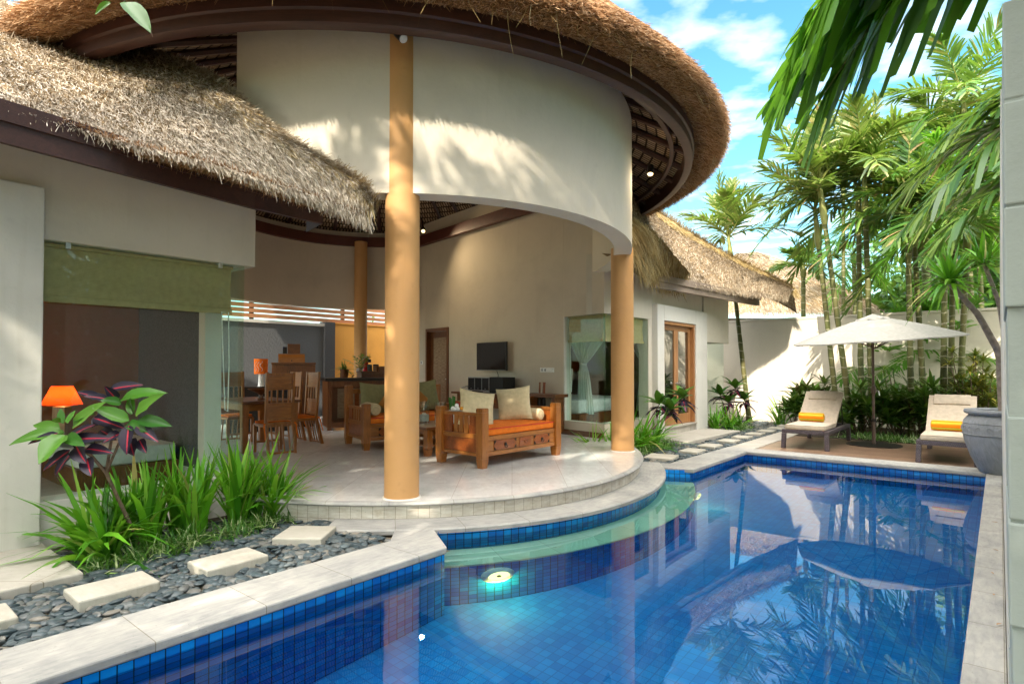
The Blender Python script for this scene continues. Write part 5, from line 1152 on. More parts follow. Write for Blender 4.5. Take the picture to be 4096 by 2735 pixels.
t = thing('tea_box', 'flat wooden tea box right of the coffee machine', 'box', (-2.86, 13.3, bz), R(26)); m = MB(); m.box(-.16, .16, -.09, .09, 0, .09); obj('box', m, M['teak_dark_x'], t, bevel=.003); m = MB(); m.box(-.165, .165, -.095, .095, .092, .115); obj('lid', m, M['teak_dark_x'], t, bevel=.003)
t = thing('canister', 'round brown canister between coffee machine and tea box', 'jar', (-3.05, 13.22, bz)); m = MB(); m.lathe([(0, 0), (.06, 0), (.06, .13), (0, .13)], 18); obj('jar', m, M['teak_dark'], t, True); m = MB(); m.lathe([(0, .131), (.064, .131), (.064, .155), (0, .16)], 18); obj('lid', m, M['iron'], t, True)
t = thing('potted_plant', 'spiky potted plant standing on the bar', 'plant', (-3.58, 12.62, FZ+1.062)); m = MB(); m.lathe([(0, 0), (.07, 0), (.095, .16), (.10, .18), (.085, .18), (.08, .14), (0, .14)], 20); obj('pot', m, M['teak_dark'], t, True)
npobj('foliage', [straps([(0, 0, .15)]*3, 26, .28, .014, .75, .9)], M['shrub'], t)
t = thing('vase_palm', 'slender arching palm sprigs in a glass vase on the bar', 'plant', (-3.32, 12.98, FZ+1.062)); m = MB(); m.lathe([(0, 0), (.03, 0), (.04, .22), (.036, .22)], 14, cap=False); obj('vase', m, M['clear_glass'], t, True)
ch = []
for az, el in ((2.6, 70), (3.3, 55), (.4, 75), (-.6, 65), (1.6, 80)): ch += frond((0, 0, .1), az, R(el), .62, .35, 14, .16, .014, 0, .4, 2, rw=.004)
npobj('foliage', ch, [M['shrub'], M['rachis']], t)
t = thing('kettle', 'small steel kettle beside the coffee machine', 'kettle', (-3.44, 13.22, bz)); m = MB(); m.lathe([(0, 0), (.05, 0), (.055, .03), (.03, .07), (0, .075)], 16); obj('body', m, M['steel'], t, True); m = MB(); m.tube([(.05, 0, .03), (.08, 0, .06)], .008, 6); obj('spout', m, M['steel'], t)
# low dark ledge with lamp
t = thing('side_cabinet', 'low dark cabinet behind the dining table', 'cabinet', (-5.0, 12.0, FZ), R(30)); m = MB(); m.box(-.7, .5, -.2, .25, .0, .86); obj('body', m, M['iron'], t, bevel=.006); m = MB(); m.box(-.72, .52, -.22, .26, .862, .90); obj('top', m, M['iron'], t)
LP = thing('table_lamp', 'orange cloth table lamp with white swirl pattern behind the dining table', 'lamp', (-5.00, 11.75, FZ+.902))
m = MB(); m.lathe([(0, 0), (.06, 0), (.055, .02), (.045, .1), (.045, .27), (0, .28)], 18); obj('base', m, M['white'], LP, True)
m = MB(); m.lathe([(.125, .25), (.13, .55)], 28, cap=False); sh = obj('lamp_shade', m, M['lamp_cloth'], LP, True)
m = MB()
for k in range(3):
    c0 = -1.57-.45+.45*k
    m.tube([((.1335)*math.cos(c0+.18*math.sin(q*2.2)), .1335*math.sin(c0+.18*math.sin(q*2.2)), .30+.055*q) for q in [i*.4 for i in range(10)]], .0035, 4)
obj('swirl', m, M['white'], sh)
m = MB()
# far kitchen court: black brick wall, orange wall, white wall and slatted screen
def court(name, label, cat, build, loc=(0, 0)):
    o = thing(name, label, cat, PF(loc[1], loc[0]), RA); o['_a'] = loc[1]; o['_b'] = loc[0]; build(o); return o
def m_blackbrick():
    m, nt, out = new_mat('brick_black'); v = coords(nt, 'Object', (1, 1, 1), (R(90), 0, R(90)))
    b = N(nt, 'ShaderNodeTexBrick'); b.offset = .5
    b.inputs['Color1'].default_value = c4((.10, .104, .11)); b.inputs['Color2'].default_value = c4((.15, .155, .165)); b.inputs['Mortar'].default_value = c4((.02, .02, .025))
    b.inputs['Scale'].default_value = 1; b.inputs['Brick Width'].default_value = 1.9; b.inputs['Row Height'].default_value = .21; b.inputs['Mortar Size'].default_value = .008
    L(nt, v, b.inputs['Vector']); f = noise(nt, coords(nt), 16, 6, .7); h = N(nt, 'ShaderNodeMath', operation='MULTIPLY_ADD'); L(nt, b.outputs['Fac'], h.inputs[0]); h.inputs[1].default_value = -1.0; L(nt, f, h.inputs[2])
    principled(nt, out, b.outputs['Color'], 0.5, bump(nt, h.outputs[0], .8, .04), .5); return m
M['blackbrick'] = m_blackbrick()
def b1(o):
    m = MB(); m.box(-15.2, -15, 3.5, 9.62, -.07, 2.62); pobj('brick_face', m, M['blackbrick'], o); m = MB(); m.box(-15.25, -14.95, 3.5, 9.66, 2.622, 2.70); pobj('coping_cap', m, M['plaster_white'], o)
    m = MB(); m.box(-15.2, -14.9, 9.625, 9.95, -.07, 2.75); pobj('end_pier', m, M['room_grey'], o)
court('black_brick_wall', 'black painted brick wall with white cap behind the dining area', 'wall', b1, (-15, 6.5))
def b2(o): m = MB(); m.box(-15.2, -15.0, 9.953, 13.4, -.07, 2.72); pobj('wall_face', m, M['orange_wall'], o); m = MB(); m.box(-15.24, -14.97, 9.953, 13.4, 2.722, 2.75); pobj('coping_cap', m, M['orange_wall'], o)
court('orange_wall', 'orange plastered court wall behind the kitchen bar', 'wall', b2, (-15, 11.5))
def b3(o): m = MB(); m.box(-14.96, -9, 13.405, 13.6, -.07, 2.9); pobj('wall_face', m, M['plaster_white'], o); m = MB(); m.box(-14.96, -9, 13.39, 13.62, 2.902, 2.94); pobj('coping_cap', m, M['plaster_white'], o)
court('white_court_wall', 'white court wall between the back column and the thick column', 'wall', b3, (-12, 13.5))
def b4(o):
    for k in range(12): m = MB(); m.box(-15.16, -15.12, 3.0, 13.6, 2.76+.135*k, 2.865+.135*k); pobj('board', m, M['screen_wood'], o)
    for a in (4.5, 7.6, 10.4, 13.2): m = MB(); m.box(-15.24, -15.165, a-.05, a+.05, 2.0, 4.4); pobj('post', m, M['iron'], o)
M['screen_wood'] = m_wood('screen_boards', (0.30, 0.12, 0.05), (0.42, 0.19, 0.085), (0.52, 0.27, 0.13), .5, .6, 'Y', 12)
court('slatted_screen', 'horizontal wooden slat screen above the black and orange walls', 'fence', b4, (-15.14, 8.3))
# spotlights that are lit
def spot(loc, aim, label, power, on=True):
    t = thing('spotlight', label, 'spotlight', loc); d = Vector(aim).normalized(); m = MB()
    m.tube([Vector((0, 0, .0)), d*.02, d*.16], [.035, .045, .045], 14); obj('housing', m, M['iron'], t, True)
    m = MB(); m.tube([d*.161, d*.172], [.042, .036], 16); obj('lens', m, M['spot_on'] if on else M['white'], t, True)
    if power:
        ld = bpy.data.lights.new('spot_lamp', 'SPOT'); ld.energy = power; ld.color = (1, .76, .45); ld.spot_size = R(170); ld.spot_blend = 1.0; ld.shadow_soft_size = .05
        lo_ = bpy.data.objects.new('spot_lamp', ld); COL.objects.link(lo_); lo_.parent = t; lo_.location = d*.2; lo_.rotation_euler = d.to_track_quat('-Z', 'Y').to_euler()
    return t
spot(D(401, 32, 5.72)+Vector((-.06, .02, .05)), (.4, -.35, -.55), 'unlit white lensed spotlight at the head of the thick ochre column', 0, False)
spot(D(653.5, 168, 8.9)+Vector((-.02, .05, .08)), (-.1, -.3, -.9), 'lit round spotlight under the eave right of the curved wall', 60)
spot(D(422.5, 231, 14.2)+Vector((0, .05, .1)), (.12, -.75, -.62), 'lit spotlight in the rafters above the back corner of the room', 90)
# ------------------------------------------------ things inside the window wing
t = thing('roman_blind', 'wide khaki roman blind half drawn inside the big left window', 'blind', PF(2.1, -6.25, 2.02), RA)
m = MB(); rows = []
for i in range(25):
    y = -.80+1.60*i/24; rows.append([(.004*math.sin(i*1.3)+.010*math.sin(j*.9), y, .03+.44*j/10) for j in range(11)])
m.grid(rows); obj('fabric', m, M['blind'], t, True)
m = MB(); m.box(-.02, .02, -.81, .81, 0, .06); obj('bottom_fold', m, M['blind'], t, bevel=.008); m = MB(); m.box(-.03, .03, -.81, .81, .47, .50); obj('head_rail', m, M['blind'], t)
m = MB(); m.tube([(.02, .70, .02), (.02, .72, -.5), (.02, .74, -1.0), (.02, .77, -1.02), (.02, .78, -.5), (.02, .77, .02)], .006, 5); obj('cord', m, M['white'], t)
t = thing('bedside_lamp', 'glowing red lampshade inside the left window', 'lamp', (-4.86, 6.38, .74))
m = MB(); m.box(-.07, .07, -.05, .05, 0, .30); obj('base', m, M['door_wood'], t, bevel=.006)
m = MB(); m.lathe([(.185, .32), (.095, .52)], 32, cap=False)
obj('lamp_shade', m, M['red_glow'], t, True)
ld = bpy.data.lights.new('bulb', 'POINT'); ld.energy = 3.0; ld.color = (1, .45, .2); ld.shadow_soft_size = .05; lo_ = bpy.data.objects.new('bulb', ld); COL.objects.link(lo_); lo_.parent = t; lo_.location = (0, 0, .40)
t = thing('bedside_table', 'dark bedside table carrying the red lamp', 'table', (-4.86, 6.40, .207), RA); m = MB(); m.box(-.25, .25, -.3, .3, .48, .53); obj('tabletop', m, M['teak_dark'], t)
for x in (-1, 1):
    for y in (-1, 1): m = MB(); m.taper(x*.21, y*.26, 0, .479, .04, .05); obj('leg', m, M['teak_dark'], t)
t = thing('bed', 'low bed with pale blue cover inside the left window', 'bed', PF(2.0, -7.75, .207), RA)
m = MB(); m.box(-.75, .6, -.2, .75, 0, .22); obj('frame', m, M['teak_dark'], t); m = MB(); cushion(m, -.73, .58, -.18, .73, .222, .40, 6, .03); obj('mattress', m, M['sheet'], t, True, .02)
# ------------------------------------------------ things inside the right wing
def drape(name, pts_top, tie, pts_bot, mat, label):
    t = thing(name, label, 'bed net', (tie[0], tie[1], pts_bot[0][2])); o = Vector(t.location); m = MB(); n = len(pts_top)
    rows = []
    for j in range(15):
        f = j/14
        row = []
        for i in range(n):
            a, b = Vector(pts_top[i]), Vector(pts_bot[i]); k = (i/(n-1)-.5)*.14
            tp = Vector(tie)+Vector((k, .03*math.sin(i*2.1), 0))
            if f < .5: g = f/.5; p = a.lerp(tp, 1-(1-g)**1.0); p.z = a.z+(tie[2]-a.z)*(g**.7)
            else: g = (f-.5)/.5; p = tp.lerp(b, g**.6); p.z = tie[2]+(b.z-tie[2])*g
            p += Vector((0, .035*math.sin(i*1.9+f), 0))*(.4+abs(f-.5)); row.append(p-o)
        rows.append(row)
    m.grid(rows); obj('curtain', m, M[mat], t, True); m = MB(); m.lathe([(.07, -.02), (.085, 0), (.07, .02)], 16, Vector(tie)-o, cap=False); obj('tie', m, M['sheet'], t); return t
def m_net():
    m, nt, out = new_mat('bed_net'); t = N(nt, 'ShaderNodeBsdfTransparent'); d = N(nt, 'ShaderNodeBsdfDiffuse'); d.inputs['Color'].default_value = c4((.72, .78, .74)); tl = N(nt, 'ShaderNodeBsdfTranslucent'); tl.inputs['Color'].default_value = c4((.72, .8, .74))
    a = N(nt, 'ShaderNodeMixShader'); a.inputs[0].default_value = .4; L(nt, d.outputs[0], a.inputs[1]); L(nt, tl.outputs[0], a.inputs[2]); b = N(nt, 'ShaderNodeMixShader'); b.inputs[0].default_value = .82; L(nt, t.outputs[0], b.inputs[1]); L(nt, a.outputs[0], b.inputs[2]); L(nt, b.outputs[0], out.inputs['Surface']); return m
M['net'] = m_net()
def bend_pts(px0, px1, z, d0, d1, n): return [((px0+(px1-px0)*i/(n-1)-512)/FPX*(d0+(d1-d0)*i/(n-1)), d0+(d1-d0)*i/(n-1), z) for i in range(n)]
drape('bed_net', bend_pts(566, 612, 2.35, 12.3, 11.6, 22), ((583-512)/FPX*12.0, 12.0, 1.52), bend_pts(577, 594, .50, 12.0, 12.0, 22), 'net', 'white bed net gathered with a tie behind the corner window, left of the column')
drape('bed_net', bend_pts(628, 650, 2.2, 13.3, 13.0, 16), ((646-512)/FPX*13.0, 13.0, 1.5), bend_pts(636, 652, .5, 13.0, 13.0, 16), 'net', 'white bed net hanging behind the window right of the column')
t = thing('bed', 'bed with white sheets behind the corner window', 'bed', PF(10.6, -7.2, .22), RA)
m = MB(); m.box(-1.0, .75, -.7, 1.3, 0, .30); obj('frame', m, M['teak_dark'], t); m = MB(); cushion(m, -.98, .73, -.68, 1.28, .302, .58, 8, .03); obj('mattress', m, M['sheet'], t, True, .03)
pillow('pillow', 'orange_cloth', PF(10.9, -7.9, .98), (R(-20), R(40), RA+R(60)), .45, .45, .14, 'orange pillow on the bed behind the corner window')
t = thing('roman_blind', 'short khaki roman blind at the inner corner window by the switch panel', 'blind', TW(.51, -.09, 1.93), crz)
m = MB(); m.grid([[(-.47+.94*i/16, .006*math.sin(i*1.4)+.008*math.sin(j), .02+.47*j/8) for j in range(9)] for i in range(17)]); obj('fabric', m, M['blind'], t, True); m = MB(); m.box(-.48, .48, -.018, .018, 0, .05); obj('bottom_fold', m, M['blind'], t); m = MB(); m.box(-.48, .48, -.02, .02, .47, .495); obj('head_rail', m, M['blind'], t); m = MB(); m.tube([(-.42, 0, 0), (-.43, -.01, -.9), (-.40, -.01, -.95), (-.39, 0, -.5)], .008, 5); obj('cord', m, M['white'], t)
t = thing('roman_blind', 'khaki roman blind in the window right of the ochre column', 'blind', PF(10.1, GB-.09, 1.93), RA)
m = MB(); m.grid([[(.006*math.sin(i*1.4)+.008*math.sin(j), -.80+1.60*i/16, .02+.47*j/8) for j in range(9)] for i in range(17)]); obj('fabric', m, M['blind'], t, True); m = MB(); m.box(-.018, .018, -.81, .81, 0, .05); obj('bottom_fold', m, M['blind'], t)
t = thing('writing_desk', 'dark carved desk inside the corner window', 'desk', PF(9.3, -6.95, .22), RA); m = MB(); m.box(-.5, .5, -.22, .22, .66, .72); obj('tabletop', m, M['teak_dark'], t)
for x in (-.42, .42): m = MB(); m.box(x-.04, x+.04, -.18, .18, 0, .659); obj('leg', m, M['teak_dark'], t)
# ---------------------------------------------------------------- garden, deck furniture, trees
def pw2(name, label, cat, a0, b0):
    o = thing(name, label, cat, PF(a0, b0), RA); o['_a'] = a0; o['_b'] = b0; return o
GW = pw2('garden_wall', 'long cream garden wall behind deck and palms, partly sunlit', 'wall', 16.85, -3)
m = MB(); m.box(-14, 9, 16.76, 16.95, -.07, 2.70); pobj('wall_face', m, M['garden_plaster'], GW); m = MB(); m.box(-14, 9, 16.745, 16.965, 2.702, 2.765); pobj('wall_cap', m, M['garden_plaster'], GW, bevel=.008)
SW = pw2('stone_wall', 'grey stone block wall end close to the camera at the right edge', 'wall', 3.0, .25)
m = MB(); m.box(.019, .46, 2.215, 9.6, -.07, 2.52); pobj('wall_core', m, M['pillar'], SW)
zs = [-.07, .13, .43, .73, 1.03, 1.33, 1.635, 1.93, 2.235, 2.53]
for i in range(len(zs)-1):
    of = .006*((i*7) % 3)+(.012 if i == 5 else 0); m = MB(); m.box(.013+of*.4, .47, 2.20+of, 2.9, zs[i]+.004, zs[i+1]-(.016 if i == 5 else .004)); pobj('stone_block', m, M['pillar'], SW, bevel=.006)
m = MB(); m.box(.0135, .47, 2.905, 9.6, -.06, 2.525); pobj('plaster_side', m, M['plaster_white'], SW)
# loungers
def lounger(loc, rz, label, g='sun loungers on the timber deck'):
    t = thing('sun_lounger', label, 'sun lounger', loc, rz, g); W = .35; Ln = 1.95
    for x in (-1, 1):
        for y, ly in ((.03, -.015), (Ln-.03, .015)):
            m = MB(); m.add([(x*W+a*.035+(x*.01 if z == 0 else 0), y+b*.04+(ly if z == 0 else 0), z) for z in (0, .27) for a, b in ((-1, -1), (1, -1), (1, 1), (-1, 1))], [(0,3,2,1),(4,5,6,7),(0,1,5,4),(1,2,6,5),(2,3,7,6),(3,0,4,7)]); obj('leg', m, M['wicker'], t, bevel=.006)
    m = MB(); m.box(-W-.035, -W+.035, .0, Ln, .272, .34); m.box(W-.035, W+.035, .0, Ln, .272, .34); m.box(-W+.036, W-.036, -.01, .07, .272, .34); m.box(-W+.036, W-.036, Ln-.07, Ln, .272, .34); m.box(-W+.036, W-.036, .072, .98, .305, .335); obj('frame', m, M['wicker'], t, bevel=.006)
    el = R(38); M4 = Matrix.Translation((0, .92, .345)) @ Matrix.Rotation(el, 4, 'X')
    m = MB(); m.box(-W+.05, W-.05, 0, .95, -.03, -.005, 0, M4); obj('back_frame', m, M['wicker'], t)
    m = MB(); cushion(m, -W+.02, W-.02, -.01, .92, .342, .425, 8, .02); mt = obj('mattress', m, M['beige_cloth'], t, True, .02)
    m = MB(); cushion(m, -W+.02, W-.02, .01, .92, 0, .085, 8, .02); m.v = [tuple(M4 @ Vector(v)) for v in m.v]; obj('back_mattress', m, M['beige_cloth'], t, True, .02)
    m = MB(); cushion(m, -W+.10, W-.10, .66, .90, .088, .125, 6, .03); m.v = [tuple(M4 @ Vector(v)) for v in m.v]; obj('headrest', m, M['beige_cloth'], t, True, .015)
    m = MB(); m.tube([(W-.06, 1.72, .30), (W-.06, 1.62, .82)], .012, 6); obj('support_bar', m, M['iron'], t)
    return t
def towel(loc, rz, label):
    m = MB(); prof = [(.005, -.215), (.055, -.215), (.078, -.205), (.083, -.18), (.083, .18), (.078, .205), (.055, .215), (.005, .215)]; n = 24; uv = []
    m.lathe(prof, n, cap=False)
    # lay the roll down, spiral end
    for r, z in prof:
        for k in range(n): uv.append((k/n, (z+.215)/.43*.0+k/n*1.0 if False else 2*abs(k/n-.5)*1.0))
    o = obj('rolled_towel', m, M['towel'], None, True, uv=uv); o.location = loc; o.rotation_euler = (R(90), 0, rz); return tag(o, label, 'towel', 'rolled striped towels on the loungers')
c1 = PF(11.47, -2.70, -.01); rz1 = RA
lounger(c1, rz1, 'wicker sun lounger with beige mattress at the left of the parasol pole')
c2 = PF(11.08, -.63, -.01)
lounger(c2, rz1, 'wicker sun lounger with beige mattress partly hidden by the stone pot')
def lp(a, b, z): return PF(a, b, z)
towel(lp(12.17, -2.74, .52), RA+R(90), 'orange and lime striped rolled towel on the lounger left of the parasol'); towel(lp(11.78, -.66, .52), RA+R(90), 'orange and lime striped rolled towel on the lounger behind the stone pot')
# parasol
ub = Vector((6.84, 11.18, -.012))
U = thing('parasol', 'off white parasol on a bronze pole standing on the timber deck', 'parasol', ub, R(-20))
m = MB(); m.lathe([(0, 0), (.46, 0), (.46, .012), (.44, .02), (0, .024)], 40); obj('base_plate', m, M['iron'], U)
m = MB(); m.tube([(0, 0, .02), (0, 0, .45)], .032, 14); m.tube([(0, 0, .45), (0, 0, 2.42)], .024, 14); obj('pole', m, M['bronze'], U, True)
m = MB(); m.lathe([(0, -.09), (.03, -.08), (.05, 0), (.03, .08), (0, .09)], 16, (0, -.02, 1.04)); cr = obj('crank_housing', m, M['bronze'], U, True); m = MB(); m.tube([(.03, 0, 1.04), (.09, 0, 1.02), (.10, 0, .94)], .008, 6); obj('crank_handle', m, M['steel'], cr)
m = MB(); m.lathe([(.03, 0), (.04, .0), (.04, .05), (.03, .06)], 14, (0, 0, .44)); obj('pole_clamp', m, M['iron'], U)
TL = Matrix.Translation((0, 0, 2.44)) @ Matrix.Rotation(R(-3.5), 4, 'Y') @ Matrix.Rotation(R(2.5), 4, 'X')
NR8 = 8; RR8 = 1.44
def rim(k, r=RR8, z=-.45): t = 2*math.pi*(k+.5)/NR8; return Vector((r*math.cos(t), r*math.sin(t), z))
m = MB(); seg = 8
for k in range(NR8):
    rows = []
    for i in range(seg+1):
        f = .13+.87*i/seg; row = []
        for j in range(5):
            p = rim(k).lerp(rim(k+1), j/4); q = p*f; q.z = p.z*f**1.04 - .012*math.sin(math.pi*j/4)*f + .02*math.sin(math.pi*f); row.append(tuple(TL @ q))
        rows.append(row)
    a_, b_ = [tuple(TL @ (rim(k).lerp(rim(k+1), j/4)+Vector((0, 0, -.012*math.sin(math.pi*j/4)-.022)))) for j in range(5)], None
    rows.append(a_); m.grid(rows)
obj('canopy', m, M['canopy'], U, True)
m = MB()
for k in range(NR8):
    rows = []
    for i in range(5):
        f = .005+.20*i/4; row = []
        for j in range(5):
            p = rim(k).lerp(rim(k+1), j/4); q = p*f; q.z = p.z*f + .035 - .02*math.sin(math.pi*j/4)*i/4; row.append(tuple(TL @ q))
        rows.append(row)
    m.grid(rows)
obj('canopy_vent', m, M['canopy'], U, True)
for k in range(NR8):
    p = rim(k); m = MB(); m.tube([TL @ Vector((0, 0, -.03)), TL @ Vector((p.x*.98, p.y*.98, p.z*.985-.03))], .012, 6); m.tube([TL @ Vector((0, 0, -.62)), TL @ Vector((p.x*.5, p.y*.5, p.z*.5-.04))], .009, 6); obj('rib', m, M['bronze'], U)
# pot with dracaena
PC = PF(10.62, .02); pot = thing('stone_pot', 'big grey stone pot with a carved wave band, on the pool corner', 'pot', (PC.x, PC.y, 0))
M['potstone'] = m_stone('pot_stone', (.17, .18, .19), (.27, .28, .30), (.36, .37, .39), None, .85, 3.0)
m = MB(); m.lathe([(0, 0), (.25, 0), (.27, .02), (.36, .22), (.43, .45), (.45, .60), (.43, .72), (.375, .79), (.375, .80), (.42, .82), (.43, .845), (.42, .87), (.38, .875), (.35, .86), (.34, .80), (0, .80)], 48); obj('body', m, M['potstone'], pot, True)
m = MB()
for zz in (.685, .53): m.lathe([(.436 if zz > .6 else .4455, -.006), (.445 if zz > .6 else .4545, 0), (.434 if zz > .6 else .4475, .006)], 48, (0, 0, zz), cap=False)
for k in range(22):
    t0 = 2*math.pi*k/22; pts = []
    for i in range(11):
        q = i/10*1.6*math.pi; rr = .035*(1-.35*i/10); ang = t0+(rr*math.cos(q))/.45; z = .61+rr*math.sin(q); r = np.interp(z, [.45, .60, .72], [.43, .45, .43])+.004; pts.append((r*math.cos(ang), r*math.sin(ang), z))
    m.tube(pts, .006, 5)
obj('carved_band', m, M['potstone'], pot, True)
DR = thing('dracaena_tree', 'leaning spiky leaved tree growing in the big stone pot', 'tree', (PC.x+.02, PC.y, .80))
heads = []
def trunk_to(px, py, d, mid, r0=.055, r1=.032):
    tp = D(px, py, d)-Vector(DR.location); m = MB(); pts = [(0, 0, -.05), (mid[0]*.6, mid[1]*.6, mid[2]*.45), mid, tuple(Vector(mid).lerp(tp, .5)+Vector((.05, 0, .05))), tuple(tp)]; m.tube(resample(pts, 16), [r0+(r1-r0)*i/15 for i in range(16)], 10); obj('trunk', m, M['dr_bark'], DR, True); heads.append(tuple(tp)); return tp
M['dr_bark'] = m_plain('bark_pale', (.27, .22, .19), .8, .2, 0, .3, 14, .6)
trunk_to(951, 283, 8.15, (-.06, -.02, .85)); trunk_to(985, 262, 8.3, (.10, .06, .95), .035, .026)
ch = []
for h, n, lnn in ((heads[0], 74, .62), (heads[1], 46, .5)):
    n_ = n; az = RNG.uniform(0, 6.28, n_); ti = np.abs(RNG.uniform(.1, 1.75, n_)); P = np.tile(np.array(h), (n_, 1))+RNG.normal(0, .02, (n_, 3))
    Dv = np.stack([np.cos(az)*np.sin(ti), np.sin(az)*np.sin(ti), np.cos(ti)], 1); Ln = lnn*RNG.uniform(.7, 1.15, n_); bend = np.outer(Ln, [0, 0, -1])*(RNG.uniform(.15, .6, n_)*np.clip(ti, .2, 1.4))[:, None]
    S = unit(np.cross(Dv, UP)+RNG.normal(0, .12, (n_, 3))); ch.append(ribbons(P, Dv, S, Ln, np.full(n_, .05), bend, 5, prof=[.7, 1, 1, .85, .55, .06]))
npobj('crown', ch, M['strap'], DR)
# underwater pool lights
def pool_light(t, z, label, power):
    p = E(6.06, 4.72, t); c = (p-EC).normalized(); n3 = Vector((c.x, c.y, 0)); o = thing('pool_light', label, 'pool light', (p.x, p.y, z), math.atan2(c.y, c.x)-R(90), 'round underwater lights below the ledge')
    rot = Matrix.Rotation(R(-90), 4, 'X'); 
    m = MB(); m.lathe([(.15, 0), (.155, .02), (.13, .045), (.10, .05), (.10, .03)], 32, cap=False); m.v = [tuple(rot @ Vector(v)) for v in m.v]; obj('housing', m, M['white'], o, True)
    m = MB(); m.lathe([(0, .036), (.098, .036)], 32, cap=False); m.v = [tuple(rot @ Vector(v)) for v in m.v]; obj('lens', m, M['pool_on'], o)
    m = MB(); m.lathe([(0, .052), (.02, .052), (.02, .04)], 12, cap=False); m.v = [tuple(rot @ Vector(v)) for v in m.v]; obj('screw', m, M['iron'], o)
    ld = bpy.data.lights.new('pool_lamp', 'POINT'); ld.energy = power; ld.color = (1, .62, .14); ld.shadow_soft_size = 0; l_ = bpy.data.objects.new('pool_lamp', ld); COL.objects.link(l_); l_.parent = o; l_.location = (0, .10, -.20)
pool_light(187.2, -.70, 'glowing round pool light under the pale ledge, in front of the thick column', 6); pool_light(141, -.70, 'second glowing pool light seen edge on, at the far end of the pale ledge', 4)
# ---------------------------------------------------------------- planting
def PB(px, a, z=0.0): r = (px-512)/FPX; d = a/(r*SA+CA); return Vector((r*d, d, z))
def top_of(px, py, base, dx=0): return D(px, py, base.y+dx)
GP = 'slender palms along the garden wall'; GB_ = 'palms beyond the garden wall'
def gpalm(pxb, a, pxt, pyt, label, grp=GP, r=(.064, .050), **k):
    b = PB(pxb, a, -.02); return palm(b, top_of(pxt, pyt, b, k.pop('dy', 0)), r[0], r[1], label, grp, **k)
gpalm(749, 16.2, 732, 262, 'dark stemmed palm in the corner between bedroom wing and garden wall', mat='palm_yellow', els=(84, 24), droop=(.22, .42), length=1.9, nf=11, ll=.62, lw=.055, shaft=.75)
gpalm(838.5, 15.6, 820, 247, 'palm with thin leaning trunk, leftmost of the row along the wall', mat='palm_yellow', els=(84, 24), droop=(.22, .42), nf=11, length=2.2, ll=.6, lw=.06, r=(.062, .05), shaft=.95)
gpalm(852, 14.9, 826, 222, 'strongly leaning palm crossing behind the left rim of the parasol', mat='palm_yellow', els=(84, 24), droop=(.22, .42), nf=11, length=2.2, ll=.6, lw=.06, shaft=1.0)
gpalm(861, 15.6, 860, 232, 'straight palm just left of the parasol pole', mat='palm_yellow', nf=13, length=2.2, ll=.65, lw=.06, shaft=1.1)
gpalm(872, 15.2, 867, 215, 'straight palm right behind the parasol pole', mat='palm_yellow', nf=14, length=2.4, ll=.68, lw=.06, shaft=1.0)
gpalm(911, 15.0, 909.5, 235, 'straight green palm behind the right half of the parasol', mat='palm', nf=12, length=2.1, ll=.62, lw=.055)
gpalm(925, 15.6, 916, 245, 'palm leaning left behind the right tip of the parasol', mat='palm', nf=12, length=2.0, ll=.6, lw=.055)
gpalm(942, 14.6, 946, 262, 'palm with pale ringed trunk behind the lounger next to the pot', mat='palm', nf=11, length=1.9, ll=.6, lw=.055)
gpalm(949, 15.6, 955, 240, 'dark palm trunk second from the stone pot', mat='palm_deep', nf=12, length=2.0, ll=.6, lw=.055)
gpalm(957, 15.3, 968, 255, 'palm leaning right, nearest the stone pot', mat='palm_deep', nf=11, length=1.9, ll=.6, lw=.055)
gpalm(803, 19.5, 804, 275, 'short palm beyond the wall, before the neighbouring thatch roof', GB_, mat='palm', nf=10, length=1.25, ll=.5, lw=.06, shaft=.3, els=(80, 5), r=(.07, .06))
gpalm(857, 24, 855, 262, 'dark feathery palm beyond the wall, right of the neighbouring roof', GB_, mat='palm_deep', nf=12, length=1.9, ll=.6, lw=.035, nl=34, shaft=.3, els=(60, -25), droop=(.4, .9), r=(.09, .07))
gpalm(930, 18.6, 926, 240, 'palm with swollen pale stem beyond the wall, right of the parasol', GB_, mat='palm', nf=12, length=2.3, ll=.65, lw=.055, r=(.10, .08))
gpalm(985, 18.2, 980, 215, 'tall green palm beyond the wall above the stone pot', GB_, mat='palm', nf=13, length=2.4, ll=.7, lw=.06)
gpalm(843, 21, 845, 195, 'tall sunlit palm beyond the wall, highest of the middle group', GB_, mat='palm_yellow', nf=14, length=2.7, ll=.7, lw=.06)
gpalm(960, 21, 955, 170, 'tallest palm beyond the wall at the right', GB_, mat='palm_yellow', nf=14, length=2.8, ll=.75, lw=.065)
gpalm(975, 19.5, 968, 130, 'high palm beyond the wall whose crown nears the stone wall top', GB_, mat='palm', nf=16, length=2.8, ll=.75, lw=.065)
gpalm(930, 21.0, 930, 205, 'bushy palm beyond the wall filling the gap above the dracaena', GB_, mat='palm_deep', nf=18, length=2.6, ll=.75, lw=.06)
# low fan of palm shoots behind the wall
for px, a, h, lab in ((878, 17.6, 1.7, 'clump of low palm shoots behind the wall by the middle trunks'), (915, 17.5, 1.9, 'clump of low palm shoots behind the wall right of the parasol'), (952, 17.6, 2.2, 'clump of low palm shoots behind the wall near the right edge')):
    b = PB(px, a, 0); t = thing('palm_clump', lab, 'palm', b, 0, 'clumps of palm shoots behind the wall')
    npobj('fronds', crown((0, 0, h*.75), 16, 2.1, (.25, .6), 24, .6, .05, .3, (85, 5)), [M['palm_deep'], M['rachis']], t)
    m = MB(); [m.tube([(x, y, 0), (x*.5, y*.5, h*.8)], .03, 6) for x, y in ((-.2, 0), (.2, .1), (0, -.15))]; obj('stem', m, M['shaft'], t)
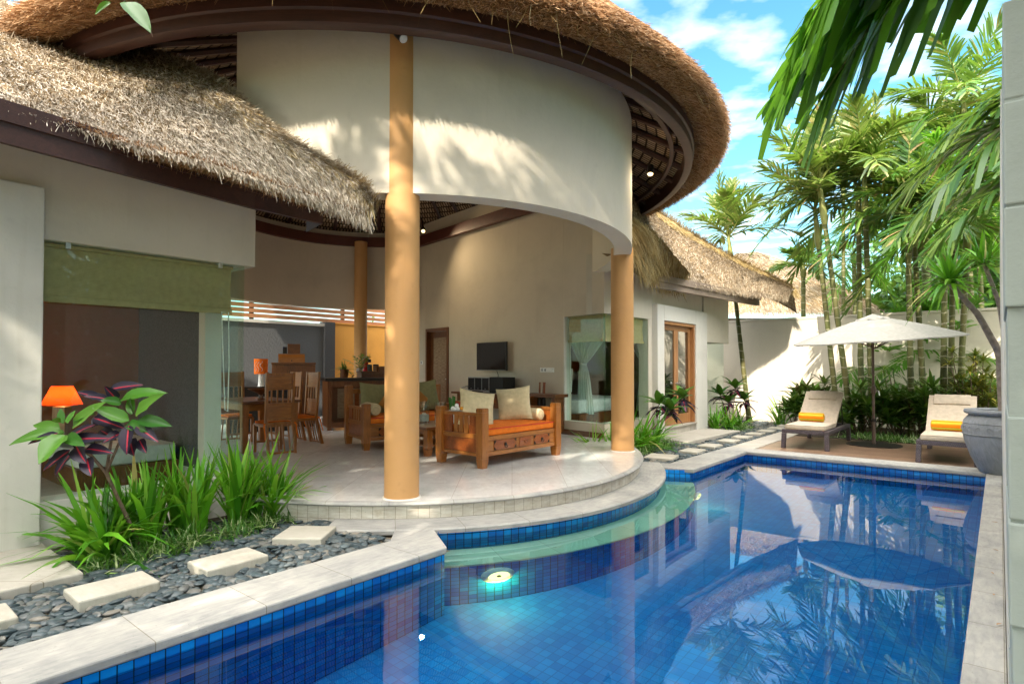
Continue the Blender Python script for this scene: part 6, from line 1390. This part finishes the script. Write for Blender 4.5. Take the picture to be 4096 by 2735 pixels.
# palms on the far side of the stone wall: one close to the camera with broad hanging leaflets
def sidepalm(a, b, ht, label, fr, mat, group='palms beyond the stone wall', tl=(0, 0)):
    bs = PF(a, b, -.05); t = thing('palm_tree', label, 'palm tree', bs, 0, group); m = MB(); tp = Vector((tl[0], tl[1], ht)); m.tube(resample([(0, 0, 0), tuple(tp*.5+Vector((.05, 0, 0))), tuple(tp)], 14), [.09-.002*i for i in range(14)], 10); obj('trunk', m, M['trunk'], t, True)
    ch = []
    for az, el, ln, dr, nl, ll, lw, hg in fr: ch += frond(tp, R(az), R(el), ln, dr, nl, ll, lw, 0, hg, 4 if False else 3, .6, .12, .1, .018)
    npobj('crown', ch, [M[mat], M['rachis']], t); return t
FO = [(158, 18, 1.95, .95, 20, .62, .13, .85), (150, 26, 2.2, .85, 22, .62, .13, .8), (167, 34, 2.4, .9, 22, .6, .125, .8), (142, 18, 2.25, .70, 22, .62, .13, .75), (133, 28, 2.4, .66, 22, .62, .13, .65), (160, 46, 2.4, .88, 20, .6, .12, .65), (124, 38, 2.3, .62, 22, .6, .12, .55), (153, 6, 1.7, .66, 20, .6, .13, .8), (100, 50, 1.8, .6, 20, .55, .10, .5), (60, 60, 1.8, .6, 20, .55, .1, .4), (20, 50, 1.8, .6, 20, .55, .1, .4), (-40, 50, 1.8, .6, 20, .55, .1, .4), (-100, 55, 1.8, .6, 20, .55, .1, .4), (185, 60, 2.0, .8, 22, .55, .10, .6)]
FN = [(155, 28, 2.3, .75, 24, .62, .075, .55), (168, 45, 2.4, .75, 24, .62, .075, .5), (140, 35, 2.3, .7, 24, .62, .075, .5), (178, 20, 2.2, .8, 24, .62, .075, .55), (120, 50, 2.3, .6, 24, .6, .07, .4), (90, 50, 2.3, .6, 24, .6, .07, .4), (200, 50, 2.2, .7, 24, .6, .07, .4), (150, 65, 2.3, .7, 24, .6, .07, .4), (60, 45, 2.2, .6, 24, .6, .07, .4), (0, 45, 2.2, .6, 24, .6, .07, .4), (-60, 50, 2.2, .6, 24, .6, .07, .4), (165, 5, 2.0, .6, 22, .6, .075, .5)]
sidepalm(5.3, .75, 4.68, 'palm hanging broad dark green leaflets into the top right corner', FO, 'palm_deep')
sidepalm(9.6, 1.0, 4.35, 'green palm leaning over the pot from beyond the stone wall', FN, 'palm')
sidepalm(12.6, .9, 4.4, 'green palm behind the stone pot at the right edge', FN, 'palm')
for i, (a, b, h) in enumerate([(3.0, 2.0, 4.0), (5.6, 2.6, 4.4), (7.6, 2.2, 3.6), (8.2, 4.0, 5.0), (1.0, 2.6, 4.6)]):
    sidepalm(a, b, h, ['palm mirrored in the left window, nearest its left edge', 'palm mirrored in the middle of the left window', 'palm mirrored near the right edge of the left window', 'taller palm mirrored in the left window', 'palm beside the camera position'][i], FN, 'palm' if i % 2 else 'palm_yellow')
# greenery opposite the left wing
for i, (a, b) in enumerate([(-.5, 3.0), (1.6, 2.7), (3.8, 2.8), (6.0, 2.9), (8.2, 3.2), (10.4, 3.4)]):
    shrub(PF(a, b, -.05), [(rnd(-.9, .9), rnd(-.8, .8), rnd(1.0, 2.6)) for _ in range(26)], ['bush mirrored low in the big window, first', 'bush mirrored low in the big window, second', 'bush mirrored low in the big window, third', 'bush mirrored low in the big window, fourth', 'bush mirrored low in the far windows', 'bush beyond the stone pot and stone wall'][i], 'bushes beyond the stone wall', mat='shrub', n=12, length=.5, width=.16, seg=3)
# unseen leafy trees added behind the camera to keep sun off the court
def blocker_tree(x, y, h, r, n, label, zc=None, rz=None):
    t = thing('blocker_tree', label, 'tree', (x, y, -.05), 0, 'unseen leafy trees added to block the sun'); m = MB(); m.tube([(0, 0, 0), (.1, 0, h*.4), (0, .1, h*.85)], [.2, .14, .05], 10)
    for k in range(6): a = k*1.05; m.tube([(.05, 0, h*(.3+.07*k)), (r*.7*math.cos(a), r*.7*math.sin(a), h*(.45+.08*k))], [.07, .02], 6)
    obj('trunk', m, M['bark'], t, True)
    u = unit(RNG.normal(0, 1, (n, 3))); q = RNG.uniform(.25, 1, n)**(1/2.2); P = u*q[:, None]*np.array([r, r, rz or h*.40])+np.array([0, 0, zc or h*.60])
    Dv = unit(RNG.normal(0, 1, (n, 3))+np.array([0, 0, -.3])); S = unit(np.cross(Dv, RNG.normal(0, 1, (n, 3)))); Ln = RNG.uniform(.22, .42, n)
    npobj('crown', [ribbons(P, Dv, S, Ln, Ln*.55, np.outer(Ln, [0, 0, -.2]), 2, prof=[.3, 1, .1])], M['shrub'], t)
for q_ in SUN_BLOCKERS: blocker_tree(*q_)
for i, (x, y, h) in enumerate(SPALM):
    palm((x, y, -.05), (x+.1, y, h), .10, .08, ['palm behind the camera casting frond shadows on the curved wall', 'second palm behind the camera casting frond shadows', 'third palm behind the camera casting frond shadows', 'fourth palm behind the camera', 'fifth palm behind the camera', 'sixth palm behind the camera'][i], 'palms behind the camera', nf=8, length=1.8, ll=.6, lw=.055, mat='palm')
# left bed: strap grass, croton, variegated edge
def bed(name, label, cat, origin, build, group=None):
    t = thing(name, label, cat, origin, 0, group); build(t, Vector(origin)); return t
def strap_clump(spots, n, ln, w, label, spread=.3, arch=.6, lean=(0, 0), group='strap leaf grass clumps by the left window', mat='strap'):
    o = PF(*spots[0], -.06); t = thing('strap_grass', label, 'grass plant', o, 0, group)
    P = [tuple(PF(a, b, -.06)-o) for a, b in spots]; npobj('leaf_blades', [straps(P, n, ln, w, spread, arch, 4, lean)], M[mat], t); return t
strap_clump([(1.55, -5.35), (1.5, -5.55), (1.62, -5.6)], 40, .80, .05, 'strap leaf clump spilling over the pale slab, leftmost of the row', .40, .8, (-.12, -.05))
strap_clump([(1.85, -5.45), (1.95, -5.6), (1.8, -5.65)], 38, .82, .05, 'upright strap leaf clump below the purple croton', .2, .42)
strap_clump([(2.25, -5.5), (2.35, -5.65), (2.2, -5.7)], 36, .86, .05, 'tall strap leaf clump in the middle of the row', .19, .42)
strap_clump([(2.65, -5.55), (2.75, -5.68)], 46, .92, .05, 'tall strap leaf clump second from the terrace edge', .2, .45)
strap_clump([(3.02, -5.6), (3.1, -5.72), (2.95, -5.75)], 34, .86, .046, 'arching strap leaf clump touching the terrace edge', .28, .7, (.08, .03))
def edging(a0, a1, b0, b1, n, label, group):
    n = int(n*1.5)
    o = PF((a0+a1)/2, (b0+b1)/2, -.05); t = thing('spider_plant', label, 'ground plant', o, 0, group)
    P = []
    for _ in range(n): p = PF(rnd(a0, a1), rnd(b0, b1), -.05)-o; P.append(tuple(p))
    npobj('leaf_blades', [straps(P, 15, .23, .013, .7, 1.0, 4)], M['variegated'], t)
edging(1.4, 1.95, -5.35, -5.05, 20, 'low green and cream striped plants by the pale slab', 'striped edging plants'); edging(1.95, 2.6, -5.45, -5.15, 20, 'low green and cream striped plants in the middle of the pebble edge', 'striped edging plants'); edging(2.6, 3.15, -5.55, -5.3, 16, 'low green and cream striped plants near the round terrace', 'striped edging plants')
def croton(base, heads_, label, purple_n=9, green_n=5, ln=.30, group=None, gl=.30):
    t = thing('croton_plant', label, 'plant', base, 0, group); m = MB(); P = []; G_ = []
    for hx, hy, hz in heads_:
        m.tube([(0, 0, 0), (hx*.5, hy*.5, hz*.5), (hx, hy, hz)], [.016, .012, .009], 7)
        for i in range(purple_n):
            az = i*2.4+rnd(-.2, .2); ti = rnd(1.15, 2.0); P.append(((hx, hy, hz-.02-.10*i/purple_n), (math.cos(az)*math.sin(ti), math.sin(az)*math.sin(ti), math.cos(ti)), (-math.cos(az)*math.cos(ti), -math.sin(az)*math.cos(ti), math.sin(ti)), ln*rnd(.75, 1.1), .105*rnd(.8, 1.2), .30))
        for i in range(green_n):
            az = i*2.4+rnd(-.2, .2)+1; ti = rnd(.45, 1.35); G_.append(((hx, hy, hz+.03*i/green_n), (math.cos(az)*math.sin(ti), math.sin(az)*math.sin(ti), math.cos(ti)), (-math.cos(az)*math.cos(ti), -math.sin(az)*math.cos(ti), math.sin(ti)), gl*rnd(.8, 1.15), .15*rnd(.85, 1.15), .22))
    obj('stem', m, M['bark'], t, True)
    V, Q, U_ = leafmesh(P, 7); npobj('purple_leaves', [(V, Q)], M['leaf_purple'], t, True, uvs=[U_])
    V, Q, U_ = leafmesh(G_, 7); npobj('green_leaves', [(V, Q)], M['leaf_green'], t, True, uvs=[U_]); return t
cb = PF(1.82, -5.42, -.05); zm = lambda x, y, d: D(x*.10908, 342+y*.10908, d)-cb
CR = thing('croton_plant', 'big leaved green and purple croton with red veins in front of the left window', 'plant', cb)
def lf(x0, y0, x1, y1, w, d0=4.60, dd=0.0, up=.6, dr=.12):
    p, q = zm(x0, y0, d0), zm(x1, y1, d0-.10+dd); v = q-p
    return (tuple(p), tuple(v), (rnd(-.15, .15), -.8, up), v.length*1.04, w*.10908/FPX*d0, dr*rnd(.5, 1.2))
GLV = [(1110, 525, 1450, 400, 150, 4.75, .0, .9, .25), (1250, 665, 1480, 470, 140, 4.62), (1275, 710, 1550, 745, 125, 4.58), (1190, 715, 860, 585, 125, 4.58), (1215, 660, 1195, 465, 80, 4.66, .2, .3), (1115, 560, 935, 525, 100, 4.72), (670, 780, 925, 545, 150, 4.55), (600, 830, 90, 870, 150, 4.5, -.05, .9, .2), (610, 850, 365, 1085, 220, 4.45, -.1), (590, 740, 540, 595, 70, 4.5, .2, .3), (630, 740, 685, 615, 70, 4.5, .2, .3), (560, 730, 480, 690, 60, 4.5), (560, 790, 300, 740, 110, 4.6, .1), (1240, 640, 1180, 520, 90, 4.7), (1150, 690, 1010, 640, 110, 4.64), (1180, 740, 1330, 800, 110, 4.6), (700, 700, 830, 640, 120, 4.6), (620, 860, 760, 930, 120, 4.46), (580, 800, 420, 960, 130, 4.52, 0, .7), (1090, 540, 1000, 470, 110, 4.8)]
PLV = [(1190, 760, 1160, 1010, 150, 4.56, 0, .3), (1260, 765, 1440, 890, 115, 4.56), (1120, 830, 945, 905, 110, 4.58), (870, 690, 1130, 770, 110, 4.62), (640, 870, 830, 735, 80, 4.5), (660, 890, 985, 855, 110, 4.48), (710, 945, 775, 1090, 150, 4.46, 0, .3), (800, 970, 1015, 995, 110, 4.5), (655, 985, 405, 1155, 110, 4.44), (540, 830, 265, 910, 75, 4.48), (810, 1060, 840, 1210, 130, 4.46, 0, .3), (1000, 520, 785, 480, 75, 4.72), (1080, 530, 975, 410, 95, 4.74), (1010, 430, 1290, 375, 110, 4.86, .1), (910, 510, 725, 450, 90, 4.8), (1200, 890, 1225, 1020, 135, 4.6, 0, .3), (1285, 890, 1340, 1000, 95, 4.6), (665, 1010, 505, 1200, 105, 4.5), (960, 700, 850, 760, 120, 4.66), (930, 800, 1060, 880, 120, 4.62), (760, 860, 700, 960, 120, 4.56, 0, .3), (1000, 640, 900, 700, 110, 4.7)]
V, Q, U_ = leafmesh([lf(*q) for q in GLV], 8); npobj('green_leaves', [(V, Q)], M['leaf_green'], CR, True, uvs=[U_])
V, Q, U_ = leafmesh([lf(*q) for q in PLV], 8); npobj('purple_leaves', [(V, Q)], M['leaf_purple'], CR, True, uvs=[U_])
for x, y, d in ((1215, 720, 4.62), (615, 840, 4.5), (1090, 545, 4.78), (700, 950, 4.5)):
    m = MB(); e = zm(x, y, d); b0 = zm(985, 1190, 4.62); m.tube([(0, 0, 0), tuple(b0), tuple(b0.lerp(e, .5)+Vector((0, 0, .03))), tuple(e)], [.016, .013, .010, .007], 7); obj('stem', m, M['bark'], CR, True)
# right beds
def PFz(a, b, z=-.05): return PF(a, b, z)
strap_clump([(9.0, -5.15), (9.2, -5.0), (9.35, -5.2), (9.1, -5.3)], 26, .85, .050, 'strap leaf clump right behind the right hand column', .4, .8, (.2, 0), 'strap leaf clumps by the right wing')
strap_clump([(9.75, -5.05), (9.95, -5.15), (10.2, -5.0)], 28, .9, .050, 'strap leaf clump below the croton at the timber door', .4, .85, (.2, -.1), 'strap leaf clumps by the right wing')
strap_clump([(8.75, -5.45), (8.9, -5.5)], 16, .75, .042, 'strap leaf clump left of the right hand column', .4, .8, (-.2, 0), 'strap leaf clumps by the right wing')
edging(8.9, 9.6, -5.0, -4.55, 18, 'low striped plants at the foot of the right hand column', 'striped edging plants'); edging(9.6, 10.5, -4.95, -4.6, 20, 'low striped plants beside the stone path', 'striped edging plants')
cb = PF(9.75, -5.2, -.05); hd = lambda px, py, d: tuple(D(px, py, d)-cb)
croton(cb, [hd(659, 404, 11.3), hd(683, 398, 11.5), hd(670, 410, 11.2)], 'green and purple croton in front of the timber door', 9, 7, .33, None, .38)
strap_clump([(13.9, -5.2), (14.2, -5.0), (14.5, -5.2), (14.8, -4.95), (14.1, -5.35)], 24, .75, .052, 'wide strap leaf clump under the corner window mirror', .45, .8, (0, 0), 'strap leaf clumps by the right wing')
strap_clump([(15.9, -4.35), (16.1, -4.3)], 12, .95, .045, 'thin strap leaf clump alone by the sunlit wall', .45, .6, (0, 0), 'strap leaf clumps by the right wing')
edging(13.9, 14.9, -4.9, -4.6, 18, 'low striped plants at the end of the stone path', 'striped edging plants')
cb = PF(14.5, -5.05, -.05); hd = lambda px, py, d: tuple(D(px, py, d)-cb)
croton(cb, [hd(735, 388, 15.0), hd(728, 402, 14.8), hd(744, 400, 15.0), hd(720, 395, 14.9)], 'tall croton against the far corner window', 9, 7, .36, None, .40)
# shrubs in the bed behind the deck
def sh(px, a, stems, label, **k): return shrub(PB(px, a, -.02), stems, label, 'shrubs in the bed behind the deck', **k)
def rs(n, w, h): return [(rnd(-w, w), rnd(-w*.6, w*.6), .8*h*rnd(.45, 1.1)) for _ in range(n)]
sh(796, 15.7, rs(8, .5, .95), 'broad cordyline bush at the left end of the bed by the sunlit wall', mat='shrub', n=13, length=.40, width=.095, name='cordyline_shrub')
sh(815, 15.9, rs(7, .45, 1.25), 'reddish cordyline bush behind the left lounger', mat='shrub_red', n=13, length=.42, width=.10, name='cordyline_shrub')
sh(835, 15.2, rs(6, .4, .75), 'green bush behind the headrest of the left lounger', n=12, length=.34, width=.10)
sh(858, 14.9, rs(8, .5, .85), 'dark green bush between lounger and parasol pole', n=13, length=.36, width=.08)
sh(880, 14.8, rs(9, .5, 1.15), 'tall dark green bush directly behind the parasol pole', mat='shrub', n=13, length=.42, width=.075)
sh(899, 14.9, rs(8, .5, 1.0), 'dark green bush right of the parasol pole', mat='shrub', n=13, length=.38, width=.09)
sh(915, 15.0, rs(9, .5, 1.1), 'dark red leaved bush left of the right lounger', mat='shrub_red', n=12, length=.38, width=.10, name='cordyline_shrub')
sh(930, 14.7, rs(9, .5, 1.05), 'dense dark bush above the right lounger', mat='shrub', n=13, length=.36, width=.09)
sh(952, 14.8, rs(9, .5, 1.2), 'bush with long leaves behind the right lounger headrest', mat='shrub', n=12, length=.5, width=.07)
sh(975, 14.9, rs(9, .5, 1.3), 'dark bush behind the stone pot', mat='shrub', n=12, length=.4, width=.09)
sh(900, 15.6, rs(7, .55, 1.75), 'tall wiry croton with narrow twisted leaves in front of the wall', mat='shrub', n=12, length=.26, width=.035, droop=.7, tilt=(.5, 1.9), tiers=3, name='croton_shrub')
sh(921, 15.7, rs(6, .5, 1.6), 'second wiry croton with narrow leaves beside the first', mat='shrub', n=12, length=.26, width=.035, droop=.7, tilt=(.5, 1.9), tiers=3, name='croton_shrub')
sh(978, 14.6, rs(16, .42, 2.0), 'tall yellow green croton behind the dracaena trunk', mat='croton_yellow', n=15, length=.24, width=.05, droop=.5, tiers=3, name='croton_shrub')
for px, a0, lab in ((868, 14.0, 'striped ground plants along the deck edge, left of the parasol base'), (893, 14.0, 'striped ground plants along the deck edge, right of the parasol base'), (912, 13.95, 'striped ground plants along the deck edge by the right lounger')):
    p = PB(px, a0); a = p.x*SA+p.y*CA; b = p.x*CA-p.y*SA; edging(a-.25, a+.4, b-.55, b+.55, 34, lab, 'striped edging plants')
# far hedge of trees behind everything so the horizon is green
def fartree(x, y, h, r, label):
    t = thing('garden_tree', label, 'tree', (x, y, -.05), 0, 'leafy trees behind the palms'); m = MB(); m.tube([(0, 0, 0), (.1, 0, h*.6)], [.16, .08], 8); obj('trunk', m, M['bark'], t)
    n = 2600; u = unit(RNG.normal(0, 1, (n, 3))); q = RNG.uniform(.3, 1, n)**.5; lump = 1+.22*np.sin(u[:, 0]*5+x)*np.sin(u[:, 2]*6+y); P = u*(q*lump)[:, None]*np.array([r, r, h*.42])+np.array([0, 0, h*.58])
    Dv = unit(RNG.normal(0, 1, (n, 3))); S = unit(np.cross(Dv, RNG.normal(0, 1, (n, 3)))); Ln = RNG.uniform(.25, .5, n)
    npobj('crown', [ribbons(P, Dv, S, Ln, Ln*.5, np.outer(Ln, [0, 0, -.2]), 2, prof=[.3, 1, .1])], M['shrub'], t)
for i, (a, b, h, r) in enumerate([(.5, 4.4, 6.5, 2.2), (3.8, 4.6, 6.2, 2.2), (7.0, 4.6, 6.6, 2.2), (10.2, 4.8, 6.2, 2.2)]):
    p_ = PF(a, b); fartree(p_.x, p_.y, h, r, ['leafy tree mirrored at the left of the big window', 'leafy tree mirrored in the middle of the big window', 'leafy tree mirrored at the right of the big window', 'leafy tree by the side wall mirrored in the far glass'][i])
for i, (px, d_, h, r) in enumerate([(905, 25, 5.2, 2.6), (945, 23, 7.4, 3.0), (985, 21, 7.6, 2.8), (1035, 18, 7.2, 2.6), (378, 30, 3.6, 2.2)]):
    fartree((px-512)/FPX*d_, d_, h, r, ['round leafy tree behind the middle palms', 'leafy tree behind the right palms', 'leafy tree behind the dracaena', 'leafy tree behind the stone wall', 'leafy tree glimpsed over the white court wall'][i])
# hanging leaves in the top left corner
t = thing('hanging_twig', 'twig with pointed green leaves hanging into the top left corner', 'leaf', tuple(D(118, -14, 2.6)))
o_ = Vector(t.location); L1 = D(121, -2, 2.6)-o_; L2 = D(147, 27, 2.55)-o_
V, Q, U_ = leafmesh([(tuple(L1), tuple(L2-L1), (.55, -.8, .25), (L2-L1).length, .085, .05), (tuple(D(106, -2, 2.6)-o_), (-.8, 0, -.6), (0, -1, .2), .09, .035, .05)], 8)
npobj('leaves', [(V, Q)], M['leaf_green'], t, True, uvs=[U_]); m = MB(); m.tube([(-.12, 0, .1), (-.02, 0, .03), tuple(L1)], .004, 5); obj('twig', m, M['bark'], t); m = MB(); m.tube([tuple(L2), tuple(L2+Vector((.01, 0, -.03)))], .0015, 4); obj('leaf_tip', m, M['bark'], t)
# dry leaves on the right coping
for i, (a, b, rz, ln) in enumerate([(4.35, -.03, .4, .05), (5.4, -.05, 1.2, .045), (6.1, -.02, 2.0, .05), (4.9, -.045, .9, .035), (7.2, -.03, 2.6, .05)]):
    V, Q, U_ = leafmesh([((0, 0, .004), (math.cos(rz), math.sin(rz), .03), (0, 0, 1), ln, .012, .05)], 4); o = npobj('dry_leaf', [(V, Q)], M['thatch_brown'], None, True, uvs=[U_]); o.location = PF(a, b, .004); tag(o, 'tiny dry brown leaf fallen on the pale coping beside the stone wall', 'leaf', 'dry leaves on the coping')
# overhead wires far behind
t = thing('power_line', 'thin black overhead wires between the palms', 'wire', tuple(D(838, 273, 40)))
for k, dy in enumerate((0, 3, 6)): m = MB(); a_, b_ = D(835, 268+dy*1.3, 40)-Vector(t.location), D(905, 266+dy*1.3, 42)-Vector(t.location); m.tube([a_, a_.lerp(b_, .5)-Vector((0, 0, .08)), b_], .02, 4); obj('wire', m, M['black'], t)
# ---------------------------------------------------------------- light, sky, camera
HEAD, ELEV = SUN_HEAD, SUN_EL
w = bpy.data.worlds.new('World'); SC.world = w; w.use_nodes = True; nt = w.node_tree; nt.nodes.clear()
out = N(nt, 'ShaderNodeOutputWorld'); bg = N(nt, 'ShaderNodeBackground'); bg.inputs['Strength'].default_value = SKY
sky = N(nt, 'ShaderNodeTexSky', sky_type='NISHITA'); sky.sun_disc = False; sky.sun_elevation = R(ELEV); sky.sun_rotation = R(180+HEAD); sky.air_density = 1.1; sky.dust_density = .6; sky.ozone_density = 1.6
tc = N(nt, 'ShaderNodeTexCoord'); sp = N(nt, 'ShaderNodeSeparateXYZ'); L(nt, tc.outputs['Generated'], sp.inputs[0])
dv = N(nt, 'ShaderNodeVectorMath', operation='DIVIDE'); L(nt, tc.outputs['Generated'], dv.inputs[0]); cb_ = N(nt, 'ShaderNodeCombineXYZ')
mx = N(nt, 'ShaderNodeMath', operation='MAXIMUM'); L(nt, sp.outputs['Z'], mx.inputs[0]); mx.inputs[1].default_value = .08
for k in range(3): L(nt, mx.outputs[0], cb_.inputs[k])
L(nt, cb_.outputs[0], dv.inputs[1])
f = noise(nt, dv.outputs[0], 4.2, 7, .5, .0); f2 = noise(nt, dv.outputs[0], 1.5, 3, .5)
ad = N(nt, 'ShaderNodeMath', operation='MULTIPLY_ADD'); L(nt, f2, ad.inputs[0]); ad.inputs[1].default_value = .5; L(nt, f, ad.inputs[2])
cl = ramp(nt, ad.outputs[0], [(.70, (0, 0, 0)), (.95, (.75, .75, .75))])
sv = N(nt, 'ShaderNodeHueSaturation'); sv.inputs['Saturation'].default_value = 1.15; sv.inputs['Value'].default_value = SKYV; L(nt, mixc(nt, 1.0, sky.outputs[0], (.82, 1.08, 1.0), 'MULTIPLY'), sv.inputs['Color'])
c = mixc(nt, cl, sv.outputs[0], CLOUD)
# added unseen fill: bright patch of sky high behind the camera lifts the shade
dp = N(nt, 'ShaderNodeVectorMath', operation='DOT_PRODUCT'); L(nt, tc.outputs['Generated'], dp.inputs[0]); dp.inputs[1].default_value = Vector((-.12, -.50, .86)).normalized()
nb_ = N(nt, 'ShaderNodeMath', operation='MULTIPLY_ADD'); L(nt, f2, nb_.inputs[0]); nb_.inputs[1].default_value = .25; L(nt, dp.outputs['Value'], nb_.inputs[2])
fill_mask = ramp(nt, nb_.outputs[0], [(.62, (0, 0, 0)), (1.0, (1, 1, 1))])
c = mixc(nt, fill_mask, c, SKY_FILL); L(nt, c, bg.inputs['Color']); L(nt, bg.outputs[0], out.inputs['Surface'])
sl = bpy.data.lights.new('sun', 'SUN'); sl.energy = SUN_P; sl.angle = R(.5); sl.color = (1, .90, .74); so_ = bpy.data.objects.new('sun', sl); COL.objects.link(so_)
hd_ = R(HEAD); dirv = Vector((math.sin(hd_)*math.cos(R(ELEV)), math.cos(hd_)*math.cos(R(ELEV)), -math.sin(R(ELEV)))); so_.rotation_euler = dirv.to_track_quat('-Z', 'Y').to_euler(); so_.location = (-8, -16, 14)
cd = bpy.data.cameras.new('camera'); co = bpy.data.objects.new('camera', cd); COL.objects.link(co); co.location = (0, 0, HC); co.rotation_euler = (R(91), 0, 0)
cd.sensor_width = 36; cd.lens = 590/1024*36; cd.shift_y = 14.2/1024; cd.clip_start = .05; cd.clip_end = 500; SC.camera = co
SC.view_settings.view_transform = 'Standard'; SC.view_settings.look = 'None'; SC.view_settings.exposure = EXPO; SC.view_settings.gamma = 1
SC.render.engine = 'CYCLES'; cy = SC.cycles; cy.use_denoising = True
try: cy.denoiser = 'OPENIMAGEDENOISE'
except Exception: pass
cy.max_bounces = 10; cy.diffuse_bounces = 5; cy.glossy_bounces = 5; cy.transmission_bounces = 8; cy.transparent_max_bounces = 16; cy.caustics_refractive = True; cy.caustics_reflective = False; cy.sample_clamp_indirect = 6
